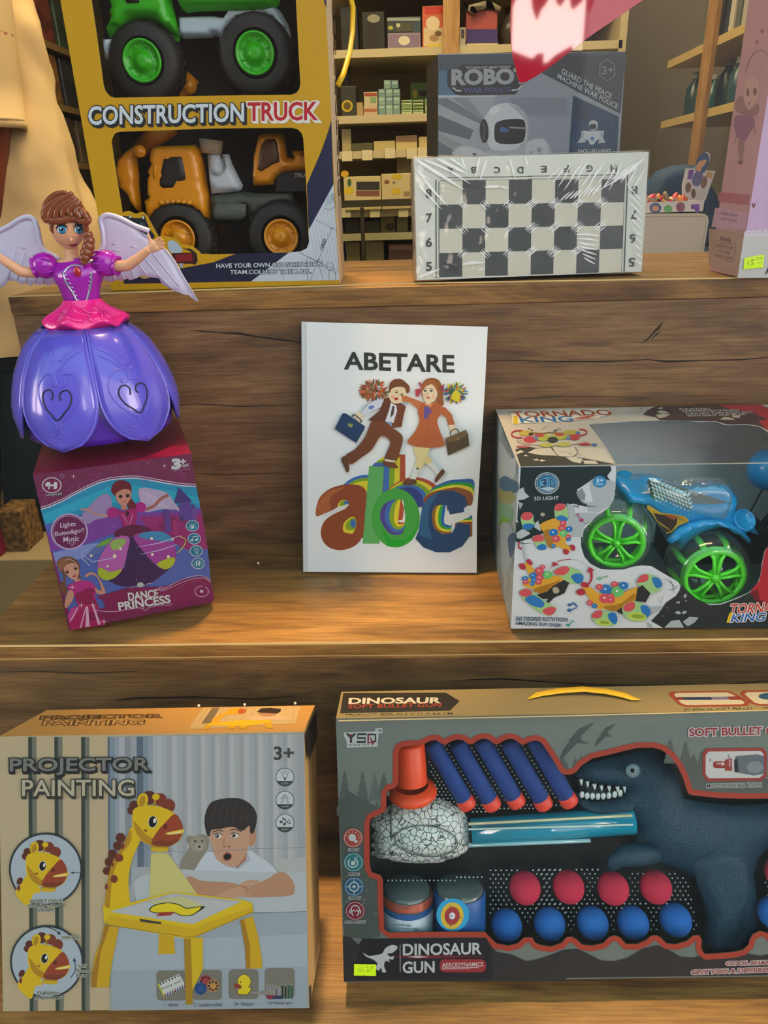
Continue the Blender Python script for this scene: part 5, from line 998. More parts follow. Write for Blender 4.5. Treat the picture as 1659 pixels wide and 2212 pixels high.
tyre([(385, 390), (470, 360), (520, 400), (555, 490), (540, 535), (460, 540), (420, 480)], [(385, 400), (440, 362), (510, 370), (520, 430), (440, 445), (395, 430)], [(440, 500), (510, 470), (556, 500), (540, 538), (465, 540)])
c.spoly([(480, 240), (640, 165), (700, 190), (790, 240), (820, 340), (760, 470), (700, 500), (610, 525), (560, 460), (520, 330)], YC); c.spoly([(520, 330), (600, 300), (640, 500), (600, 520), (560, 460)], YC2)
for q in ((640, 335, 55, BLUE), (740, 285, 48, RED), (760, 345, 50, '#5fae62'), (668, 410, 52, RED), (755, 225, 42, RED), (825, 295, 42, BLUE), (815, 385, 34, RED), (820, 415, 26, BLUE), (640, 495, 28, BLUE)): dot(*q)
c.poly([(690, 470), (760, 440), (850, 520), (830, 560), (700, 505)], YC); c.spoly([(835, 490), (870, 478), (900, 505), (890, 550), (855, 545)], RW); c.spoly([(755, 545), (790, 530), (825, 560), (810, 595), (770, 590)], RW)
c.line([(285, 480), (290, 580), (315, 660)], [20, 26, 26], '#a4afb2', smooth=True); c.line([(232, 440), (225, 490), (245, 535)], 16, RW, smooth=True); c.poly([(214, 510), (266, 515), (250, 546)], RW)
# second car
c.poly([(290, 700), (340, 685), (415, 780), (350, 850)], YC); c.spoly([(225, 720), (270, 700), (305, 740), (295, 780), (250, 770)], RW); c.spoly([(315, 665), (350, 650), (392, 700), (370, 725), (330, 705)], RW)
c.spoly([(270, 960), (360, 880), (480, 900), (640, 850), (750, 870), (760, 900), (640, 1000), (500, 1060), (400, 1010)], YC); c.spoly([(400, 1010), (640, 930), (720, 900), (640, 1000), (500, 1060)], YC2)
c.poly([(430, 1080), (560, 1040), (640, 970), (760, 900), (830, 930), (770, 1060), (650, 1110), (580, 1180), (550, 1170), (580, 1120), (520, 1130)], '#1e2527'); c.spoly([(630, 1000), (680, 985), (710, 1030), (680, 1060), (640, 1050)], '#a39a82')
tyre([(635, 810), (700, 750), (800, 738), (910, 770), (980, 820), (1000, 880), (960, 945), (890, 948), (800, 920), (720, 860)], [(640, 805), (710, 750), (800, 740), (830, 780), (770, 840), (690, 840)], [(850, 850), (930, 820), (995, 850), (985, 920), (920, 945), (870, 900)])
tyre([(230, 1040), (320, 1000), (400, 1040), (500, 1130), (640, 1210), (675, 1250), (620, 1325), (520, 1310), (380, 1220), (280, 1130)], [(230, 1045), (310, 1002), (385, 1040), (360, 1090), (280, 1100), (250, 1080)], [(300, 1120), (400, 1080), (530, 1170), (500, 1230), (420, 1220), (340, 1180)]); c.spoly([(510, 1260), (600, 1220), (670, 1240), (640, 1300), (590, 1325), (530, 1300)], RED)
for q in ((395, 850, 44, BLUE), (300, 885, 36, BLUE), (470, 795, 52, RED), (510, 745, 34, RED), (475, 875, 46, RED), (570, 840, 56, '#5fae62'), (310, 925, 36, RED), (410, 905, 40, BLUE), (385, 945, 30, BLUE), (460, 925, 40, RED)): dot(*q)
c.line([(590, 780), (640, 720), (720, 670), (850, 652)], [4, 20, 26, 10], RW, smooth=True); c.poly([(630, 680), (705, 715), (628, 745)], RW); c.line([(860, 652), (960, 670), (1050, 740)], 6, '#aab4b6', smooth=True); c.line([(1065, 950), (1095, 880), (1085, 780)], [18, 34, 36], RW, smooth=True); c.poly([(1040, 815), (1065, 740), (1130, 785)], RW)
c.line([(650, 1150), (760, 1270), (900, 1330)], [3, 12, 3], '#b0b8ba', smooth=True)
# third car
c.poly([(980, 980), (1060, 970), (1180, 1060), (1210, 1200), (1090, 1160)], YC); c.oval(1015, 958, 52, 32, RW, 15); c.oval(968, 1045, 54, 40, RW)
c.spoly([(1060, 1150), (1180, 1060), (1400, 1080), (1560, 1010), (1650, 990), (1640, 1100), (1560, 1190), (1400, 1270), (1250, 1250), (1140, 1240)], YC); c.spoly([(1230, 1220), (1440, 1180), (1600, 1060), (1600, 1140), (1400, 1275)], YC2)
c.poly([(1390, 1270), (1520, 1190), (1600, 1250), (1450, 1310)], '#1e2527')
tyre([(1100, 1350), (1150, 1280), (1250, 1270), (1370, 1300), (1405, 1370), (1370, 1440), (1260, 1455), (1150, 1420)], [(1095, 1340), (1140, 1275), (1220, 1270), (1210, 1340), (1150, 1360)], [(1290, 1310), (1370, 1290), (1405, 1370), (1370, 1430), (1310, 1380)]); c.oval(1240, 1410, 90, 34, '#b0c04a', 5); c.oval(1245, 1408, 60, 20, '#7f9a3a', 5)
tyre([(1460, 1240), (1520, 1170), (1620, 1160), (1740, 1200), (1800, 1280), (1750, 1370), (1620, 1400), (1500, 1350)], [(1470, 1250), (1510, 1180), (1600, 1165), (1610, 1230), (1540, 1280)], [(1680, 1210), (1760, 1210), (1800, 1280), (1760, 1350), (1700, 1290)]); c.oval(1640, 1335, 110, 46, '#b0c04a', 5); c.oval(1645, 1335, 80, 26, '#7f9a3a', 5)
tyre([(1640, 940), (1680, 850), (1780, 830), (1880, 870), (1940, 950), (1900, 1030), (1800, 1060), (1700, 1000)], [(1640, 930), (1680, 850), (1760, 835), (1770, 900), (1700, 930)], [(1820, 870), (1900, 880), (1940, 960), (1880, 1000), (1830, 940)]); c.poly([(1640, 1000), (1700, 960), (1800, 1060), (1740, 1170), (1620, 1150)], '#1e2527')
for q in ((1265, 1015, 70, BLUE), (1405, 1040, 76, '#5fae62'), (1255, 1120, 70, RED), (1190, 985, 42, RED), (1370, 950, 40, RED), (1480, 970, 56, BLUE), (1325, 1140, 50, RED), (1075, 1175, 36, RED), (1130, 1210, 34, BLUE), (1325, 1095, 40, RED)): dot(*q)
c.build('car_pictures', tb)
x = Art(fr, T3, g=G, rough=.35, base=.0014)
def note(a_, pts, c_): [a_.oval(*p, c_) for p in pts[0]]; [a_.line(l, w, c_) for l, w in pts[1]]
note(x, ([(830, 1262, 24, 20), (828, 1200, 20, 17)], [([(850, 1260), (915, 1232)], 12), ([(845, 1200), (880, 1172), (925, 1222)], 20)]), '#2a5a92'); note(x, ([(815, 1440, 22, 17)], [([(832, 1435), (868, 1385), (890, 1400)], 11)]), '#2a8f82'); note(x, ([(1188, 886, 28, 20)], [([(1210, 880), (1285, 848)], 8), ([(1250, 858), (1262, 880)], 10), ([(1275, 845), (1290, 870)], 12)]), '#6fae86'); note(x, ([(975, 185, 26, 22)], [([(965, 170), (915, 120)], 8), ([(915, 122), (940, 105)], 9), ([(930, 140), (952, 122)], 8)]), '#a23a72')
x.text('360 DEGREE ROTATION!', (190, 1338), (812, 1352), 48, '#1f3f5a', .5, dx=-4); x.text('AMAZING FLIP OVER!', (186, 1396), (738, 1424), 40, '#1f3f5a', .5, dx=-4)
x.zoom(*T4)
def tornado(art, tl, tr, h, kl, kr, kh, dx, full):
    art.text('TORNADO', tl, tr, h, '#b8443a', .7, 9, '#d8d0c8', dx=dx); 
    art.text('KING', kl, kr, kh, '#2a62a8', .7, 8, '#d8d0c8', dx=dx)
tornado(x, (1222, 1192), (1950, 1160), 118, (1245, 1310), (1640, 1290), 95, -30, 0); x.poly([(1200, 1290), (1240, 1290), (1200, 1410), (1160, 1412)], '#d2b52a')
x.build('front_lettering', tb)
# lid print
l = Art(tp, T1, g=G, rough=.35, coat=.2)
l.poly([(340, 590), (480, 560), (600, 580), (760, 560), (900, 660), (1100, 690), (1500, 765), (400, 790), (350, 640)], '#3a3c36'); l.poly([(480, 630), (570, 585), (740, 570), (830, 665), (640, 660)], '#cfc5b4'); l.poly([(750, 570), (1040, 570), (1060, 650), (1000, 680), (840, 670)], '#d4cab8'); l.poly([(1060, 570), (1350, 580), (1430, 700), (1480, 760), (1290, 720), (1110, 680)], '#d2c8b6'); l.poly([(920, 685), (1030, 680), (1120, 705), (1090, 755), (1000, 735)], '#cfc5b4'); l.poly([(1120, 720), (1260, 725), (1300, 760), (1140, 760)], '#cfc5b4')
for p in ([(430, 665), (470, 655), (480, 672)], [(535, 715), (590, 700), (620, 725)], [(620, 720), (640, 708), (695, 720), (640, 735)], [(340, 630), (400, 600), (440, 620), (350, 650)]): l.poly(p, '#cfc5b4')
l.line([(760, 570), (800, 630), (840, 670)], 7, '#3a3c36'); l.line([(1030, 560), (1060, 640), (1000, 680)], 9, '#3a3c36'); l.line([(830, 625), (900, 620), (1000, 650)], 3, '#5a564c')
l.zoom(*T2); l.poly([(350, 98), (1100, 80), (1570, 78), (1720, 130), (1760, 420), (1560, 320), (1420, 300), (1200, 305), (1060, 268), (400, 255), (360, 220), (210, 190), (260, 140)], '#3a2c2e'); l.poly([(1090, 78), (1570, 74), (1800, 200), (1800, 420), (1640, 360), (1540, 260), (1659, 250), (1500, 170), (1200, 120)], '#b3202f')
for p in ([(370, 120), (430, 100), (440, 125)], [(370, 160), (410, 140), (470, 150), (520, 175), (420, 180)], [(350, 195), (440, 180), (530, 185), (470, 220), (400, 235)], [(1100, 250), (1150, 215), (1240, 230), (1280, 250)], [(1230, 205), (1340, 200), (1330, 230), (1260, 225)]): l.poly(p, '#b5ac9b')
for p in ([(100, 160), (180, 120), (260, 130)], [(130, 180), (220, 160)], [(40, 165), (120, 160), (150, 190)], [(180, 100), (200, 130), (180, 160)], [(240, 200), (330, 230)]): l.line(p, [1, 4, 1][:len(p)] if len(p) == 3 else 3, '#7a7160')
for s_, tl, tr, h in (('FUNCTION:', (632, 118), (985, 114), 22), ('FORWARD BACKWARD', (665, 143), (1312, 126), 20), ('TURN LEFT TURN RIGHT ROLL', (695, 170), (1485, 150), 20), ('WITH LIGHT AND MUSIC', (718, 195), (1405, 176), 20)): l.text(s_, tl, tr, h, '#cfc7ba', .5, dx=5)
l.build('lid_print', tb)
l = Art(tp, T1, g=G, rough=.35, base=.0009)
l.poly([(262, 165), (330, 158), (460, 150), (700, 142), (900, 136), (1380, 122), (1450, 150), (1400, 200), (1330, 215), (1280, 240), (1050, 250), (900, 268), (640, 285), (400, 290), (370, 298), (310, 298), (290, 190)], '#e2dccd'); l.text('TORNADO', (280, 158), (1420, 132), 62, '#b5502c', .9, dx=45); l.text('KING', (385, 222), (985, 206), 60, '#2f6ea6', .9, dx=25); l.poly([(312, 205), (360, 205), (372, 295), (318, 296)], '#d8b52a'); l.poly([(985, 245), (1100, 215), (1320, 190), (1180, 225), (1280, 230), (1100, 240)], '#b8563a')
l.line(oval(380, 415, 85, 42, 0, 20, 60, 300), 16, '#a3303a'); l.line(oval(1090, 395, 75, 35, 0, 20, -100, 110), 16, '#a3303a')
for k, c_ in enumerate(['#a39aa8', '#c9b8a8', '#c08a98', '#a8b48a', '#d8cfc0']): l.line(oval(760, 490, 400-k*16, 55-k*4, 0, 30, 10, 200), 9, c_)
for x_, y_, rx, ry, c_ in ((460, 405, 78, 30, '#b5a24a'), (520, 415, 30, 16, '#3a2c2a'), (510, 480, 80, 40, '#b04048'), (660, 455, 90, 40, '#a8b04a'), (620, 430, 60, 22, '#b04a48'), (850, 440, 90, 40, '#a8b04a'), (850, 420, 60, 20, '#b04a48'), (1025, 450, 60, 36, '#b04048'), (980, 395, 90, 28, '#b0a04a'), (1060, 400, 26, 16, '#4a6a9a'), (700, 540, 80, 24, '#b8b45a'), (900, 535, 80, 26, '#b8b45a'), (770, 480, 60, 34, '#2e3a34'), (580, 462, 26, 20, '#5a7aa8'), (950, 460, 26, 20, '#5a7aa8'), (1140, 532, 70, 16, '#b03a3a'), (1250, 538, 34, 15, '#4a6a9a'), (430, 560, 80, 14, '#a85a5a')): l.oval(x_, y_, rx, ry, c_)
l.line([(520, 400), (660, 405), (730, 395), (900, 405)], 9, '#8a6a2a'); l.line([(820, 372), (830, 350), (862, 356), (850, 378)], 6, '#3a4450'); l.oval(800, 374, 24, 8, '#4a5460'); l.line([(640, 350), (680, 345), (690, 322), (725, 322)], 5, '#8a8060'); l.oval(495, 350, 14, 5, '#4a4438'); l.oval(530, 368, 16, 6, '#4a4438')
l.build('lid_picture', tb)

# the stunt car inside
CBL = mat('#1596d6', .25, g=1.1, coat=.4); LIME = mat('#62ff38', .3, g=1.1, coat=.3); 
CLR = film('clear_tyre_plastic', (.86, .93, .88), .10, .06, .25, 40, opacity=.05, ocol=(.6, .75, .65))
def ff(T_, x, y, d): q = Zm(T_, [(x, y)])[0]; return fr.at(q[0], q[1], -d)
car = thing('toy_stunt_car', 'glossy blue toy stunt car with a clear dome inside the windowed box', 'toy car', ff(T4, 800, 800, .07))
mb = MB(); puff(mb, sm(Zm(T2, [(-130, 950), (-20, 930), (110, 955), (250, 915), (330, 930), (430, 935), (560, 1010), (900, 1040), (1150, 1000), (1240, 1080), (1200, 1240), (1260, 1360), (1330, 1350), (1450, 1420), (1480, 1470), (1460, 1530), (1200, 1440), (1000, 1430), (820, 1480), (690, 1560), (560, 1700), (500, 1680), (430, 1560), (340, 1420), (230, 1280), (130, 1190), (0, 1160), (-100, 1150)]), 2), fr, .075, .03, 26, 9, CBL); mb.build('body', car)
mb = MB(); puff(mb, Zm(T4, [(440, 425), (560, 300), (700, 220), (860, 180), (1040, 175), (1200, 215), (1330, 290), (1430, 390), (1455, 430), (1420, 468), (1330, 370), (1200, 290), (1040, 245), (900, 250), (760, 290), (640, 360), (540, 450), (490, 458)]), fr, .042, .006, 8, 7, CBL); mb.build('fender', car)
mb = MB()
for x_, y_, d_ in ((1350, 200, .05), ): q = ff(T4, x_, y_, d_); mb.lathe(q, V((.15, -.75, .65)), [(.011, -.006), (.0105, .004), (.009, .0055), (.0085, .004), (.0005, .004)], CBL, 24)
mb.build('lamp_boss', car); mb = MB(); q = ff(T2, -15, 970, .1); mb.lathe(q, V((0, -.7, .7)), [(.010, -.01), (.010, .004), (.0005, .005)], CBL, 20); mb.build('lamp_boss', car)
DM = film('clear_dome_plastic', (.93, .95, .94), .16, .05, .5, 120, opacity=.06)
dm = MB(); puff(dm, sm(Zm(T2, [(248, 1000), (290, 950), (400, 930), (560, 960), (700, 930), (900, 920), (1100, 930), (1190, 990), (1225, 1080), (1190, 1230), (1110, 1385), (900, 1340), (700, 1280), (480, 1190), (330, 1090)]), 3), fr, .045, .016, 20, 9, DM, back=False); dm.build('clear_dome', car)
fc = MB(); FM = mat('#c9cdca', .12, metal=.85)
for i in range(11):
    for j in range(6):
        u, v = 300+i*42+j*12, 960+j*46+i*18
        p = ff(T2, u, v, .047); e_ = .0028; fc.add([p+V((-e_, 0, -e_)), p+V((e_, 0, -e_)), p+V((e_, 0, e_)), p+V((-e_, 0, e_)), p+V((0, -.0025, 0))], [(0, 1, 4), (1, 2, 4), (2, 3, 4), (3, 0, 4)], FM)
fc.add([ff(T2, *q, .0495) for q in ((290, 1000), (420, 950), (1100, 1180), (1190, 1200), (1110, 1370), (720, 1280), (460, 1180))], [tuple(range(6, -1, -1))], mat('#8d938f', .2, metal=.6)); fo = fc.build('faceted_reflector', car); fo['kind'] = 'stuff'
st = Art(fr.deeper(.044), T2, base=0., g=1)
st.poly([(255, 1250), (275, 1240), (420, 1330), (560, 1345), (690, 1370), (740, 1410), (735, 1435), (620, 1480), (540, 1560), (480, 1570), (400, 1480), (320, 1350), (260, 1285)], '#c9a52a'); st.poly([(330, 1330), (420, 1350), (540, 1370), (610, 1400), (600, 1460), (530, 1550), (470, 1560), (390, 1460)], '#3a2a20'); st.poly([(420, 1345), (560, 1355), (620, 1380), (560, 1410)], '#a8502c')
for k in range(6): st.line([(380+k*18, 1420+k*14), (420+k*20, 1470+k*12), (460+k*14, 1480+k*14)], 5, '#c9a52a')
st.text('HOT', (612, 1362), (690, 1415), 26, '#5a4420', .5, dx=-14); st.build('flame_sticker', car)
ch = MB(); q0, q1 = ff(T4, 330, 700, .10), ff(T4, 1500, 700, .10); ch.box(q0.x, q1.x, B.O.y+.075, B.O.y+.115, Z2+.024, Z2+.056, mat('#10181a', .6)); ch.build('chassis', car)
RT = MB(); RT.tube([ff(T2, 1450, 1650, .11), ff(T2, 1530, 1560, .11), ff(T2, 1660, 1400, .11), ff(T2, 1800, 1250, .11)], .004, mat('#0c1416', .5), 8); RT.tube([ff(T2, 1440, 1340, .10), ff(T2, 1600, 1050, .12), ff(T2, 1640, 940, .12)], .0008, mat('#0c1416', .5), 6); RT.ball(ff(T2, 1680, 830, .10), .020, CBL, 20); RT.build('tail_boom', car)
# wheels: lime spoked rims in clear tyres
def wheel(cx, cy, T_, rr, depth, tilt):
    c0 = ff(T_, cx, cy, depth); ax = V(tilt).normalized(); X = ax.cross(V((0, 0, 1))).normalized()*-1; Y_ = ax.cross(X)*-1
    if Y_.z < 0: Y_ = -Y_
    P = lambda r, t, h: c0+X*(r*cos(t))+Y_*(r*sin(t))+ax*h
    w = MB(); w.tube([P(rr, 2*pi*k/36, 0) for k in range(36)], .0026, LIME, 8, True); w.tube([P(rr*.97, 2*pi*k/36, -.008) for k in range(36)], .0022, LIME, 8, True)
    for k in range(5):
        t = radians(90+72*k)
        for s_ in (-1, 1): w.tube([P(rr*.16, t+s_*.35, .0015), P(rr*.42, t+s_*.19, .002), P(rr*.72, t+s_*.17, .0012), P(rr*.98, t+s_*.26, 0)], .0016, LIME, 6)
        w.add([P(rr*.2, t-.5, -.001), P(rr*.2, t+.5, -.001), P(rr*.72, t+.16, -.002), P(rr*.95, t+.24, -.003), P(rr*.95, t-.24, -.003), P(rr*.72, t-.16, -.002)], [(0, 1, 2, 3, 4, 5)], LIME)
    w.lathe(c0, ax, [(rr*.24, -.004), (rr*.24, .001), (rr*.12, .003), (rr*.12, .0045), (.0004, .0045)], LIME, 20)
    for k in range(8):
        t = radians(22+45*k); w.tube([P(rr*.98, t, -.002), P(rr*1.12, t, -.014), P(rr*1.16, t, -.035)], .0028, LIME, 6)
    w.build('rim', car)
    t = MB(); t.lathe(c0, ax, [(rr*1.02, .004), (rr*1.14, .004), (rr*1.28, -.002), (rr*1.38, -.012), (rr*1.42, -.024), (rr*1.34, -.036), (rr*1.0, -.044)], CLR, 44); t.build('clear_tyre', car)
wheel(1385, 450, T3, .0228, .034, (-.22, -.95, .02)); wheel(1018, 868, T4, .0250, .0225, (-.05, -1, .02))
crumb(ff(T4, 1165, 505, .001)+V((0, -.003, 0)), .0013, 'white foam crumb stuck on the car box window')
# ------------------------------------------------------------------ chess set in shrink wrap
X1_, X2_ = (880, 310, 6.145), (1140, 310, 6.145)
B = Box(.0122, .7354, Z1, 6.46, 7.23, .2259, .026, .1087)
cs = thing('folded_chess_box', 'shrink-wrapped folding chess set standing on edge on the top shelf', 'chess set', B.O+V((.11, 0, 0))); G = 1.0
mb = MB(); mb.hexa(B.O, B.ex, B.ey, B.ez, [mat('#3a2f25', .6)]+[mat('#cfcdbd', .5, g=G)]+[mat('#d4d4c6', .4, g=G)]+[mat('#b3aea0', .5)]*3); mb.build('case', cs, bevel=.0006)
a = Art(B.front, (0, 0, 1), g=G)
TL, TR, BR_, BL_ = (949.2, 390.1), (1350, 386.5), (1342.5, 587.5), (949.5, 599)
def bil(i, j):
    u, v = i/8, j/4; return tuple((TL[k]*(1-u)+TR[k]*u)*(1-v)+(BL_[k]*(1-u)+BR_[k]*u)*v for k in (0, 1))
for j in range(4):
    for i in range(8):
        a.poly([bil(i, j), bil(i+1, j), bil(i+1, j+1), bil(i, j+1)], '#1e2b2b' if (i+j) % 2 else '#cdc7b4')
    for i in range(8): pass
a.zoom(*X1_); a.line([(378, 470), (402, 1790)], 3, '#26332f') if False else None
a.line([(380, 478), (383, 1790)], 14, '#26332f'); a.line([(418, 500), (420, 1786)], 8, '#26332f'); a.line([(430, 452), (1000, 446), (1659, 438)], 9, '#26332f'); a.line([(430, 490), (1659, 476)], 5, '#26332f')
a.zoom(*X2_); a.line([(0, 434), (1330, 412)], 9, '#26332f'); a.line([(0, 470), (1300, 452)], 5, '#26332f'); a.line([(1328, 412), (1280, 1700)], 16, '#26332f'); a.line([(1292, 455), (1245, 1700)], 6, '#26332f')
a.build('board_print', cs)
t = Art(B.front, X1_, g=G, base=.0008); D = '#2a3230'
t.text('8', (248, 610), (318, 606), 112, D, 1.2); t.text('7', (252, 934), (320, 930), 112, D, 1.2); t.text('6', (248, 1258), (324, 1254), 112, D, 1.2); t.text('5', (252, 1578), (320, 1574), 112, D, 1.2)
def flip(s_, l, r, y0, y1): t.text(s_, (r, y1), (l, y1), -(y1-y0), D, 1.0)
for s_, l, r in (('A', 535, 610), ('B', 845, 912), ('C', 1152, 1228), ('D', 1462, 1538)): flip(s_, l, r, 312, 392)
t.zoom(*X2_)
for s_, l, r, y in (('E', 182, 248, 298), ('F', 482, 548, 294), ('G', 785, 862, 290), ('H', 1102, 1180, 286)): flip(s_, l, r, y, y+84)
for s_, l, r, y in (('8', 1386, 1458, 562), ('7', 1370, 1442, 888), ('6', 1358, 1432, 1205), ('5', 1346, 1420, 1518)): flip(s_, l, r, y, y+112)
t.build('file_and_rank_marks', cs)
wr = MB(); e_ = .0012; O = B.O-B.x*e_-B.y*e_+B.z*.0002
WRAP = film('shrink_wrap', (.97, .98, .98), .03, .08, .6, 55)
wr.hexa(O, B.x*(B.w+2*e_), B.y*(B.d+2*e_), B.z*(B.h+e_), WRAP); wr.build('shrink_wrap', cs)
CREASE = film('wrap_crease', (1, 1, 1), .30, .12, 0, opacity=.38, ocol=(.86, .9, .9))
w = Art(B.front, X1_, base=.0044)
def cre(x0, y0, x1, y1, wd): L_ = hypot(x1-x0, y1-y0); bx, by = (x0+x1)/2+(rnd.random()-.5)*L_*.08, (y0+y1)/2+(rnd.random()-.5)*L_*.08; w.line(sm([(x0, y0), (bx, by), (x1, y1)], 4, False), [1, wd*.6, wd, wd, wd*1.1, wd, wd*.8, wd*.5, 1], CREASE)
for q in ((110, 210, 770, 620, 40), (120, 330, 550, 840, 30), (180, 200, 840, 540, 26), (140, 540, 460, 880, 24), (380, 190, 800, 400, 40), (560, 190, 800, 360, 24), (720, 180, 770, 320, 26), (140, 1780, 440, 1660, 30), (120, 370, 280, 470, 20), (960, 180, 900, 450, 24), (1050, 200, 960, 500, 22), (1350, 190, 1430, 480, 22), (1560, 170, 1600, 300, 22), (1230, 570, 1020, 580, 34), (1340, 590, 1240, 570, 30), (720, 1610, 1030, 1580, 36), (930, 1690, 1030, 1660, 20)): cre(*q)
for cx, cy in ((735, 815), (1035, 810), (1340, 805), (735, 1140), (1035, 1135), (1340, 1130), (735, 1460), (1035, 1455), (1340, 1450)):
    for k in range(3):
        s_ = 1 if (cx > 1300 or cx < 800 and cy > 1300) else -1; o = (k-1)*34; cre(cx-50+o*.7, cy+s_*(50)*-1*-1+o*.5 if s_ > 0 else cy-50-o*.5, cx+55+o*.7, cy-45+o*.5 if s_ > 0 else cy+55-o*.5, 13)
w.zoom(*X2_)
for k in range(16):
    x = 250+k*75; cre(x, 480+(k % 4)*50, x+180, 330-(k % 3)*50, 16)
for k in range(9): cre(1560-k*8, 180+k*8, 1330-k*60, 430+k*30, 14)
for k in range(10): cre(1330+k*12, 560+k*110, 1520, 760+k*95, 14)
for k in range(7): cre(620+k*20, 1210+k*50, 960-k*10, 1230+k*62, 22)
for cx, cy in ((55, 800), (360, 795), (665, 790), (970, 790), (50, 1115), (355, 1110), (660, 1108), (960, 1105), (345, 1435), (40, 1440), (650, 1425)):
    for k in range(4): o = (k-1.5)*32; cre(cx-70+o*.6, cy+55+o*.5, cx+70+o*.6, cy-60+o*.5, 14)
for k in range(8): cre(430+k*60, 760-k*10, 560+k*60, 640-k*14, 20)
o = w.build('wrap_creases', cs); o['kind'] = 'stuff'

# ------------------------------------------------------------------ robot box behind the chess set
ZM, ZK = (930, 100, 3.7705), (1100, 0, 2.9678)
B = Box(.0356, .79, Z1, 7.487, 1.19, .1821, .07, .1987); G = .62
rb = thing('robot_toy_box', 'grey-blue toy robot box standing behind the chess set', 'toy box', B.O+V((.09, 0, 0)))
mb = MB(); mb.hexa(B.O, B.ex, B.ey, B.ez, [mat('#333'+'a3c', .5), mat('#3c4246', .45), mat('#9aa4ac', .4, g=G), mat('#2c3338', .5), mat('#2c3338', .5), mat('#2c3338', .5)]); mb.build('carton', rb, bevel=.0006)
a = Art(B.front, ZM, g=G, rough=.35)
f_ = lambda pts, c: a.poly(pts, c)
f_([(68, 70), (1590, 45), (1535, 900), (62, 890)], '#98a2aa'); f_([(68, 70), (1590, 45), (1585, 230), (900, 215), (700, 300), (720, 400), (62, 405)], '#45525a'); f_([(66, 200), (200, 190), (240, 400), (63, 404)], '#4f7690'); f_([(62, 400), (720, 396), (720, 412), (62, 416)], '#b9c3ca')
for k, (p, c) in enumerate((([(62, 430), (130, 420), (440, 600), (420, 640), (62, 470)], '#6c7880'), ([(62, 470), (420, 640), (370, 690), (62, 560)], '#9ca6ac'), ([(66, 560), (350, 680), (320, 760), (64, 690)], '#59656d'), ([(64, 700), (260, 800), (180, 830), (62, 760)], '#848f96'), ([(64, 770), (180, 840), (190, 890), (62, 880)], '#5d6a72'), ([(180, 420), (300, 418), (430, 580), (400, 590)], '#7f8a91'))): f_(p, c)
f_([(520, 415), (900, 215), (1230, 395), (1160, 400), (1130, 890), (500, 890)], '#8d97a2'); f_([(640, 415), (1100, 415), (1120, 560), (700, 560)], '#7f8993')
for k in range(9): a.line([(560+k*10, 440+k*18), (1140, 432+k*17)], 3, '#76808a')
f_([(900, 215), (1070, 80), (1590, 60), (1545, 550)], '#3a4348'); f_([(890, 215), (1130, 330), (1170, 395), (1540, 560), (1536, 580), (1160, 400), (870, 250)], '#8e989e'); f_([(1160, 400), (1535, 575), (1520, 890), (1125, 880)], '#15425f'); f_([(1170, 420), (1300, 470), (1290, 600), (1160, 600)], '#1d3a4c')
a.build('scene_print', rb)
a = Art(B.front, ZM, g=G, rough=.35, base=.0008)
a.spoly([(190, 885), (200, 850), (260, 815), (350, 825), (430, 860), (450, 890)], '#b7c0c6'); a.spoly([(470, 890), (490, 840), (600, 850), (720, 820), (800, 770), (880, 755), (940, 770), (955, 890)], '#a9b3bb'); a.spoly([(780, 890), (790, 790), (870, 755), (935, 765), (958, 830), (950, 890)], '#bcc5cb')
a.spoly([(440, 590), (500, 500), (580, 465), (670, 470), (740, 510), (785, 570), (798, 660), (785, 780), (720, 830), (600, 850), (500, 838), (465, 780), (480, 700)], '#c6ced2'); a.spoly([(640, 470), (740, 510), (785, 570), (798, 660), (785, 780), (720, 830), (770, 700), (760, 590)], '#a3acb2'); a.oval(520, 520, 46, 30, '#d8dedf', -30)
a.oval(440, 690, 42, 106, '#b1babf', -3); a.oval(436, 690, 36, 100, '#22282c', -3); a.line(oval(424, 690, 14, 70, 0, 14, -80, 80), 4, '#6f7a80')
a.spoly([(515, 650), (540, 610), (620, 588), (720, 584), (770, 600), (782, 660), (778, 740), (750, 790), (660, 806), (560, 800), (515, 760)], '#d3dadd'); a.spoly([(522, 655), (545, 616), (622, 595), (718, 591), (764, 606), (775, 660), (771, 736), (745, 783), (660, 798), (562, 792), (522, 755)], '#151b20'); a.spoly([(560, 680), (590, 655), (640, 690), (590, 700)], '#3a5f96'); a.line([(640, 660), (780, 668)], 12, '#8d96a0')
a.poly([(340, 868), (370, 872), (376, 886), (350, 892)], '#22306a'); a.ring(818, 868, 9, 10, 4, '#2a3238'); a.ring(884, 842, 12, 14, 5, '#2a3238'); a.line([(894, 845), (880, 875), (905, 878)], 5, '#2a3238')
# small figure in the blue panel
a.line([(1350, 590), (1470, 600), (1484, 640), (1478, 690)], 4, '#2f6ea0'); a.line([(1165, 740), (1162, 800), (1190, 812), (1300, 814)], 4, '#2f6ea0')
a.spoly([(1288, 640), (1300, 610), (1330, 602), (1358, 616), (1360, 660), (1340, 682), (1300, 680)], '#bcc6cc'); a.spoly([(1292, 650), (1310, 634), (1345, 636), (1350, 662), (1330, 676), (1298, 674)], '#20282e'); a.spoly([(1230, 690), (1290, 690), (1370, 688), (1412, 690), (1400, 740), (1350, 770), (1330, 798), (1300, 798), (1285, 770), (1245, 745)], '#c3ccd2'); a.oval(1318, 752, 14, 16, '#2f78ae'); a.poly([(1225, 740), (1250, 745), (1270, 780), (1195, 788)], '#b6bfc6'); a.poly([(1380, 742), (1405, 740), (1425, 786), (1365, 790)], '#b6bfc6'); a.line([(1240, 695), (1235, 740)], 22, '#a4aeb5'); a.line([(1398, 695), (1394, 740)], 22, '#a4aeb5')
a.build('robot_print', rb)
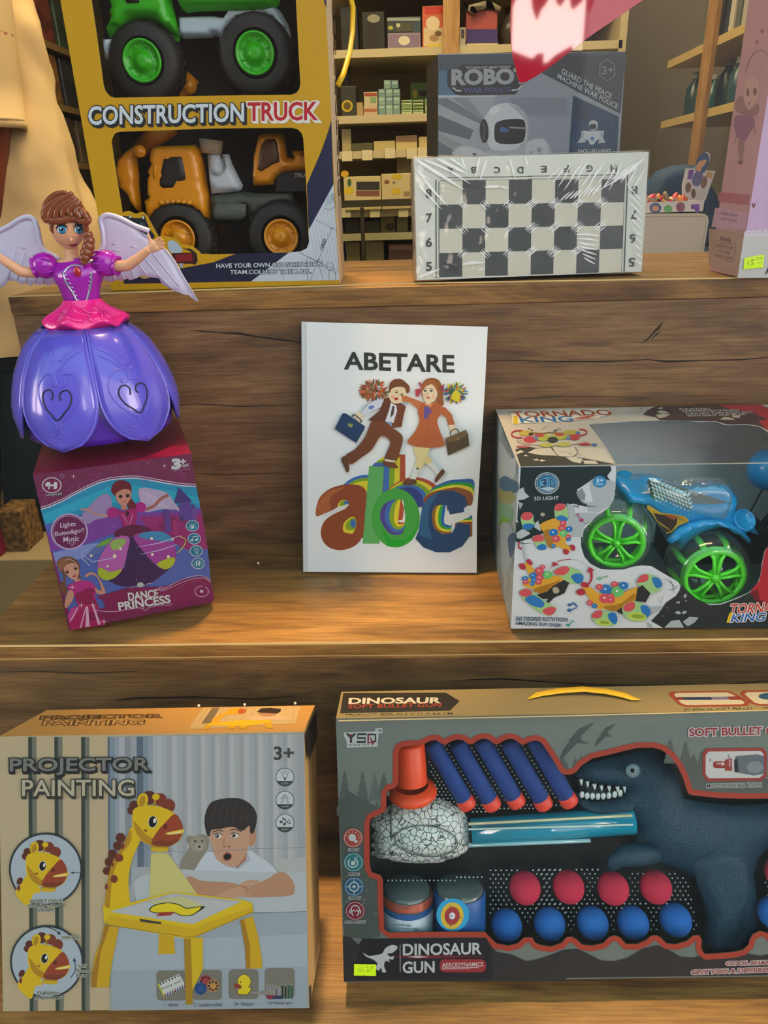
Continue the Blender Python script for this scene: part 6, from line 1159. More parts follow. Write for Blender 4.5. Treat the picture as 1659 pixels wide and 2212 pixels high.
a = Art(B.front, ZM, g=G, rough=.35, base=.0014)
a.poly([(250, 150), (660, 145), (760, 200), (740, 330), (690, 390), (260, 400), (200, 385), (140, 320), (140, 195), (230, 180)], '#262a2d'); a.line([(180, 335), (215, 362), (252, 362)], 12, '#c3c8ca'); a.line([(660, 358), (712, 352), (745, 318)], 12, '#b9bfc2')
a.text('TECHNOLOGY SMART ROBOT', (286, 164), (654, 158), 20, '#b9c0c3', .4); a.text('ROBOT', (178, 194), (790, 184), 118, '#9ba3a7', 1.6, 4, '#3a4044'); a.text('WAR POLICE', (270, 340), (650, 332), 38, '#4a5590', .6)
a.text('GUARD THE PEACE', (1075, 180), (1480, 388), 40, '#b9c1c5', .6, dx=-12); a.text('MACHINE WAR POLICE', (1042, 220), (1532, 472), 40, '#b9c1c5', .6, dx=-12); a.text('FACE LED LIGHT', (1202, 840), (1468, 836), 26, '#cfd6da', .6)
hx = lambda r: [(1440+r*sin(radians(60*k)), 194-r*1.28*cos(radians(60*k))) for k in range(6)]
a.line(hx(70), 5, '#9aa4aa', True); a.text('3+', (1398, 162), (1490, 158), 68, '#7f8a90', .6, 3, '#2a3338'); a.build('lettering', rb)

# ------------------------------------------------------------------ pink doll box at the right end
ZP = (1500, 0, 3.5676)
B = Box(.3135, .7145, Z1, -.59, .82, .17, .0713, .30); G = .85
pk = thing('pink_doll_box', 'tall pink doll box with a lace print at the right end of the top shelf', 'toy box', B.O+V((.08, 0, 0)))
PNK = mat('#c9a3b4', .4, g=G); mb = MB(); mb.hexa(B.O, B.ex, B.ey, B.ez, [PNK, PNK, mat('#c7a6c9', .35, g=G), PNK, PNK, mat('#b58a92', .35, g=G, coat=.3)]); mb.build('carton', pk, bevel=.0007)
a = Art(B.front, ZP, g=G, rough=.35)
a.poly([(385, 1800), (420, 1785), (900, 1770), (900, 2140), (333, 2142)], '#c9c6c3')
for k in range(9): a.oval(412+k*46, 1800-k*2, 27, 26, '#d8cfd8'); 
for k in range(9):
    for d in range(4): a.oval(398+k*46+d*9, 1790-k*2+(8 if d in (1, 2) else 0), 3.5, 3.5, '#b893b8')
a.text('A', (548, 2050), (606, 2048), 60, '#2a2326', .8); a.build('lace_print', pk)
a = Art(B.left, ZP, g=G, rough=.35)
a.poly([(112, 1760), (385, 1800), (335, 2140), (110, 2040)], '#a38a7c'); a.poly([(190, 1480), (430, 1500), (415, 1580), (185, 1550)], '#a2616e'); a.poly([(160, 1600), (410, 1640), (400, 1770), (130, 1750)], '#b794a8')
INK, INK2 = '#7a5a5c', '#8d6c6c'
a.line([(395, 560), (420, 470), (470, 400), (530, 390), (560, 430)], 8, INK2, smooth=True); a.spoly([(385, 700), (395, 620), (440, 590), (490, 620), (500, 720), (470, 800), (430, 835), (395, 790)], '#b8958f'); a.oval(412, 712, 12, 32, INK); a.oval(466, 706, 14, 32, INK); a.oval(424, 798, 8, 12, INK)
a.spoly([(330, 760), (370, 740), (385, 800), (420, 850), (480, 800), (500, 830), (470, 890), (360, 880), (310, 830)], INK2); a.spoly([(310, 900), (380, 890), (450, 900), (460, 960), (420, 1030), (390, 1080), (340, 1070), (310, 1000)], '#86607a'); a.poly([(335, 1080), (382, 1085), (372, 1230), (340, 1225)], INK2); a.oval(352, 1250, 20, 16, INK); a.line([(345, 960), (310, 1100)], 6, INK); a.line([(455, 940), (470, 1030)], 6, INK)
for x, y in ((480, 320), (520, 235), (455, 1580)): a.spoly([(x, y), (x+10, y-18), (x+16, y), (x, y+24), (x-14, y), (x-8, y-18)], '#95606c')
for s_, y in (('FRIENDSHIP IS', 1640), ('A GIFT FOR ALL', 1680)): a.text(s_, (205, y-8), (330, y+12), 22, '#6f5560', .2)
a.line([(150, 1850), (190, 1850), (200, 1870), (290, 1880), (300, 1870), (318, 1890), (300, 2025), (280, 2020), (160, 1970), (150, 1930)], 4, INK, True)
for k in range(6): a.oval(205+k*14, 1838+k*3, 6, 18, INK)
for s_, y, w_ in (('CHILDHOOD GAME', 1880, 130), ('IS THE SAME', 1920, 90), ('PRETTY DREAM', 1960, 120)): a.text(s_, (230-w_/2, y-2), (230+w_/2, y+22), 22, INK, .2)
a.build('side_print', pk)
a = Art(B.front, ZP, base=.002); a.poly([(385, 1988), (538, 1960), (530, 2062), (460, 2068), (455, 2074), (445, 2070), (378, 2078)], '#cdf01c')
a.line([(405, 2040), (420, 2005), (415, 2050)], 4, '#3a4a1a'); a.line([(430, 2005), (458, 2000), (440, 2020), (456, 2030), (432, 2046)], 4, '#3a4a1a', smooth=True); a.line([(495, 1985), (475, 1988), (474, 2000), (490, 2002), (478, 2012)], 3, '#3a4a1a'); a.ring(512, 1992, 9, 8, 3, '#3a4a1a'); a.line([(485, 2028), (525, 2018)], 3, '#3a4a1a'); a.build('price_sticker', pk, 'bright yellow-green handwritten price sticker')

# ------------------------------------------------------------------ construction truck box
ZA, K1, K2, K3, K4 = (0, 0, 1.9988), (120, 0, 5.184), (430, 0, 5.184), (200, 260, 5.925), (460, 260, 5.72)
B = Box(-.2945, .7445, Z1, 1.3965, -.2, .2297, .10, .36); fr = B.front; C = B.C; G = 1.0
tk = thing('construction_truck_box', 'tall yellow window box with construction trucks at the left of the top shelf', 'toy box', B.O+V((.11, 0, 0)))
h1 = Zm(K1, [(293, -800), (405, 0), (470, 440), (540, 960), (560, 1020), (600, 1072), (655, 1095)])+Zm(K2, [(0, 1075), (500, 1066), (1040, 1060), (1095, 1035), (1125, 990), (1134, 930), (1110, 500), (1085, 0), (1043, -800)])
h2 = Zm(K3, [(600, 1175), (575, 1195), (540, 1190), (470, 1160), (425, 1163), (385, 1185), (330, 850), (245, 290), (250, 235), (285, 170), (340, 145), (900, 128)])+Zm(K4, [(0, 100), (500, 95), (980, 92), (1050, 112), (1095, 160), (1115, 220), (1150, 760), (1180, 1420), (1188, 1500), (1160, 1580), (1080, 1620), (940, 1632), (500, 1645), (0, 1655)])+Zm(K3, [(1480, 1710), (1390, 1710), (1368, 1680), (1290, 1615), (1190, 1590), (1145, 1585), (1060, 1505), (930, 1483), (850, 1490), (820, 1440), (700, 1220), (650, 1172)])
YEL = mat('#b88e06', .38, g=G, coat=.2)
mb = MB(); panel(mb, fr, [proj(C(*c)) for c in ((0, 0, 1), (1, 0, 1), (1, 0, 0), (0, 0, 0))], .0007, YEL, [h1, h2], mat('#8d8878', .6))
mb.add([C(0, 0, 1), C(1, 0, 1), C(1, 1, 1), C(0, 1, 1), C(0, 0, 0), C(0, 1, 0), C(1, 1, 0), C(1, 0, 0)], [(0, 1, 2, 3), (4, 0, 3, 5), (4, 5, 6, 7), (5, 3, 2, 6)], mat('#a68a1a', .5)); mb.add([C(1, 0, 0), C(1, 0, 1), C(1, 1, 1), C(1, 1, 0)], [(3, 2, 1, 0)], mat('#cdbb9e', .5)); mb.build('carton', tk)
m2 = MB(); BKM = mat('#15130f', .7); m2.add([C(.01, .95, .005), C(.99, .95, .005), C(.99, .95, .995), C(.01, .95, .995)], [(0, 1, 2, 3)], BKM); m2.build('backing_card', tk)
m2 = MB(); zz = (fr.at(*Zm(K2, [(0, 1200)])[0]).z-Z1)/.36; [m2.add([C(i0, .05, zz), C(i1, .05, zz), C(i1, .94, zz), C(i0, .94, zz)], [(0, 1, 2, 3)], mat('#1c1a15', .6)) for i0, i1 in ((.01, .22), (.46, .99))]; m2.build('inner_tray', tk)
a = Art(fr, K4, g=G, rough=.38, coat=.2)
a.poly([(1462, 0), (1490, 790), (1190, 1350), (1180, 1300), (1160, 800), (1200, 700), (1330, 400), (1420, 150)], '#1c2340'); a.poly([(1490, 790), (1560, 1975), (470, 1990), (940, 1632), (1080, 1621), (1160, 1581), (1188, 1500), (1180, 1360)], '#b9c4cc'); a.poly([(940, 1632), (470, 1990), (-1100, 2020), (-1120, 1700), (-400, 1830), (0, 1755), (280, 1648)], '#191e38')
a.zoom(*K2); a.poly([(1395, 0), (1425, 0), (1428, 100), (1415, 60)], '#1c2340'); a.zoom(*K4)
LN = '#5f6e7a'
for k in range(11): x = 1190+k*34; a.line([(x, 1350-k*52 if k > 5 else 1350-k*52), (x+120+k*4, 1850+(k % 3)*30)], 2, LN)
for p in ([(1270, 1230), (1530, 1360)], [(1470, 1340), (1300, 1730), (1200, 1980)], [(1060, 1632), (1400, 1790), (1560, 1870)], [(1090, 1640), (1540, 1900)], [(1435, 1860), (1435, 1980)], [(800, 1760), (880, 1980)], [(1160, 1700), (1165, 1980)], [(1290, 1740), (1360, 1960)], [(1510, 1850), (1515, 1980)]): a.line(p, 4, '#3c4a55')
a.ring(1442, 1806, 48, 52, 4, '#3c4a55'); a.line([(1470, 900), (1515, 1060), (1440, 1110), (1370, 1080)], 6, '#4a5f70')
for k in range(6): a.line([(1380+k*6, 1060-k*24), (1500, 1000-k*18)], 5, '#6d8698')
for p in ([(1440, 1340), (1490, 1330)], [(1280, 1730), (1330, 1720)]): a.line(p, 6, '#2c3840')
a.text('1800', (1322, 1570), (1372, 1452), 36, '#2c3840', .4, dx=30)
a.build('blueprint_print', tk)
a = Art(fr, K1, g=G, rough=.35, base=.0009)
a.text('CONSTRUCTION', (372, 1195), (2106, 1158), 200, '#c3cdd2', .9, 12, '#20272b', sh=(22, 26, '#20272b')); a.zoom(*K2); a.text('TRUCK', (548, 1150), (1318, 1142), 200, '#a8242e', .9, 14, '#d8d4cc', sh=(20, 18, '#d8d4cc'))
a.build('title_lettering', tk)
a = Art(fr, K4, g=G, base=.0009); a.text('HAVE YOUR OWN CONSTRUCTION', (42, 1772), (1348, 1750), 52, '#bcc7cd', .8, 5, '#1b2030'); a.text('TEAM.COLLECT THEM ALL.', (212, 1850), (1215, 1840), 50, '#bcc7cd', .8, 5, '#1b2030'); a.build('slogan_lettering', tk)
# printed dozer bucket at the lower left corner
a = Art(fr, K3, g=G, base=.0009)
a.spoly([(360, 1255), (400, 1225), (455, 1230), (470, 1210), (495, 1215), (500, 1245), (620, 1250), (640, 1215), (670, 1225), (690, 1290), (740, 1400), (790, 1500), (600, 1560), (400, 1400)], '#16222c'); a.poly([(540, 1350), (640, 1300), (700, 1400), (640, 1430)], '#2f4f62'); a.oval(480, 1232, 14, 20, '#b9c0c0'); a.oval(648, 1242, 14, 20, '#b9c0c0')
a.spoly([(960, 1560), (1040, 1540), (1110, 1600), (1150, 1680), (1000, 1690)], '#9bb0bc'); a.poly([(1010, 1700), (1290, 1690), (1320, 1720), (1330, 1800), (1290, 1835), (1050, 1830)], '#3a1216'); a.poly([(1060, 1720), (1270, 1705), (1280, 1800), (1070, 1815)], '#7a1a1e'); a.poly([(1150, 1640), (1250, 1640), (1330, 1700), (1345, 1800), (1310, 1850), (1280, 1840), (1320, 1790), (1300, 1710), (1240, 1670)], '#14161a'); a.poly([(1100, 1830), (1165, 1830), (1150, 1890), (1120, 1880)], '#8f9aa2'); a.spoly([(585, 1970), (660, 1950), (735, 2000), (690, 2025), (630, 2020)], '#b08a4a')
a.build('bulldozer_print', tk)
a = Art(B.right, (640, 0, 3.457), g=G); 
for k, ch_ in enumerate('CONSTRUCTION'): y = 1490-k*172; a.text(ch_, (302-k*3.4 if 0 else 322-(1490-y)*.032-4, y+60), (322-(1490-y)*.032-4, y-70), 14, '#3a3226', .3) if False else None
for k in range(10):
    y = 1400-k*150; x = 322-(1400-y)*.034
    if k in (0, 1, 4, 6): a.ring(x, y, 8, 62, 6, '#3a2f22')
    else: a.line([(x-6, y-55), (x-5, y+60)], 6, '#3a2f22'); a.line([(x+7, y-55), (x+8, y+60)], 6, '#3a2f22'); a.line([(x-6, y), (x+8, y+8)], 12, '#3a2f22')
a.build('side_lettering', tk)
hd = MB(); R_ = B.right; hd.tube([R_.at(640+x/3.457, y/3.457, .001)+B.x*d for x, y, d in ((296, -260, .0), (300, -120, .012), (306, 60, .017), (308, 250, .016), (306, 400, .013), (300, 560, .007), (302, 640, .001))], .0028, mat('#d8b40a', .35), 8, flat=(B.y, .4)); hd.build('carry_handle', tk)
fl = MB(); sheet(fl, fr, h1, CLEAR, lift=-.0016); sheet(fl, fr, h2, CLEAR, lift=-.0016); fl.build('window_film', tk)
# toys behind the two windows
def tt(T_, x, y, d): q = Zm(T_, [(x, y)])[0]; return fr.at(q[0], q[1], -d)
RUB = mat('#1c1a17', .6, bump=.3, bscale=300)
def wheelset(par, T_, cx, cy, rt, rh, mt, d, tread=14):
    c0 = tt(T_, cx, cy, d); n_ = fr.n; w = MB(); w.lathe(c0, n_, [(rt*.6, .006), (rt*.86, .006), (rt*.96, .003), (rt, -.004), (rt, -.024), (rt*.9, -.028), (.001, -.028)], RUB, 40)
    for k in range(tread*2):
        t = 2*pi*k/(tread*2); u_ = B.x*cos(t)+B.z*sin(t); v_ = B.z*cos(t)-B.x*sin(t); w.hexa(c0+u_*(rt*.94)-v_*(rt*.06)-n_*(.004 if k % 2 else .014), v_*(rt*.12), u_*(rt*.09), n_*-.010, RUB)
    w.build('tyre', par)
    h = MB(); h.lathe(c0, n_, [(rh, .0065), (rh*1.0, .0085), (rh*.9, .009), (rh*.84, .005), (rh*.5, .004), (rh*.48, .0065), (rh*.34, .0068), (rh*.32, .0085), (rh*.18, .0088), (.0003, .009)], mt, 36)
    for k in range(8): t = 2*pi*(k+.5)/8; h.ball(c0+B.x*(rh*.68*cos(t))+B.z*(rh*.68*sin(t))+n_*.0055, rh*.07, mt, 8)
    h.build('hub', par)
GRN_, GR2 = mat('#2fa806', .35, g=1.0, coat=.2), mat('#37a314', .35)
GYW = mat('#b3c3cc', .4)
dt = thing('toy_dump_truck', 'green toy dump truck with black tyres behind the upper window', 'toy truck', tt(K1, 1400, 900, .05))
mb = MB(); puff(mb, Zm(K1, [(620, -500), (1250, -500), (1300, 0), (1350, 200), (1395, 400), (1395, 465), (1330, 465), (1250, 340), (1130, 255), (1000, 225), (880, 245), (770, 320), (690, 430), (610, 435), (605, 300), (618, 165), (640, 130), (635, 0)]), fr, .045, .018, 8, 14, GRN_); mb.build('cab', dt)
mb = MB(); puff(mb, Zm(K1, [(750, -400), (980, -400), (978, 20), (940, 58), (800, 60), (755, 10)]), fr, .030, .006, 5, 10, mat('#14120e', .4)); mb.build('side_window', dt)
mb = MB(); puff(mb, Zm(K1, [(1370, -600), (1365, 0), (1420, 110), (1480, 150)])+Zm(K2, [(0, 130), (500, 120), (860, 95), (900, 50), (910, 0), (930, -600)]), fr, .045, .02, 8, 14, GRN_); mb.build('tipper_bed', dt)
mb = MB(); puff(mb, Zm(K1, [(530, 440), (670, 440), (640, 560), (632, 662), (556, 662)]), fr, .04, .010, 5, 10, GYW); mb.build('bumper', dt)
mb = MB(); puff(mb, Zm(K1, [(1380, 190), (1660, 180)])+Zm(K2, [(180, 180), (270, 200), (325, 125), (880, 93), (930, 150), (1010, 300), (1040, 470), (1010, 475), (940, 370), (840, 260), (740, 205), (620, 190), (480, 220), (370, 310), (290, 420), (262, 520), (236, 520), (230, 420), (190, 400), (140, 425)])+Zm(K1, [(1660, 430), (1440, 440), (1400, 410)]), fr, .05, .013, 6, 9, GYW); mb.build('chassis', dt)
wheelset(dt, K1, 995, 695, .0335, .0178, GRN_, .034); wheelset(dt, K2, 640, 610, .0345, .0178, GRN_, .034)
OY, OY2 = mat('#d68a06', .32, g=1.0, coat=.25), mat('#a85f08', .4)
ex_ = thing('toy_excavator', 'orange toy excavator truck with a tall cab behind the lower window', 'toy truck', tt(K3, 1200, 1500, .05))
mb = MB(); puff(mb, Zm(K3, [(800, 330), (1250, 318), (1310, 310), (1390, 380), (1420, 520), (1470, 800), (1510, 1010), (1515, 1270), (1480, 1275), (1400, 1180), (1290, 1110), (1130, 1090), (980, 1110), (870, 1180), (790, 1270), (745, 1265), (700, 1050), (705, 1000), (730, 985), (735, 700), (760, 550)]), fr, .05, .02, 9, 9, OY); mb.build('cab', ex_)
mb = MB(); puff(mb, Zm(K3, [(905, 460), (1140, 450), (1175, 480), (1220, 770), (1100, 800), (1065, 870), (900, 885), (850, 840), (855, 700)]), fr, .0315, .003, 4, 9, mat('#1a1510', .4)); mb.build('side_window', ex_)
mb = MB(); mb.tube([tt(K3, 790, 560, .0295), tt(K3, 800, 590, .029), tt(K3, 795, 740, .0295)], .0016, OY, 8)
for k in range(6): mb.ball(tt(K3, 880+k*70, 1055-20*sin(k*.6), .0305), (.004, .002, .0022), OY, 8)
mb.build('trim', ex_)
mb = MB(); puff(mb, Zm(K3, [(430, 390), (560, 310), (640, 330), (660, 420), (610, 470), (575, 480), (590, 650), (600, 850), (630, 1160), (590, 1165), (480, 1040), (460, 960), (340, 850), (300, 600), (310, 530)]), fr, .05, .012, 8, 9, OY); mb.tube([tt(K3, 605, 395, .037), tt(K3, 605, 395, .03)], .0055, OY, 20); mb.build('bucket', ex_)
mb = MB(); mb.tube([tt(K3, 600, 380, .055), tt(K3, 780, 210, .055), tt(K3, 1000, 40, .055)], [.008, .010, .011], OY2, 10); mb.build('boom', ex_)
mb = MB(); mb.tube([tt(K1, 1345, 1130, .083), tt(K1, 1455, 980, .083), tt(K1, 1540, 855, .083)], [.0078, .0080, .0078], OY, 14); mb.tube([tt(K1, 1500, 962, .080), tt(K1, 1500, 962, .0735)], [.0070, .0072], OY, 22); mb.build('boom_knuckle', ex_)
mb = MB(); puff(mb, Zm(K3, [(1470, 430), (1620, 425), (1665, 500), (1700, 620)])+Zm(K4, [(110, 420), (200, 420), (240, 540), (370, 800), (360, 850), (320, 880), (0, 905)])+Zm(K3, [(1520, 945), (1500, 800), (1480, 560)]), fr, .045, .011, 6, 10, mat('#b9c2c8', .4)); mb.tube([tt(K3, 1520, 430, .045), tt(K3, 1520, 250, .045)], [.010, .012], mat('#a58f72', .4), 12); mb.tube([tt(K4, 50, 600, .0335), tt(K4, 50, 600, .031)], .0055, mat('#b3bcc2', .4), 16); mb.build('engine_block', ex_)
mb = MB(); puff(mb, Zm(K3, [(1515, 960), (1600, 950)])+Zm(K4, [(100, 905), (400, 880), (540, 905), (980, 900), (1010, 1020), (880, 1010), (760, 1030), (640, 1090), (530, 1170), (475, 1300), (430, 1120), (410, 1060)])+Zm(K3, [(1900, 1290), (1540, 1260), (1520, 1100)]), fr, .045, .010, 6, 10, mat('#3f433d', .5)); mb.build('chassis', ex_)
mb = MB(); puff(mb, Zm(K4, [(20, 1060), (60, 1035), (405, 1035), (408, 1170), (370, 1215), (40, 1228), (5, 1180)]), fr, .034, .004, 5, 9, mat('#4a4f48', .5)); mb.build('step_plate', ex_)
c2 = MB(); puff(c2, Zm(K4, [(570, 170), (840, 145), (885, 185), (920, 460), (1000, 470), (975, 370), (1200, 375), (1230, 620), (880, 640), (760, 740), (760, 795), (500, 810), (490, 640), (500, 430), (540, 290)]), fr, .052, .014, 7, 9, OY); c2.build('rear_cab', ex_)
mb = MB(); puff(mb, Zm(K4, [(640, 230), (770, 222), (800, 280), (835, 515), (740, 550), (600, 640), (545, 610), (560, 440), (590, 300)]), fr, .0385, .003, 4, 9, mat('#4a2a0c', .4)); 
for k in range(3): puff(mb, Zm(K4, [(1025+k*42, 405), (1042+k*42, 405), (1052+k*42, 480), (1035+k*42, 480)]), fr, .0385, .002, 3, 8, mat('#15120c', .5))
mb.build('rear_cab_openings', ex_)
mb = MB(); mb.hexa(tt(K4, 770, 880, .048), tt(K4, 1240, 870, .048)-tt(K4, 770, 880, .048), V((0, .03, 0)), tt(K4, 790, 640, .048)-tt(K4, 770, 880, .048), mat('#14161a', .35)); mb.build('turntable', ex_)
a = Art(fr.deeper(.047), K4, base=0); a.text('TRUCK', (1005, 655), (1230, 650), 50, '#c9c4b8', .6); a.build('decal', ex_)
wheelset(ex_, K3, 1115, 1500, .0345, .0172, OY, .036); wheelset(ex_, K4, 855, 1440, .0345, .0174, OY, .036)

# ------------------------------------------------------------------ dancing doll carton on the middle shelf
D1, D2, ZD = (60, 970, 5.5286), (260, 970, 6.143), (0, 850, 3.19)
B = Box(-.3052, .54, Z2, 21.27, 2.3, .1274, .136, .1474); BDL = B; C = B.C; G = .62
db = thing('dancing_doll_box', 'magenta doll carton under the winged princess doll', 'toy box', B.O+V((.05, 0, 0)))
MG = mat('#8a0f4c', .35, g=1, coat=.2); mb = MB(); mb.hexa(B.O, B.ex, B.ey, B.ez, [MG, mat('#7a0a30', .3, coat=.3), mat('#5a0c3a', .35, g=1, coat=.2), MG, MG, MG]); mb.build('carton', db, bevel=.0009)
a = Art(B.front, D1, g=G, rough=.35, coat=.2)
SKY = [(155, 720), (260, 690), (420, 620), (560, 540), (720, 460), (860, 400), (1000, 365), (1161, 350)]
W2 = lambda pts: [((x/6.143+260-60)*5.5286, y/6.143*5.5286) for x, y in pts]
right = W2([(1005, 500), (1090, 960), (1160, 1330), (1200, 1740)]); top = SKY+W2([(200, 385), (350, 405), (560, 445), (760, 480), (880, 492), (1005, 497)])
a.poly(top+right+W2([(1050, 1690), (800, 1740), (580, 1840), (300, 1900)])+[(1050, 1900), (860, 1920), (500, 1990), (440, 1750), (160, 745)], '#4a62ae')
a.poly(top+W2([(1005, 500), (1060, 780), (500, 720), (100, 800)])+[(1100, 700), (700, 760), (220, 900), (160, 740)], '#1f8fb8'); a.poly([(170, 780), (400, 690), (700, 560), (1000, 440), (1161, 420)]+W2([(700, 560), (1030, 640), (1060, 720), (500, 700)])+[(1000, 640), (600, 720), (215, 900)], '#2aa6c6')
a.poly([(240, 1000), (600, 900), (900, 820), (1161, 780)]+W2([(560, 830), (1070, 800), (1100, 960), (560, 1000)])+[(1161, 960), (700, 1130), (270, 1230)], '#7a3a9a'); a.poly(W2([(250, 900), (1080, 860), (1160, 1330), (900, 1340), (400, 1100)]), '#96246e'); a.poly([(300, 1240), (700, 1140), (900, 1110), (860, 1240), (340, 1400)], '#7f8fc9')
rr = random.Random(11)
for k in range(130):
    x = 200+rr.random()*1100; y = 480+rr.random()*1300
    if x > 200+(y-720)*.2+40: r_ = 2+5*rr.random()**2; a.oval(x, y, r_, r_, rr.choice(['#9fd0e0', '#c9d8ee', '#b48ad0']), n=8)
# castle in the distance
cz = '#43307a'; a.poly(W2([(775, 505), (955, 695), (715, 720)]), cz); a.poly(W2([(780, 715), (930, 700), (960, 940), (790, 960)]), '#5a3f92'); a.poly(W2([(570, 810), (650, 805), (680, 1100), (600, 1110)]), '#5e3a8c'); a.poly(W2([(965, 720), (1000, 780), (940, 785)]), cz); a.poly(W2([(945, 785), (995, 780), (1020, 940), (960, 940)]), '#6a4a96'); a.poly(W2([(700, 900), (735, 940), (685, 945)]), '#7a1f5a'); a.poly(W2([(690, 945), (735, 940), (760, 1130), (710, 1140)]), '#a0306e'); a.poly(W2([(545, 970), (585, 1040), (520, 1045)]), '#7a1f5a'); a.poly(W2([(530, 1045), (580, 1040), (590, 1090), (540, 1095)]), '#8a2866'); a.poly(W2([(800, 900), (830, 880), (835, 950), (795, 955)]), '#33255e')
a.build('sky_print', db)
a = Art(B.front, D1, g=G, rough=.35, coat=.2, base=.0006)
off = lambda d: [(x, y+d) for x, y in top]
a.line(top, 14, '#c9d3e6'); a.line(off(-26), 9, '#d6c3da')
for cx, cy, r_ in ((150, 530, 34), (240, 560, 40), (640, 440, 34), (770, 340, 40), (845, 320, 22), (1060, 275, 30), (1130, 285, 26), (520, 480, 30), (200, 630, 26)): a.line(oval(cx, cy, r_, r_*.9, 0, 18, 40, 330), 4, '#b04a86')
for x, y, r_ in ((150, 300, 24), (275, 470, 26), (700, 340, 22), (760, 380, 26), (790, 400, 24)): q = W2([(x, y)])[0]; a.line(oval(q[0]+60, q[1]-30, r_*1.5, r_, 20, 18, 20, 320), 4, '#b04a86')
for x, y, r_ in W2([(585, 225), ])and [(545, 325, 30)]: a.star(x, y, r_, '#dfcbe0')
q = W2([(585, 222)])[0]; a.star(*q, 34, '#dfcbe0'); q = W2([(360, 190)])[0]; a.star(*q, 12, '#dfcbe0')
a.oval(286, 432, 118, 96, '#cdbcd4', n=36); a.oval(286, 432, 104, 84, '#7a1248', n=36)
a.poly([(205, 420), (230, 395), (270, 395), (262, 478), (244, 480), (250, 430), (222, 455)], '#d3d8da'); a.poly([(268, 425), (310, 420), (318, 390), (352, 398), (350, 465), (330, 480), (308, 478), (315, 440), (270, 448)], '#d3d8da')
a.text('HONG JIE', (220, 540), (405, 520), 30, '#cfd0da', .6, 5, '#241428'); a.ring(410, 322, 24, 18, 4, '#9fb3c9')
a.zoom(*D2); a.text('3', (696, 138), (788, 132), 125, '#cfd3d4', 2.4); a.text('+', (802, 140), (865, 136), 56, '#cfd3d4', 2.4); a.text('AGES', (792, 208), (908, 196), 34, '#cfd3d4', .7); a.line([(710, 300), (745, 285), (770, 262), (800, 280), (850, 262), (880, 270), (930, 262)], 5, '#b993b0', smooth=True)
a.build('emblem_and_border', db)
a = Art(B.front, D1, g=G, rough=.35, coat=.2, base=.001)
a.oval(496, 986, 222, 216, '#b9a7d0', n=44); a.oval(496, 986, 204, 198, '#6a0f4e', n=44); a.line(oval(496, 986, 192, 186, 0, 30, 150, 330), 5, '#c9a9d0')
a.text('Lights', (388, 885), (570, 866), 70, '#d6cbdc', .3); a.text('Bumo&go!!', (326, 990), (672, 938), 68, '#d6cbdc', .3); a.text('Music', (426, 1050), (612, 1034), 62, '#d6cbdc', .3); a.line([(480, 1130), (510, 1120), (520, 1150), (540, 1150), (545, 1115), (580, 1125)], 6, '#c9a9d0', smooth=True)
a.build('round_badge', db)
# pictured doll
a = Art(B.front, ZD, g=G, rough=.35, coat=.2, base=.0014)
a.spoly([(770, 790), (765, 720), (735, 692), (690, 705), (620, 770), (560, 850), (600, 900), (660, 870), (740, 850)], '#9a86b4'); a.spoly([(960, 720), (955, 665), (990, 648), (1060, 660), (1150, 685), (1210, 760), (1285, 850), (1210, 800), (1100, 800), (1000, 815)], '#b3a2c4')
for k in range(6): a.line([(975, 670+k*14), (1080+k*22, 720+k*16)], 3, '#d0c5da')
a.line([(555, 800), (600, 800), (660, 830), (740, 845)], 14, '#b78a7c', smooth=True); a.line([(1000, 800), (1060, 775), (1110, 725), (1160, 700)], 22, '#a3645a', smooth=True)
a.oval(777, 820, 42, 38, '#a8187c'); a.oval(968, 785, 40, 36, '#b01a86')
a.spoly([(775, 690), (772, 640), (800, 605), (850, 598), (895, 620), (908, 660), (905, 720), (940, 770), (930, 800), (890, 800), (870, 760)], '#6a1220'); a.spoly([(800, 690), (805, 735), (835, 770), (870, 765), (900, 720), (900, 670), (850, 660)], '#c98a78'); a.oval(830, 710, 14, 12, '#2a1a1e'); a.oval(880, 704, 14, 12, '#2a1a1e'); a.line([(850, 748), (866, 746)], 6, '#a02a3a'); a.poly([(842, 765), (868, 765), (880, 800), (830, 800)], '#c08070')
a.spoly([(800, 800), (850, 810), (930, 790), (945, 830), (935, 900), (940, 920), (860, 930), (840, 880), (820, 840)], '#a01268'); a.oval(878, 828, 13, 18, '#40101c'); a.line([(845, 830), (870, 880), (885, 915), (905, 870), (915, 825)], 4, '#c9a0b8'); a.spoly([(790, 955), (830, 930), (900, 905), (1000, 915), (1040, 940), (1020, 965), (900, 985), (800, 990)], '#5c0c3c')
a.poly([(880, 985), (930, 985), (1000, 1080), (1170, 1210), (1080, 1280), (1000, 1330), (840, 1330), (750, 1295), (770, 1240), (860, 1200), (870, 1080)], '#34164e'); a.poly([(740, 1000), (800, 985), (720, 1070), (600, 1160), (570, 1150), (640, 1070)], '#5a6aa8'); a.poly([(700, 1020), (780, 990), (740, 1040), (660, 1060)], '#6fa02a')
a.spoly([(800, 992), (890, 990), (880, 1080), (850, 1200), (790, 1270), (720, 1285), (675, 1240), (680, 1150), (730, 1060)], '#b05aa8'); a.spoly([(690, 1200), (760, 1230), (840, 1210), (790, 1270), (720, 1285), (675, 1245)], '#a3b42a'); a.spoly([(760, 1030), (820, 1000), (870, 1010), (840, 1060), (780, 1080)], '#8fae5a')
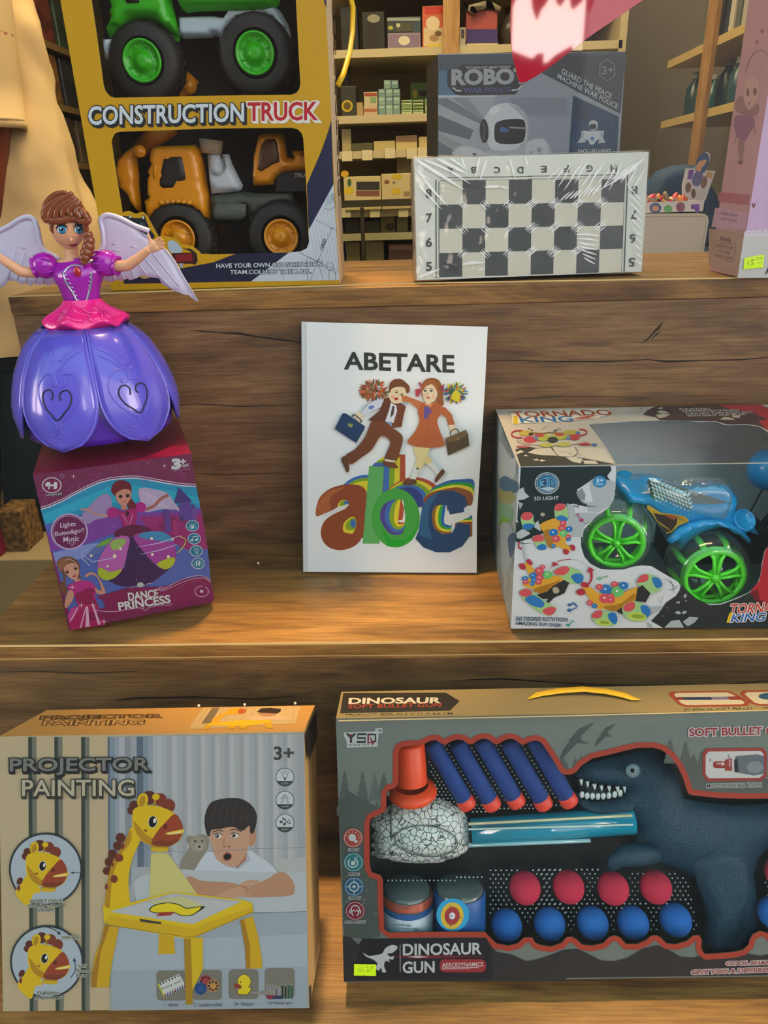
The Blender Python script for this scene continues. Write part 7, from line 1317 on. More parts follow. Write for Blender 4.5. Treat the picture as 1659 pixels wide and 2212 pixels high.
a.spoly([(920, 985), (1000, 955), (1100, 950), (1180, 985), (1210, 1080), (1200, 1180), (1130, 1210), (1060, 1170), (980, 1080)], '#9a3a94'); a.spoly([(980, 960), (1100, 950), (1170, 980), (1180, 1020), (1060, 1010), (960, 990)], '#3a86b4'); a.spoly([(1120, 1150), (1200, 1130), (1195, 1180), (1140, 1212), (1080, 1180)], '#a8b82a')
for p in ([(940, 1060), (1100, 1030), (1240, 980), (1270, 1000)], [(960, 1110), (1100, 1080), (1220, 1040)], [(560, 1110), (640, 1160), (800, 1130)], [(570, 1080), (560, 1130), (620, 1190)]): a.line(p, [2, 6, 4, 2][:len(p)], '#b9c0e0', smooth=False)
a.line([(1240, 985), (1280, 1010), (1260, 1060), (1220, 1100)], 7, '#c9b44a', smooth=True)
for x, y, r_ in ((790, 1120, 13), (830, 1070, 10), (1045, 1000, 10), (1160, 1125, 11), (1050, 1110, 10), (740, 1190, 8), (1190, 1005, 8), (628, 1118, 9)): a.oval(x, y, r_, r_, '#e6dcc0', n=12)
a.build('doll_print', db)
a = Art(B.front, D1, g=G, rough=.35, coat=.2, base=.002)
a.spoly([(345, 1380), (370, 1320), (440, 1285), (520, 1290), (590, 1330), (625, 1400), (615, 1480), (640, 1540), (560, 1560), (470, 1500), (450, 1600), (470, 1700), (440, 1750), (395, 1680), (390, 1620), (430, 1540), (400, 1460)], '#6e4630'); a.spoly([(430, 1440), (470, 1380), (540, 1360), (600, 1400), (612, 1470), (590, 1540), (550, 1560), (490, 1530)], '#c9967e')
a.oval(472, 1470, 22, 17, '#3a2420', -15); a.oval(572, 1428, 22, 17, '#3a2420', -15); a.line([(450, 1446), (490, 1436)], 5, '#4a2c22'); a.line([(545, 1405), (590, 1392)], 5, '#4a2c22'); a.spoly([(530, 1515), (560, 1510), (582, 1494), (572, 1522), (550, 1530)], '#9a1f3a'); a.spoly([(360, 1370), (430, 1300), (520, 1300), (480, 1370), (420, 1420), (390, 1470)], '#8a5a3c'); a.line([(440, 1330), (500, 1315), (570, 1360), (600, 1400)], 6, '#c9b8b0', smooth=True)
a.poly([(550, 1560), (600, 1545), (640, 1570), (580, 1610)], '#c08c74'); a.spoly([(470, 1640), (540, 1600), (640, 1570), (740, 1580), (810, 1640), (820, 1700), (800, 1760), (820, 1840), (700, 1880), (600, 1860), (560, 1760), (500, 1700)], '#b02a80'); a.spoly([(560, 1740), (640, 1700), (720, 1660), (800, 1680), (780, 1760), (820, 1840), (640, 1870)], '#8a0f4c')
a.spoly([(480, 1700), (540, 1700), (545, 1780), (500, 1860), (455, 1900), (440, 1850)], '#c08c74'); a.spoly([(800, 1650), (840, 1680), (880, 1680), (830, 1540), (760, 1500), (700, 1530), (690, 1500), (760, 1470), (840, 1520), (925, 1690), (910, 1730), (830, 1730)], '#c08c74')
a.poly([(640, 1860), (830, 1840), (870, 1950), (930, 2100), (640, 2140), (510, 2165), (480, 2030), (540, 1930)], '#a01258'); a.poly([(520, 1900), (640, 1860), (560, 2000), (500, 2080), (475, 2000)], '#b83a86')
for p in ([(700, 1880), (720, 1880), (740, 2120), (690, 2125)], [(770, 1870), (790, 1865), (870, 2090), (840, 2100)], [(690, 1880), (700, 1890), (640, 2130), (620, 2140)], [(590, 1890), (600, 1900), (520, 2050), (500, 2060)]): a.poly(p, '#d3a9c4')
for x, y in ((640, 1865), (775, 1865), (910, 2060), (530, 1650)): a.star(x, y, 40, '#e0c6d6')
a.build('princess_print', db)
a = Art(B.front, D2, g=G, rough=.35, coat=.2, base=.0022)
a.poly([(-320, 1960), (100, 1840), (480, 1830), (690, 1800), (860, 1730), (1050, 1690), (1160, 1700), (1200, 1740), (1250, 2000), (700, 2100), (-450, 2290), (-420, 2180), (-200, 2100), (-230, 2010)], '#7a1250'); 
a.line([(500, 1860), (600, 1840), (800, 1740), (1000, 1680), (1110, 1690), (1200, 1745)], 9, '#c3a9c6', smooth=True); a.line([(560, 1880), (640, 1850), (820, 1770), (1000, 1715), (1120, 1720), (1200, 1770)], 7, '#c3a9c6', smooth=True); a.line(oval(545, 1855, 36, 26, 0, 16, 0, 300), 8, '#c3a9c6'); a.line(oval(1080, 1890, 90, 70, 0, 24, -60, 280), 9, '#c3a9c6'); a.oval(1078, 1888, 22, 20, '#cfc3d2'); a.line([(760, 1840), (900, 1770), (1040, 1750), (1150, 1800)], 4, '#a04a84', smooth=True)
a.line([(-330, 2140), (-100, 2160), (150, 2120), (280, 2110), (330, 2145), (390, 2100), (540, 2070), (640, 2075), (690, 2050)], 8, '#c3a9c6', smooth=True); a.line([(120, 1850), (180, 1820), (270, 1830), (360, 1790), (410, 1780)], 7, '#c3a9c6', smooth=True); a.oval(265, 1800, 44, 32, '#a8b8b4')
a.text('DANCE', (100, 1912), (492, 1862), 100, '#cfd2d4', 1.2, 4, '#3a1028', dx=14); a.text('PRINCESS', (-30, 2040), (650, 1936), 104, '#cfd2d4', 1.2, 4, '#3a1028', dx=16)
a.build('title_lettering', db)
for k, (x, y) in enumerate(((955, 1018), (980, 1190), (1006, 1352), (1030, 1518))):
    i = Art(B.front, D2, g=G, rough=.3, base=.0022); i.oval(x, y, 88, 76, '#b9c9de', n=36); i.oval(x, y, 78, 66, '#1b7390', n=36); wd = '#cfe0e6'
    if k == 0: i.line([(x-52, y+22), (x-20, y-2), (x+20, y-4), (x+52, y+14), (x+15, y+36), (x-25, y+38)], 6, wd, True); i.oval(x, y+16, 22, 16, wd); [i.line([(x-36+24*j, y-14-abs(1.5-j)*-4), (x-40+26*j, y-34)], 6, wd) for j in range(4)]
    elif k == 1: i.oval(x-32, y+22, 18, 14, wd); i.oval(x+30, y+14, 18, 14, wd); i.line([(x-16, y+20), (x-16, y-28), (x+46, y-34), (x+46, y+12)], 9, wd)
    elif k == 2: i.line([(x-18, y-6), (x-22, y-28), (x+6, y-40), (x+32, y-20), (x+22, y+8), (x+16, y+36), (x-2, y+28), (x-10, y+6)], 5, wd, True, True); i.line([(x-6, y-16), (x+12, y-20), (x+10, y+4)], 4, wd)
    else: i.line(oval(x, y, 52, 34, -10, 24), 4, wd, True); i.text('H', (x-20, y-24), (x+22, y-28), 50, wd, 1.5)
    i.build('feature_icon', db)
# ------------------------------------------------------------------ winged princess doll on its carton
from mathutils.bvhtree import BVHTree
YD_ = .640; DZ = (0, 380, 3.567)
KS = .42
def dd(x, y, dy=0.0): return onY(DZ[0]+x/DZ[2], DZ[1]+y/DZ[2], YD_+dy*KS)
AX = onY(213, 870, YD_); ax_x = AX.x
def zv(v, y=None):   # height on the doll's axis seen at image row v
    u = 213+(v-870)*.169; return onY(u, v, YD_).z
PXM = (onY(313, 870, YD_)-onY(213, 870, YD_)).length/100
def bvh(mb): return BVHTree.FromPolygons([tuple(v) for v in mb.v], [tuple(f) for f in mb.f])
def hit(tree, u, v, lift=.0004):
    d = ray(u, v).normalized(); r = tree.ray_cast(EYE, d)
    if r[0] is None: return None
    n = r[1] if r[1].dot(d) < 0 else -r[1]; return r[0]+n*lift
def hz(tree, x, y, lift=.0004): return hit(tree, DZ[0]+x/DZ[2], DZ[1]+y/DZ[2], lift)
def decal(mb, tree, pts, m, lift=.0004, k=3):
    lift *= .6
    c = (sum(p[0] for p in pts)/len(pts), sum(p[1] for p in pts)/len(pts)); c0 = hz(tree, *c, lift); P = [hz(tree, *p, lift) for p in pts]
    if c0 is None or any(p is None for p in P): return
    M_ = [hz(tree, (p[0]+c[0])/2, (p[1]+c[1])/2, lift) for p in pts]; n = len(pts)
    mb.add([c0]+M_+P, [(0, 1+(i+1) % n, 1+i) for i in range(n)]+[(1+i, 1+(i+1) % n, 1+n+(i+1) % n, 1+n+i) for i in range(n)], m, True)
def emboss(mb, tree, pts, r, m, closed=False, lift=.0001):
    P = [hz(tree, *p, lift) for p in (sm(pts, 5, closed) if len(pts) > 2 else pts)]; P = [p for p in P if p is not None]
    if len(P) > 1: mb.tube(P, r, m, 6, closed)
PL = lambda h, g=1.0: mat(h, .22, g=g, coat=.5)
ZTOP = max(BDL.C(i, j, 1).z for i in (0, 1) for j in (0, 1))+.0004; zb = zv(905); zt = zv(700)
doll = thing('winged_princess_doll', 'princess doll with white wings and violet petal skirt standing on its carton', 'doll', (ax_x, YD_, ZTOP+.0012))
LIL, VIO = PL('#5a52c8', 1.0), PL('#4a16a0', 1.0)
prof = [(700, 78), (715, 98), (735, 117), (760, 131), (790, 145), (820, 155), (850, 162), (875, 164), (905, 160)]
def rad(z):
    vs = [(zv(v), r*PXM) for v, r in prof]
    for (z0, r0), (z1, r1) in zip(vs, vs[1:]):
        if z <= z0 and z >= z1: t = (z0-z)/(z0-z1); return r0+(r1-r0)*t
    return vs[0][1] if z > vs[0][0] else vs[-1][1]
az0 = atan2(-YD_, -ax_x)   # direction of the viewer from the axis
sk = MB(); ring_ = lambda z, r, n=48: [V((ax_x+r*cos(2*pi*k/n), YD_+r*sin(2*pi*k/n), z)) for k in range(n)]
zs = [zt+(zb-zt)*k/14 for k in range(15)]
sk.rings([ring_(z, rad(z)*.92) for z in zs]+[ring_(zb-.006, rad(zb)*.92), ring_(zb-.006, rad(zb)*.5)], VIO); sk.build('skirt', doll)
bs = MB(); BLK = mat('#0c0c10', .4); bs.rings([ring_(zb-.0065, .036), ring_(ZTOP+.010, .040), ring_(ZTOP+.005, .038), ring_(ZTOP+.005, .02)], BLK)
for k in range(3):
    a_ = az0+.5+2.1*k; c = V((ax_x+.034*cos(a_), YD_+.034*sin(a_), ZTOP+.0072)); bs.tube([c-V((.003, 0, 0)), c+V((.003, 0, 0))], .0058, BLK, 16)
bs.build('wheeled_base', doll)
for k in range(6):
    f0 = az0+radians(30+60*k); pm = MB(); rows = 18; cols = 12; out = [[] for _ in range(rows+1)]
    for i in range(rows+1):
        t = i/rows; z = zt+(zb-.008-zt)*t; hw = radians(29.2)
        if t > .50: q = (t-.50)/.50; hw *= max(0, 1-q**2.3)**.55
        if t < .3: hw *= .96+.04*t/.3
        for j in range(cols+1):
            s = j/cols*2-1; f = f0+hw*s; r = rad(z)*1.0+.0014*(1-s*s); out[i].append(V((ax_x+r*cos(f), YD_+r*sin(f), z)))
    pm.rings(out, LIL, closed=False, capa=False, capb=False); p_ = pm.build('skirt_petal', doll)
    md = p_.modifiers.new('thickness', 'SOLIDIFY'); md.thickness = .0010; md.offset = 0
    rim = [r_[0] for r_ in out]+[r_[-1] for r_ in out[::-1][1:]]; rm = MB(); rm.tube(rim, .0013, LIL, 8); rm.build('petal_rim', p_)
    tr = bvh(pm)
    if True:
        em = MB(); INKB = mat('#120a3a', .5)
        hl = [(402, 1728), (410, 1680), (385, 1650), (348, 1662), (334, 1712), (358, 1790), (400, 1840), (445, 1885), (497, 1830), (540, 1770), (552, 1705), (530, 1660), (492, 1656), (462, 1690), (473, 1732)]
        hr = [(1002, 1688), (998, 1640), (962, 1614), (922, 1632), (916, 1690), (960, 1752), (1020, 1792), (1078, 1825), (1108, 1770), (1130, 1690), (1118, 1622), (1080, 1594), (1046, 1616), (1044, 1652), (1064, 1672)]
        left = hz(tr, 445, 1850) is not None
        if not left and hz(tr, 1078, 1800) is None: continue
        emboss(em, tr, hl if left else hr, .0007, INKB, lift=.0006); em.build('heart_cutout', p_)
        e2 = MB()
        for q in (([(370, 1340), (440, 1500), (480, 1480)], [(400, 1320), (460, 1430), (520, 1370), (630, 1310)], [(450, 1500), (540, 1400), (630, 1350)], [(330, 1560), (380, 1525), (430, 1560), (435, 1620), (400, 1620)], [(450, 1600), (470, 1630), (510, 1600), (490, 1570)], [(330, 1560), (300, 1640), (330, 1780), (440, 1930)], [(480, 1540), (560, 1530), (620, 1620), (600, 1740), (480, 1900)], [(440, 1930), (430, 2000), (395, 1990)], [(480, 1900), (470, 1960), (520, 2000)]) if left else
            ([(740, 1330), (860, 1380), (950, 1460), (980, 1350)], [(760, 1380), (860, 1430), (960, 1480), (1010, 1330)], [(920, 1400), (960, 1290)], [(840, 1560), (880, 1500), (960, 1500), (990, 1560), (950, 1590), (925, 1570)], [(990, 1500), (1000, 1560), (1050, 1560), (1055, 1520)], [(990, 1490), (1030, 1470)], [(840, 1560), (840, 1660), (920, 1770), (1060, 1860)], [(1060, 1500), (1140, 1580), (1160, 1700), (1110, 1830)], [(1060, 1870), (1060, 1920), (1020, 1930)], [(1110, 1840), (1110, 1890), (1150, 1890)])): emboss(e2, tr, q, .0008, LIL, lift=.0004)
        e2.build('scroll_relief', p_)
# bodice and peplum
PUR, PINK = PL('#a00fa8', 1.0), PL('#f01f86', 1.0)
def ell(y, x0, x1, dep, dy=0, n=28):
    a_, b_ = dd(x0, y, dy), dd(x1, y, dy); c = (a_+b_)/2; rx = (b_-a_).length/2; return [V((c.x+rx*cos(2*pi*k/n), c.y+rx*dep*sin(2*pi*k/n), c.z)) for k in range(n)]
bd = MB(); bd.rings([ell(1010, 520, 760, .8), ell(960, 498, 766, .8), ell(900, 480, 765, .8), ell(840, 455, 775, .82), ell(780, 420, 795, .8), ell(730, 410, 810, .74), ell(690, 420, 790, .6), ell(655, 445, 755, .5), ell(630, 480, 720, .42)], PUR); bd.build('bodice', doll); btr = bvh(bd)
SIL = mat('#b9bcd0', .2, metal=.7)
tr_ = MB(); emboss(tr_, btr, [(488, 752), (515, 830), (560, 900), (600, 980)], .0009, SIL); emboss(tr_, btr, [(700, 740), (705, 800), (690, 880), (665, 975)], .0009, SIL)
emboss(tr_, btr, [(488, 752), (520, 710), (570, 690), (640, 700)], .0009, SIL); emboss(tr_, btr, [(640, 680), (680, 668), (715, 650), (735, 610)], .0007, SIL)
for k in range(7): emboss(tr_, btr, [(497+k*16, 760+k*32), (520+k*15, 766+k*32)], .0006, SIL); emboss(tr_, btr, [(690-k*4, 745+k*33), (712-k*6, 752+k*33)], .0006, SIL)
tr_.build('silver_lacing', doll)
gm = MB(); q = hz(btr, 598, 742, .001); gm.ball(q, (.0032, .002, .0042), mat('#a80a1c', .08, coat=1), 18); gm.build('gem_brooch', doll)
pp = MB(); R_ = []
for j, (y, x0, x1, am, zo) in enumerate(((945, 498, 770, 0, 0), (985, 478, 800, .1, 0), (1030, 430, 870, .35, 0), (1070, 380, 940, .7, 0), (1105, 356, 976, 1, 0), (1120, 362, 970, 1, -.001))):
    e_ = ell(y, x0, x1, .92, 0, 72); c = sum(e_, V((0, 0, 0)))/72
    R_.append([V((c.x+(p.x-c.x)*(1+.045*am*sin(7*2*pi*k/72)), c.y+(p.y-c.y)*(1+.045*am*sin(7*2*pi*k/72)), p.z+.0028*am*sin(7*2*pi*k/72+1.1)+zo)) for k, p in enumerate(e_)])
pp.rings(R_, PINK, capa=False, capb=True); po = pp.build('peplum', doll); ptr = bvh(pp)
fo_ = MB(); 
for q in ([(560, 1010), (610, 1060), (700, 1080), (690, 1120)], [(640, 1030), (700, 1060), (750, 1050)], [(480, 1060), (560, 1110), (640, 1120)], [(800, 1050), (850, 1090), (930, 1070)], [(720, 1010), (780, 1060), (790, 1110)]): emboss(fo_, ptr, q, .0016, PINK)
fo_.build('peplum_folds', po)
# body: head, neck and arms as one surface
SKN_ = mat('#d9a27c', .35, g=1.0, coat=.2, spec=.4); bm_ = MB()
heads = [(305, 425, 650), (340, 405, 662), (380, 400, 664), (420, 404, 662), (460, 416, 655), (500, 440, 632), (535, 478, 602), (558, 508, 580), (572, 530, 562)]
bm_.rings([ell(y, x0, x1, .92, -.002-.004*max(0, (y-480)/90)) for y, x0, x1 in heads][::-1], SKN_)
bm_.ball(dd(548, 490, -.0335), (.0015, .0016, .0019), SKN_, 10)
bm_.tube([dd(552, 540), dd(552, 600), dd(555, 650)], [.0052, .0052, .0070], SKN_, 16); bm_.ball(dd(570, 662), (.0150, .0085, .0042), SKN_, 18)
def arm(pts, rs, wrist, dirx, up, side):
    bm_.tube(pts, rs, SKN_, 14)
    d = dirx.normalized(); u_ = (up-d*up.dot(d)).normalized(); w_ = d.cross(u_); q = .62
    bm_.tube([wrist, wrist+d*.004*q, wrist+d*.009*q, wrist+d*.013*q], [.0029, .0040, .0044, .0037], SKN_, 12, flat=(w_, .55))
    for k, (o_, L_) in enumerate(((.0050, .0125), (.0018, .0145), (-.0015, .0135), (-.0047, .0105))):
        b_ = wrist+d*.0115*q+u_*o_*q; c_ = w_*side; L_ *= q
        bm_.tube([b_, b_+d*L_*.5+u_*o_*.10, b_+d*L_*.85+c_*L_*.18+u_*o_*.15, b_+d*L_+c_*L_*.36+u_*o_*.16], [.0012, .00115, .00105, .0008], SKN_, 8)
    b_ = wrist+d*.004*q+u_*.003; bm_.tube([b_, b_+d*.002+u_*.003, b_+d*.0025+u_*.0062, b_+d*.0028+u_*.0082], [.0014, .0013, .0012, .0008], SKN_, 8)
A_ = [dd(820, 690, -.004), dd(915, 695, -.010), dd(985, 690, -.016), dd(1060, 640, -.022), dd(1150, 565, -.026)]
arm(A_, [.0048, .0047, .0046, .0038, .0029], A_[-1], dd(1270, 505, -.030)-A_[-1], V((-.1, 0, 1)), 1)
A2 = [dd(330, 700, -.004), dd(250, 745, -.010), dd(160, 735, -.016), dd(60, 672, -.022), dd(-40, 600, -.026)]
arm(A2, [.0048, .0047, .0046, .0038, .0029], A2[-1], dd(-160, 530, -.030)-A2[-1], V((.1, 0, 1)), -1)
bo = bm_.build('body', doll); htr = bvh(bm_)
rmd = bo.modifiers.new('skin', 'REMESH'); rmd.mode = 'VOXEL'; rmd.voxel_size = .00042; rmd.use_smooth_shade = True; smd = bo.modifiers.new('soft', 'SMOOTH'); smd.iterations = 3; smd.factor = .5
fa = MB()
for cx, cy, s in ((480, 412, 1), (607, 410, -1)):
    decal(fa, htr, oval(cx, cy, 40, 34, 0, 20), mat('#20160f', .3), .0008); decal(fa, htr, oval(cx, cy+2, 36, 29, 0, 20), mat('#dfe4e4', .2), .0010); decal(fa, htr, oval(cx+2, cy+2, 28, 30, 0, 20), mat('#1f6a96', .1), .0012); decal(fa, htr, oval(cx+2, cy+3, 20, 21, 0, 18), mat('#2f8fbe', .1), .0014); decal(fa, htr, oval(cx+2, cy+1, 12, 14, 0, 14), mat('#08121a', .1), .0016); decal(fa, htr, oval(cx-6, cy-9, 6, 6, 0, 10), mat('#f2f4f4', .1), .0018); decal(fa, htr, oval(cx+9, cy+10, 3.5, 3.5, 0, 8), mat('#e2ecec', .1), .0018)
    emboss(fa, htr, [(cx-42*s, cy-6), (cx-20*s, cy-36), (cx+15*s, cy-38), (cx+38*s, cy-18)], .0006, mat('#1a100a', .4), lift=.0008); emboss(fa, htr, [(cx-48*s, cy-48), (cx-10*s, cy-58), (cx+30*s, cy-48)], .0005, mat('#3c2112', .5), lift=.0007)
decal(fa, htr, [(530, 524), (548, 520), (562, 523), (582, 518), (590, 521), (578, 538), (560, 544), (543, 538)], mat('#b8464e', .3), .0009); emboss(fa, htr, [(528, 524), (560, 529), (592, 519)], .0003, mat('#6a1a22', .4), lift=.0011)
fa.build('painted_face', doll)
# hair
HR = mat('#7a3a16', .2, coat=.5); hm = MB()
hm.rings([ell(400, 395, 672, .80, .012), ell(350, 378, 675, .95, .008), ell(300, 362, 668, 1.0, .006), ell(250, 360, 640, 1.0, .006), ell(200, 378, 615, .95, .008), ell(160, 420, 580, .8, .010), ell(130, 470, 545, .6, .012)], HR)
def lock(pts, r, dy): hm.tube([dd(x, y, d_) for (x, y), d_ in zip(sm(pts, 4, False), [dy[0]+(dy[1]-dy[0])*i/(4*(len(pts)-1)) for i in range(4*(len(pts)-1)+1)])], [r*2.6*PXM/DZ[2]*(.45+.55*sin(pi*min(1, .15+.8*i/(4*(len(pts)-1))))) for i in range(4*(len(pts)-1)+1)], HR, 10)
for p, r in (([(352, 330), (400, 345), (470, 345), (540, 330), (600, 335), (660, 345)], 10), ([(350, 340), (345, 300), (370, 250), (420, 200), (500, 150)], 11), ([(380, 330), (400, 270), (450, 210), (520, 160), (560, 130)], 10), ([(430, 330), (440, 280), (480, 230), (540, 190), (570, 150)], 10), ([(490, 325), (490, 280), (520, 240), (570, 200), (590, 170)], 10), ([(560, 315), (540, 280), (560, 240), (600, 215), (610, 190)], 10), ([(620, 330), (600, 290), (590, 260), (620, 240)], 10), ([(670, 350), (665, 310), (640, 280), (625, 250)], 10), ([(345, 355), (370, 300), (350, 250), (380, 190), (440, 140), (510, 125)], 9), ([(600, 345), (640, 350), (675, 350), (680, 320), (655, 290)], 9)): lock(p, r, (-.0335, -.030))
lock([(405, 345), (402, 400), (415, 440)], 7, (-.026, -.022)); lock([(655, 345), (660, 400), (660, 450)], 8, (-.026, -.022)); hm.build('hair', doll)
bh = MB()
for k, (x, y, rx) in enumerate(((678, 455, 34), (690, 500, 38), (682, 545, 42), (668, 590, 44), (655, 630, 38), (648, 662, 24))): bh.ball(dd(x, y, -.022-.002*k), (rx*PXM/DZ[2]*1.05, rx*PXM/DZ[2]*.9, rx*PXM/DZ[2]*.95), HR, 14, (V((.85, 0, .5)), V((0, 1, 0)), V((-.5, 0, .85)))) 
bh.build('braid', doll)
# sleeves
for cx, cy, sgn in ((345, 690, -1), (820, 672, 1)):
    s = MB(); c = dd(cx, cy, -.004); s.ball(c, (.0112, .0104, .0108), PUR, 28)
    for k in range(5): t = -1.1+k*.55; s.tube([c+V((-sgn*.004+sgn*.006*q, -.0098*cos(t)*sqrt(1-(q*.6)**2), .0104*sin(t)*sqrt(1-(q*.6)**2)+.0004)) for q in (-.9, -.4, 0, .4, .9, 1.3)], .0009, PUR, 6)
    e = dd(cx+sgn*82, cy+18, -.008); ax_ = V((sgn, -.25, -.15)).normalized(); X = ax_.orthogonal().normalized(); Y_ = ax_.cross(X)
    s.tube([e+X*(.0068+.0007*sin(8*2*pi*k/48))*cos(2*pi*k/48)+Y_*(.0068+.0007*sin(8*2*pi*k/48))*sin(2*pi*k/48) for k in range(48)], .0013, PUR, 8, True); s.build('puff_sleeve', doll)
# wings
WW = mat('#cfc9e2', .35, g=1.0, coat=.2); fw_ = Face((0, YD_+.020, 0), (0, -1, 0))
wr_ = [(775, 345), (800, 308), (850, 300), (940, 330), (1040, 382), (1150, 418), (1158, 430), (1110, 438), (1085, 432), (1170, 492), (1285, 572), (1340, 650), (1400, 760), (1462, 855), (1530, 968), (1505, 962), (1440, 910), (1440, 920), (1350, 890), (1250, 835), (1225, 790), (1150, 780), (1080, 765), (1060, 785), (1000, 805), (985, 790), (930, 812), (910, 798), (850, 822), (830, 805), (780, 812), (740, 790), (720, 700), (790, 560), (798, 480)]
wl_ = [(440, 840), (400, 830), (385, 848), (330, 830), (310, 845), (260, 830), (240, 850), (190, 825), (170, 840), (120, 810), (70, 805), (40, 845), (-40, 880), (-200, 930), (-420, 1000), (-300, 850), (-180, 640), (-60, 460), (0, 420), (70, 385), (150, 335), (215, 314), (262, 338), (288, 410), (310, 520), (350, 575), (460, 640), (470, 760)]
for pts, edge, ridges in ((wr_, [(720, 640), (795, 540), (790, 420), (775, 345), (800, 310), (850, 303), (940, 333), (1040, 385), (1150, 424)], [[(1090, 435), (1170, 494), (1285, 575), (1345, 655), (1405, 765), (1525, 966)], [(1150, 560), (1260, 700), (1380, 850)], [(1090, 600), (1200, 740), (1330, 870)], [(1030, 620), (1130, 760)], [(960, 640), (1040, 780)], [(890, 650), (960, 795)], [(830, 660), (890, 805)], [(860, 530), (915, 515)], [(860, 575), (920, 570)], [(1010, 545), (1060, 550)]]),
        (wl_, [(460, 640), (350, 578), (312, 520), (290, 410), (264, 340), (215, 316), (150, 337), (70, 387), (0, 422), (-60, 462), (-180, 642), (-300, 852)], [[(120, 560), (60, 800)], [(190, 590), (130, 805)], [(250, 600), (200, 820)], [(310, 630), (270, 825)], [(370, 660), (330, 825)], [(40, 540), (-60, 800)], [(130, 540), (200, 560)], [(220, 600), (280, 605)]])):
    w = MB(); puff(w, Zm(DZ, pts), fw_, 0, .0022, 7, 9, WW); wo_ = w.build('wing', doll); e_ = MB()
    e_.tube([fw_.at(*Zm(DZ, [p])[0], .0016) for p in sm(edge, 4, False)], .0022, WW, 8); [e_.tube([fw_.at(*Zm(DZ, [p])[0], .0021) for p in r_], .0007, WW, 6) for r_ in ridges]; e_.build('feather_ribs', wo_)
wj = MB(); wj.tube([dd(600, 740, .012), dd(600, 720, .046)], .006, WW, 12); wj.tube([dd(460, 720, .046), dd(760, 710, .046)], .004, WW, 10); wj.build('wing_mount', doll)
# ------------------------------------------------------------------ clothed mannequin at the left
YM = 2.1; TEE = mat('#c8ad7c', .85, g=1.0, bump=.4, bscale=35); PANT = mat('#16262c', .85, bump=.2, bscale=200)
mq = thing('shop_mannequin', 'mannequin in a beige T-shirt and dark trousers at the left edge', 'mannequin', (onZ(40, 1105, .37).x, YM, .37))
def mr(v, u0, u1, dep, dy=0., n=40, fold=.0, Yp=None):
    a, b = onY(u0, v, Yp or YM), onY(u1, v, Yp or YM); c = (a+b)/2; rx = (b-a).length/2
    return [V((c.x+rx*(1+fold*sin(5*2*pi*k/n+v*.01)+fold*.6*sin(9*2*pi*k/n-v*.017))*cos(2*pi*k/n), c.y+dy+rx*dep*(1+fold*sin(5*2*pi*k/n+v*.01))*sin(2*pi*k/n), c.z)) for k in range(n)]
mb = MB(); mb.rings([mr(745, -230, 236, .6, 0, fold=.05), mr(700, -235, 240, .6, 0, fold=.05), mr(600, -235, 236, .58, 0, fold=.045), mr(480, -225, 214, .56, 0, fold=.035), mr(400, -215, 184, .56, fold=.03), mr(300, -210, 148, .56, fold=.02), mr(200, -205, 118, .55, fold=.015), mr(100, -200, 98, .55, fold=.01), mr(0, -190, 69, .55), mr(-80, -180, 50, .5), mr(-150, -150, 20, .4), mr(-170, -110, -20, .3)], TEE, capa=False); ts = mb.build('t_shirt', mq); sd_ = ts.modifiers.new('smooth', 'SUBSURF'); sd_.levels = sd_.render_levels = 2; tx = bpy.data.textures.new('cloth_folds', 'CLOUDS'); tx.noise_scale = .13; dp_ = ts.modifiers.new('folds', 'DISPLACE'); dp_.texture = tx; dp_.strength = .045; dp_.mid_level = .5
sv = MB(); rs = []
for v, u0, u1 in ((281, -110, 54), (262, -112, 52), (262, -113, 49), (180, -118, 41), (90, -122, 30), (0, -126, 19), (-90, -130, 5)): rs.append(mr(v, u0, u1, .9, 0, 32, .01, YM-.13))
sv.rings(rs, TEE, capa=False, capb=True); so = sv.build('sleeve', mq); sv.mats and so.modifiers.new('cloth', 'SOLIDIFY').__setattr__('thickness', .006)
hm_ = MB(); hm_.tube([p+V((0, -.002, 0)) for p in rs[2]], .004, TEE, 8, True); hm_.build('sleeve_hem', mq)
SKM = mat('#7a3a26', .5); arm_ = MB(); arm_.tube([onY(-32, v, YM-.13)+V((0, 0, 0)) for v in (60, 200, 300, 400, 480)], [.065, .06, .055, .047, .04], SKM, 16); arm_.tube([onY(-34, 480, YM-.13), onY(-36, 540, YM-.14), onY(-40, 575, YM-.15)], [.038, .045, .03], SKM, 12, flat=(V((1, 0, 0)), .6))
for k in range(4): arm_.tube([onY(-50+k*9, 560, YM-.15), onY(-52+k*9, 600, YM-.15), onY(-54+k*9, 632-abs(k-1.4)*7, YM-.14)], [.011, .010, .007], SKM, 8)
arm_.tube([onY(-18, 510, YM-.16), onY(-12, 550, YM-.17), onY(-14, 580, YM-.17)], [.013, .012, .008], SKM, 8); arm_.build('arm', mq)
pn = MB(); pn.rings([mr(780, -205, 205, .5), mr(735, -205, 210, .5), mr(700, -200, 205, .5)], PANT)
for u0, u1 in ((-190, 5), (5, 205)): pn.rings([[V((p.x, p.y, max(p.z, .372))) for p in mr(v, u0+k_, u1-k_, .95, 0, 28, .01)] for v, k_ in ((1115, 14), (1050, 12), (950, 6), (850, 2), (770, 0))], PANT)
pn.build('trousers', mq)
PALE = mat('#b7a176', .5, vary=.06, bscale=3)
tag(MB().box(onY(-300, 900, 1.8).x, -.62, 1.8, 2.45, 0, .37, PALE).build('mannequin_pedestal', None, bevel=.004), 'pale beige low pedestal under the mannequin at the left', 'pedestal')
pbx = thing('patterned_gift_box', 'small brown patterned box by the mannequin feet', 'box', onY(30, 1183, 1.84)*1); pz = .3704
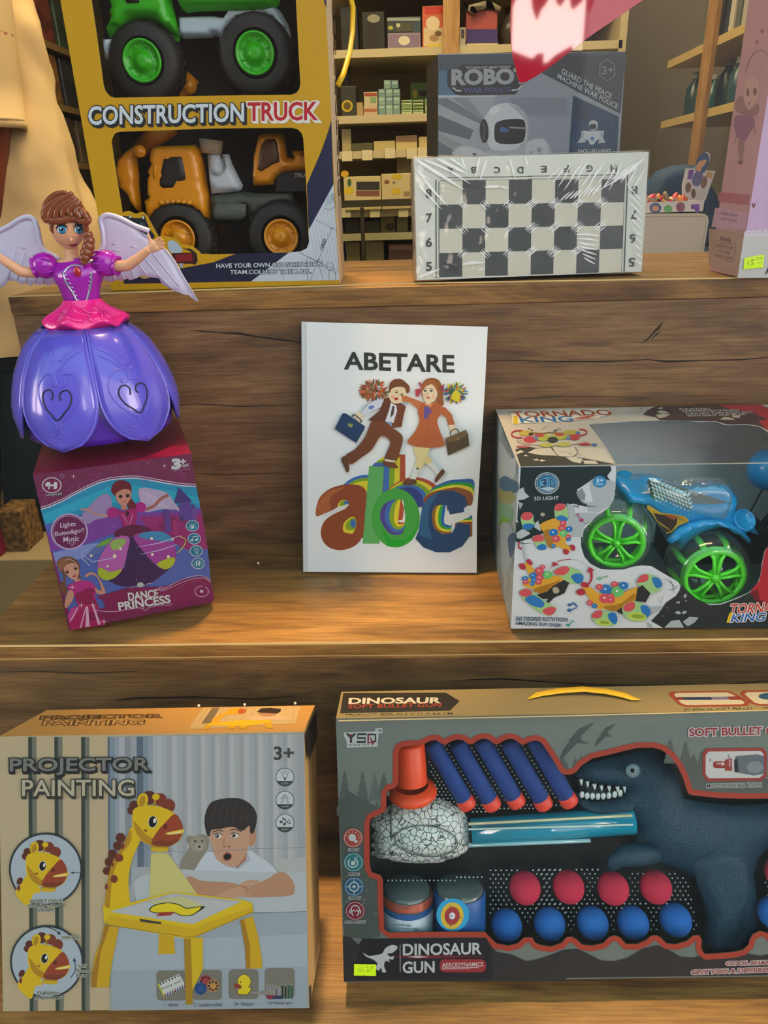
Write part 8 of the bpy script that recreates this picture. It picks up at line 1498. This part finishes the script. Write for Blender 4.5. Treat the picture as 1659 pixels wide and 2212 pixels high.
def boxpx(u0, v0, u1, v1, Y, dep, m, par=None, name='box', z0=None):
    a, b = onY(u0, v1, Y), onY(u1, v1, Y); t = onY((u0+u1)/2, v0, Y); z = a.z if z0 is None else z0
    mb = MB().box(min(a.x, b.x), max(a.x, b.x), Y, Y+dep, z, t.z, m); return mb.build(name, par, bevel=.0015)
boxpx(8, 1107, 60, 1183, 1.85, .10, mat('#7a5a30', .6, vary=.6, bscale=60), pbx, 'carton', .3704); 
boxpx(-40, 1150, 4, 1205, 1.82, .04, mat('#8a1438', .6), None, 'gift_bag', .3704); tag(bpy.data.objects['gift_bag'], 'dark crimson gift bag at the far left edge', 'gift bag')

# ------------------------------------------------------------------ shelving on the back wall
YS = 2.86; SHF = mat('#b9ac84', .5); SHB = mat('#8f7f52', .7); PST = wood('pale_oak_post', '#8a6230', '#a87f45', '#c09a60', .8, .5, 'Z', 2.)
XA, XB = onY(330, 200, YS).x, onY(1335, 200, YS).x
un = thing('wall_shelving', 'cream shelving unit with an oak upright along the back wall', 'shelving unit', ((XA+XB)/2, 3.1, 0))
zsh = [onY(850, v, YS).z for v in (104, 247, 324, 452, 503, 566)]
zsh = [onY(850, -40, YS).z] + zsh + [.45, .05]
for z in zsh: MB().box(XA, XB, YS, 3.26, z-.024, z, SHF).build('shelf_board', un)
MB().box(XA, XB, 3.262, 3.275, 0, zsh[0]+.3, SHB).build('back_panel', un)
up = onY(957, 60, YS-.02), onY(993, 60, YS-.02); MB().box(up[0].x, up[1].x, YS-.012, YS-.001, 0, zsh[0]+.3, PST).build('upright', un)
for x in (XA, XB): MB().box(x-.012, x+.012, YS, 3.26, 0, zsh[0]+.3, SHF).build('upright', un)
ZI, ZJ = (700, 0, 3.9976), (720, 260, 6.91)
def item(T_, x0, y0, x1, sh, col, name, lab, cat, grp=None, y1=None, Y=YS+.04, dep=.12, rough=.5, deco=None, m=None):
    u0, u1 = T_[0]+x0/T_[2], T_[0]+x1/T_[2]; v0 = T_[1]+y0/T_[2]; z0 = zsh[sh]+.0006 if y1 is None else onY(850, T_[1]+y1/T_[2], Y).z
    a, b = onY(u0, v0, Y), onY(u1, v0, Y); t = thing(name, lab, cat, ((a.x+b.x)/2, Y+dep/2, z0), grp)
    MB().box(a.x, b.x, Y, Y+dep, z0, a.z, m or mat(col, rough)).build('body', t, bevel=.002)
    if deco:
        d = Art(Face((0, Y, 0), (0, -1, 0)), T_, base=.0012)
        for k in deco: (d.oval if len(k) == 5 and k[0] == 'o' else d.poly)(*((k[1][0], k[1][1], k[2], k[3], k[4]) if k[0] == 'o' else (k[1], k[2])))
        d.build('print', t)
    return t
Rr = lambda x0, y0, x1, y1, c: ('p', [(x0, y0), (x1, y0), (x1, y1), (x0, y1)], c)
O_ = lambda x, y, rx, ry, c: ('o', (x, y), rx, ry, c)
item(ZI, 135, 55, 285, 1, '#1c1f14', 'camera_bag', 'black camera bag at the left of the top back shelf', 'bag', deco=[Rr(150, 240, 270, 400, '#24261a')])
item(ZI, 325, 105, 520, 1, '#1a1a12', 'camera_bag', 'black bag with a silver clasp on the top back shelf', 'bag', deco=[Rr(370, 200, 470, 400, '#26231a'), O_(428, 160, 55, 36, '#8d8c74')])
item(ZI, 548, 287, 835, 1, '#8a7a86', 'gadget_box', 'lavender gadget box with a white picture on the top back shelf', 'box', deco=[Rr(560, 300, 825, 405, '#7d6c82'), O_(692, 350, 50, 40, '#c9c3a8')]); item(ZI, 540, 150, 836, 1, '#2c3430', 'radio_box', 'dark radio box stacked on the lavender box', 'box', y1=285, deco=[Rr(545, 152, 830, 180, '#8f9a92'), Rr(620, 195, 760, 270, '#4a4a36'), O_(640, 218, 18, 18, '#b9bc90'), O_(575, 240, 22, 18, '#a8a83a'), Rr(770, 190, 830, 280, '#3a4c52')])
item(ZI, 848, 52, 1026, 1, '#c8633a', 'appliance_box', 'tall orange and white appliance box beside the oak upright', 'box', deco=[Rr(870, 60, 1026, 120, '#c03a2a'), Rr(860, 240, 1026, 400, '#c9b48a'), O_(940, 200, 60, 60, '#d8c6a0'), O_(985, 290, 30, 24, '#6a5030'), O_(950, 330, 40, 30, '#9a7a50'), Rr(900, 385, 1026, 404, '#c9b51a')])
item(ZI, 1172, 236, 1224, 1, '#b8b49c', 'lamp_box', 'narrow white box right of the oak upright', 'box', deco=[Rr(1185, 255, 1212, 330, '#4a4a44')]); item(ZI, 1228, 374, 1500, 1, '#bfb48c', 'flat_box', 'flat cream box under the red and blue box', 'box'); item(ZI, 1228, 96, 1500, 1, '#a3483c', 'shoe_box', 'box with red top half and blue lower half on the back shelf', 'box', y1=373, deco=[Rr(1230, 252, 1498, 372, '#3a2f6a')])
vs = thing('dark_vase', 'dark round vase at the right of the top back shelf', 'vase', onY(1104, 100, YS+.09)); vs.location.z = zsh[1]+.0006; MB().lathe(vs.location, (0, 0, 1), [(.001, 0), (.035, .002), (.048, .04), (.04, .075), (.02, .10), (.024, .12), (.019, .12)], mat('#3a332a', .3), 24).build('body', vs)
tp_ = thing('tape_dispenser', 'grey tape gun with red guides lying above the red and blue box', 'tape dispenser', onY(1040, 24, YS+.02)); zq = onY(1040, 24, YS+.02)
mb = MB(); fz = Face((0, YS+.03, 0), (0, -1, 0)); puff(mb, Zm(ZI, [(1190, 10), (1250, 45), (1300, 30), (1400, 5), (1450, 15), (1530, 60), (1520, 100), (1480, 85), (1400, 60), (1370, 90), (1340, 85), (1290, 130), (1240, 90)]), fz, 0, .02, 8, 10, mat('#8d8468', .5)); mb.build('frame', tp_)
mb = MB(); puff(mb, Zm(ZI, [(1262, 60), (1290, 50), (1325, 95), (1305, 118), (1265, 100)]), fz, -.018, .006, 5, 8, mat('#c23a30', .4)); mb.build('red_guide', tp_)
item(ZI, 140, 745, 275, 2, '#2a2c1c', 'liqueur_bottle', 'dark bottle with a round yellow emblem on the second back shelf', 'bottle', deco=[O_(200, 915, 48, 52, '#b8a01a'), O_(200, 915, 32, 34, '#5a4a14')]); item(ZI, 155, 575, 215, 2, '#26281c', 'bottle_neck_case', 'slim dark case behind the emblem bottle', 'case', Y=YS+.18, dep=.05)
item(ZI, 280, 885, 335, 2, '#a08a54', 'small_box', 'small tan box beside the emblem bottle', 'box'); item(ZI, 340, 912, 462, 2, '#b4a082', 'medicine_box', 'white and red box, lower of two by the teal boxes', 'box', deco=[Rr(345, 940, 455, 965, '#a0603a')]); item(ZI, 342, 796, 460, 2, '#b9b08c', 'medicine_box', 'white and red box, upper of two by the teal boxes', 'box', y1=910, deco=[Rr(348, 800, 455, 830, '#9a4a34'), Rr(400, 840, 450, 890, '#7d9a6a')])
k_ = 0
for r_, (y0, y1) in enumerate(((905, 980), (835, 903), (768, 833), (694, 766))):
    for c_ in range(3 if r_ < 3 else 2):
        x0 = 468+c_*64+(r_ == 3)*48; item(ZI, x0, y0, x0+61, 2, '#7f9c90' if (r_+c_) % 2 else '#6a8c88', 'perfume_box', f'teal perfume carton, {["lowest", "second", "third", "topmost"][r_]} in the {["left", "middle", "right"][c_] if r_ < 3 else ["left", "right"][c_]} column of the stack', 'box', 'teal cartons on the second back shelf', y1=None if r_ == 0 else y1, deco=[Rr(x0+8, y0+14, x0+52, y0+30, '#a9bcae')])
for c_ in range(2):
    for r_ in range(4):
        x0, y0 = 668+c_*98, 948-r_*28; item(ZI, x0, y0, x0+92, 2, '#8fa46a' if r_ % 2 else '#a9b58a', 'tea_box', f'flat green box, {["lowest", "second", "third", "topmost"][r_]} in the {["left", "right"][c_]} small pile', 'box', 'flat green boxes on the second back shelf', y1=None if r_ == 0 else y0+27, deco=[Rr(x0+6, y0+8, x0+80, y0+15, '#4f7a3a')])
item(ZI, 870, 852, 966, 2, '#6d8a50', 'green_tin', 'green tin at the right of the second back shelf', 'tin', deco=[Rr(875, 915, 960, 960, '#b5b08a')]); item(ZI, 742, 712, 962, 2, '#5a7a1e', 'poster_box', 'large green picture box behind the flat green boxes', 'box', Y=YS+.2, dep=.05, deco=[Rr(820, 780, 940, 830, '#2c2a1c'), O_(785, 810, 20, 40, '#b5b01e')])
item(ZJ, 120, 130, 258, 3, '#a3976a', 'storage_jar', 'clear jar at the left of the third back shelf', 'jar', rough=.15); item(ZJ, 270, 345, 588, 3, '#4a4a26', 'flat_case', 'flat dark case on the third back shelf', 'case'); item(ZJ, 600, 312, 922, 3, '#b8a868', 'card_box', 'cream box left of the taller one on the third back shelf', 'box'); item(ZJ, 930, 232, 1252, 3, '#bfae70', 'card_box', 'taller cream box with a rosy lid on the third back shelf', 'box', deco=[Rr(932, 235, 1250, 320, '#8a6a48')]); item(ZJ, 1275, 245, 1480, 3, '#c2b070', 'card_box', 'cream box at the right end of the third back shelf', 'box')
TAG = mat('#cfc39a', .5); tg0 = None
for k, (x, y) in enumerate(((205, 535), (505, 520), (845, 490), (1172, 495), (1335, 480), (185, 1380), (620, 1375), (1045, 1370))):
    q = onY(ZJ[0]+x/ZJ[2], ZJ[1]+y/ZJ[2], YS-.012); lab = f'white price tag on the {"third" if k < 5 else "fourth"} back shelf edge, {["first", "second", "third", "fourth", "fifth"][k if k < 5 else k-5]} from the left'
    if tg0 is None: tg0 = tag(MB().box(q.x-.018, q.x+.018, q.y-.002, q.y+.008, q.z-.016, q.z+.016, TAG).build('price_tag'), lab, 'price tag', 'price tags on the back shelves')
    else: c = tg0.copy(); COL.objects.link(c); c.location = (q.x, q.y+.003, q.z-.016); c['label'] = lab
item(ZJ, 150, 845, 705, 4, '#c2b27a', 'toy_set_box', 'wide white toy set box with a dark window on the fourth back shelf', 'box', Y=YS-.02, deco=[Rr(345, 915, 690, 1040, '#2c2a1e'), Rr(340, 1050, 690, 1130, '#7a4a34'), O_(230, 1050, 70, 60, '#c9b020'), O_(240, 930, 30, 60, '#3a5a2a'), O_(170, 800, 60, 50, '#c99a1a')]); item(ZJ, 715, 800, 1205, 4, '#bfae7a', 'toy_set_box', 'wide cream toy set box with yellow flowers on the fourth back shelf', 'box', Y=YS-.02, deco=[O_(935, 1060, 75, 50, '#c2a81c'), O_(950, 840, 80, 40, '#c2a81c'), O_(800, 920, 40, 30, '#7a5030'), O_(905, 930, 24, 24, '#8a7a50'), Rr(1050, 1060, 1140, 1130, '#8a7a4a')]); item(ZJ, 945, 530, 1190, 4, '#b5a468', 'carton', 'plain cream carton behind the flowered toy set box', 'box', Y=YS+.15)
item(ZJ, 165, 1470, 390, 5, '#2c2618', 'tool_case', 'dark case at the left of the fifth back shelf', 'case'); item(ZJ, 470, 1500, 690, 5, '#3a3420', 'tool_case', 'dark case behind the counter post', 'case'); item(ZJ, 700, 1420, 920, 5, '#6a6032', 'mug_box', 'olive box with a dark arch on the fifth back shelf', 'box', deco=[O_(850, 1590, 75, 60, '#3a3020')]); item(ZJ, 945, 1440, 1110, 5, '#6a6a38', 'mug_box', 'olive box at the right of the fifth back shelf', 'box')
item(ZJ, 185, 1820, 390, 6, '#6a6232', 'basket', 'olive bin at the left of the lowest visible shelf', 'bin'); item(ZJ, 480, 1800, 750, 6, '#6f6638', 'basket', 'olive bin right of the counter post', 'bin'); item(ZJ, 820, 1850, 1210, 6, '#5a3a2a', 'basket', 'brown bin at the right of the lowest visible shelf', 'bin', deco=[Rr(840, 1870, 1200, 1930, '#8a6a50')])
# glass-topped counter in front of the shelving
ct = thing('glass_counter', 'glass-topped counter with a slim metal post in front of the shelves', 'counter', (onY(840, 500, 2.5).x, 2.5, 0)); MT = mat('#4a4630', .3, metal=.7); zc = onY(840, 432, 2.45).z
MB().box(onY(700, 432, 2.45).x, onY(915, 432, 2.45).x, 2.45, 2.80, zc-.012, zc, film('counter_glass', (.75, .85, .7), .1, .02)).build('glass_top', ct); MB().box(onY(700, 432, 2.45).x, onY(915, 432, 2.45).x, 2.44, 2.452, zc-.018, zc+.002, MT).build('edge_rail', ct)
MB().box(onY(777, 432, 2.45).x, onY(785, 432, 2.45).x, 2.45, 2.462, 0, zc-.019, MT).build('post', ct); MB().box(onY(908, 432, 2.45).x, onY(915, 432, 2.45).x, 2.45, 2.462, 0, zc-.019, MT).build('post', ct)

# ------------------------------------------------------------------ shelving on the side walls
def onX(u, v, X): d = ray(u, v); return EYE+d*(X/d.x)
XW = .89; ws = thing('side_shelving', 'pale-edged shelving with an oak post along the right wall', 'shelving unit', (1.04, 2.1, 0))
zA, zB = onX(1500, 104, XW).z, onX(1500, 243, XW).z
for z in (zA, zB, zA+.38, .75, .4): MB().box(XW, XW+.3, 1.2 if z > 1 else 2.5, 2.83, z-.022, z, mat('#c2a96a', .5)).build('shelf_board', ws)
yp = onX(1535, 130, XW).y; MB().box(XW-.014, XW-.001, yp-.035, yp+.035, 0, 2.3, PST).build('upright', ws); MB().box(XW+.301, XW+.31, 1.2, 2.83, 0, 2.3, mat('#2c4a48', .7)).build('back_panel', ws)
rr = random.Random(5); n = 0
ords = ['first', 'second', 'third', 'fourth', 'fifth', 'sixth', 'seventh', 'eighth', 'ninth', 'tenth', 'eleventh', 'twelfth', 'thirteenth', 'fourteenth']
y = 2.03
for k in range(9):
    w_ = .05; h_ = .10+.03*rr.random(); t = thing('spray_bottle', f'teal bottle on the lower side shelf, {ords[k]} from the front', 'bottle', (XW+.06, y, zB+.0006), 'teal bottles on the lower side shelf')
    MB().lathe(t.location, (0, 0, 1), [(.001, 0), (.026, .001), (.028, .01), (.028, h_*.65), (.012, h_*.8), (.012, h_*.86)], mat(['#1f6a66', '#2a4f5a', '#14383a'][k % 3], .25), 14).build('bottle', t); MB().lathe(t.location, (0, 0, 1), [(.014, h_*.86), (.014, h_), (.001, h_)], mat('#a9b0a8', .4), 10).build('cap', t); y += .085
y = 2.03
for k in range(12):
    t = .028+.02*rr.random(); hh = .17+.08*rr.random(); tag(MB().box(XW+.02, XW+.2, y, y+t, zA+.0006, zA+hh, mat(['#a9a79a', '#5a6258', '#c2bfae', '#3c4a44', '#8d7d5a'][k % 5], .5)).build('ring_binder'), f'binder on the upper side shelf, {ords[k]} from the front', 'binder', 'binders on the upper side shelf'); y += t+.012
y = 2.25
for k in range(6): tag(MB().box(XW+.015, XW+.2, 2.3, 2.5, zA+.0006+k*.022, zA+.0212+k*.022, mat('#8d9088' if k % 2 else '#4a5450', .5)).build('notebook_stack'), f'grey notebook lying on the upper side shelf, {ords[k]} from the bottom', 'notebook', 'grey notebooks on the upper side shelf') if False else None
XL_ = -1.17; wl = thing('side_shelving', 'dark shelving full of wrapped goods along the left wall', 'shelving unit', (XL_-.13, 2.8, 0)); DW = mat('#6a5632', .5)
zl = [onX(130, 100, XL_).z, onX(150, 230, XL_).z, onX(180, 352, XL_).z, onX(140, -40, XL_).z, .6, .25]
for z in zl: MB().box(XL_-.26, XL_, 2.47, 3.2, z-.02, z, DW).build('shelf_board', wl)
MB().box(XL_-.27, XL_-.262, 2.47, 3.2, 0, 2.3, mat('#1c1812', .8)).build('back_panel', wl)
FOIL = mat('#8a8068', .12, metal=.5)
for s_, z in enumerate(zl[:3]):
    y = 2.49; lim = min([q for q in zl if q > z+.03])-z-.03
    for k in range(5):
        hh = min(lim, .14+.08*rr.random()); d_ = .10+.03*rr.random(); t = thing('wrapped_toy', f'wrapped toy on the {["top", "middle", "lower"][s_]} left-wall shelf, {ords[k]} from the front', 'wrapped toy', (XL_-.1, y+d_/2, z+.0006), 'wrapped toys on the left-wall shelves')
        MB().box(XL_-.2, XL_-.015, y, y+d_, z+.0006, z+hh, mat(['#3a3026', '#4a4030', '#5a2a1c', '#2a3a2c', '#6a4a20', '#23262a'][(k+s_*2) % 6], .3, vary=.5, bscale=30)).build('package', t, bevel=.004)
        if k % 3 == 1: MB().add([(XL_-.0135, y+.01, z+.02), (XL_-.0135, y+.03, z+.02), (XL_-.0135, y+.075, z+hh-.01), (XL_-.0135, y+.06, z+hh-.01)], [(0, 1, 2, 3)], mat('#d8c98a', .1, metal=.6)).build('foil_seam', t)
        y += d_+.03

# ------------------------------------------------------------------ white cabinet with a candy display and a blue chair
ZL = (1360, 300, 7.9); YC_ = 1.62
cb = thing('white_cabinet', 'white round-cornered cabinet behind the chess set at the right', 'cabinet', (onY(1460, 500, YC_).x, YC_+.1, 0))
mb = MB(); fc_ = Face((0, YC_, 0), (0, -1, 0)); panel(mb, fc_, Zm(ZL, [(-600, 1285), (1240, 1275), (1300, 1290), (1340, 1330), (1352, 1400), (1240, 2100)])+[proj((fc_.at(*Zm(ZL, [(1240, 2100)])[0]).x-.02, YC_, .001)), proj((fc_.at(*Zm(ZL, [(-600, 1285)])[0]).x, YC_, .001))], .25, mat('#c9c2ae', .35)); mb.build('body', cb, bevel=.004)
zt_ = fc_.at(*Zm(ZL, [(600, 1281)])[0]).z+.0005; lp = Art(fc_, ZL, base=.001); lp.line([(-200, 1330), (1230, 1320), (1290, 1340), (1310, 1400), (1200, 2060)], 10, '#a9a493', smooth=False); lp.build('panel_seam', cb)
cd = thing('candy_display_box', 'open white candy display box with a round header card on the cabinet', 'display box', (onY(1450, 440, YC_).x, YC_+.1, zt_))
def cq(x, y, Y=YC_+.02): return onY(ZL[0]+x/ZL[2], ZL[1]+y/ZL[2], Y)
WHC = mat('#c9c6c9', .45); a_, b_ = cq(-100, 1270), cq(1265, 1265); t_ = cq(600, 1072)
MB().box(a_.x, b_.x, YC_+.02, YC_+.022, zt_, t_.z, WHC).box(b_.x-.002, b_.x, YC_+.02, YC_+.16, zt_, t_.z, WHC).box(a_.x, b_.x, YC_+.16, YC_+.162, zt_, t_.z, WHC).box(a_.x, b_.x, YC_+.02, YC_+.16, zt_, zt_+.002, WHC).build('tray', cd)
d = Art(Face((0, YC_+.02, 0), (0, -1, 0)), ZL, base=.001); d.oval(440, 1180, 100, 88, '#3a4f86'); d.oval(440, 1185, 60, 50, '#b98a68'); d.oval(658, 1195, 72, 68, '#5a9a62'); d.oval(870, 1165, 75, 86, '#7a4a62'); d.poly([(1050, 1120), (1190, 1112), (1195, 1250), (1130, 1255), (1110, 1200), (1045, 1190)], '#6a3f9a'); d.build('tray_print', cd)
fh = Face((0, YC_+.15, 0), (0, -1, 0)); mb = MB(); panel(mb, fh, Zm(ZL, [(900, 780), (920, 700), (965, 505), (1110, 505), (1140, 420), (1200, 320), (1290, 230), (1340, 225), (1372, 270), (1365, 380), (1310, 540), (1465, 545), (1290, 1070), (900, 1070)]), .003, WHC); mb.build('header_card', cd)
d = Art(fh, ZL, base=.001); d.poly(oval(1240, 420, 110, 195, 18), '#2a4a72'); d.spoly([(1140, 450), (1200, 380), (1310, 360), (1280, 440), (1230, 500), (1200, 590), (1150, 560)], '#c2936a'); d.poly(oval(1160, 680, 90, 130, 15), '#5a5a8a'); d.poly([(1010, 530), (1100, 525), (1060, 680), (985, 690)], '#6a3a92'); d.oval(1000, 830, 50, 90, '#6a5040', 8); d.oval(1090, 930, 40, 80, '#6a4a3a'); d.oval(1270, 740, 50, 110, '#7a5a48', 12); d.poly([(1310, 560), (1430, 570), (1400, 680), (1300, 650)], '#b0905a'); d.build('header_print', cd)
sw = ['#c23a4a', '#d07a3a', '#c9a24a', '#8a8a72', '#b03a3a', '#7a6a58', '#c9b48a', '#a85a3a', '#96907a', '#c04a5a']; c0 = None
for k in range(24):
    x, y = -60+(k*137 % 960), 1015-(k*53 % 90)-(110 if (k*137 % 960) < 300 and k % 2 else 0); p = cq(x, y, YC_+.05+.012*(k % 7)); p.z = max(p.z-.01, zt_+.012)
    lab = f'{["pink", "orange", "golden", "silver", "red", "brown", "cream", "rust", "grey", "rosy"][k % 10]} wrapped candy in the display box, {["front", "second", "third", "fourth", "fifth", "sixth", "back"][k % 7]} row, {ords[k//7]} from the left'
    t = MB(); t.ball(p, (.016, .010, .007), mat(sw[k % 10], .2, coat=.5), 10, (V((cos(k), 0, sin(k))), V((0, 1, 0)), V((-sin(k), 0, cos(k))))); o = tag(t.build('wrapped_candy'), lab, 'candy', 'wrapped candies in the display box')
cr_ = thing('blue_chair', 'dark blue upholstered chair behind the candy display', 'chair', (onY(1470, 400, 2.0).x, 2.0, 0)); fcx = Face((0, 2.0, 0), (0, -1, 0)); BLC = mat('#123a5c', .7, bump=.2, bscale=100)
mb = MB(); puff(mb, Zm(ZL, [(200, 900), (330, 680), (480, 540), (700, 460), (900, 440), (1100, 450), (1230, 560), (1400, 900), (1500, 1400), (1480, 1800), (1000, 1900), (200, 1850)]), fcx, 0, .06, 14, 12, BLC); mb.build('backrest', cr_); zs_ = fcx.at(*Zm(ZL, [(600, 1900)])[0]).z
cxc = cr_.location.x; MB().box(cxc-.24, cxc+.24, 1.98, 2.33, zs_-.12, zs_-.02, BLC).build('seat', cr_, bevel=.03)
for sx in (-.2, .2):
    for sy in (2.02, 2.30): MB().tube([(cxc+sx, sy, .001), (cxc+sx*.9, sy, zs_-.12)], .015, mat('#1a1a1a', .4), 10).build('leg', cr_)

# ------------------------------------------------------------------ red heart stuck on the pane
hp = thing('heart_sticker', 'glossy red heart sticker hanging at the top of the pane', 'sticker', onY(1200, 60, .232))
fh = Face((0, .233, 0), (0, -1, 0)); mb = MB(); ZK = (1100, 0, 2.9678)
panel(mb, fh, sm(Zm(ZK, [(78, 532), (44, 445), (20, 345), (8, 200), (10, 60), (30, -120), (90, -300), (220, -420), (380, -430), (500, -360), (560, -260), (660, -330), (820, -340), (960, -260), (1010, -140), (960, -60), (860, 0), (640, 150), (520, 232), (300, 400), (200, 470)]), 3), .0006, mat('#9c1c2e', .03, g=1.0, spec=.9, coat=.0)); mb.build('vinyl', hp)
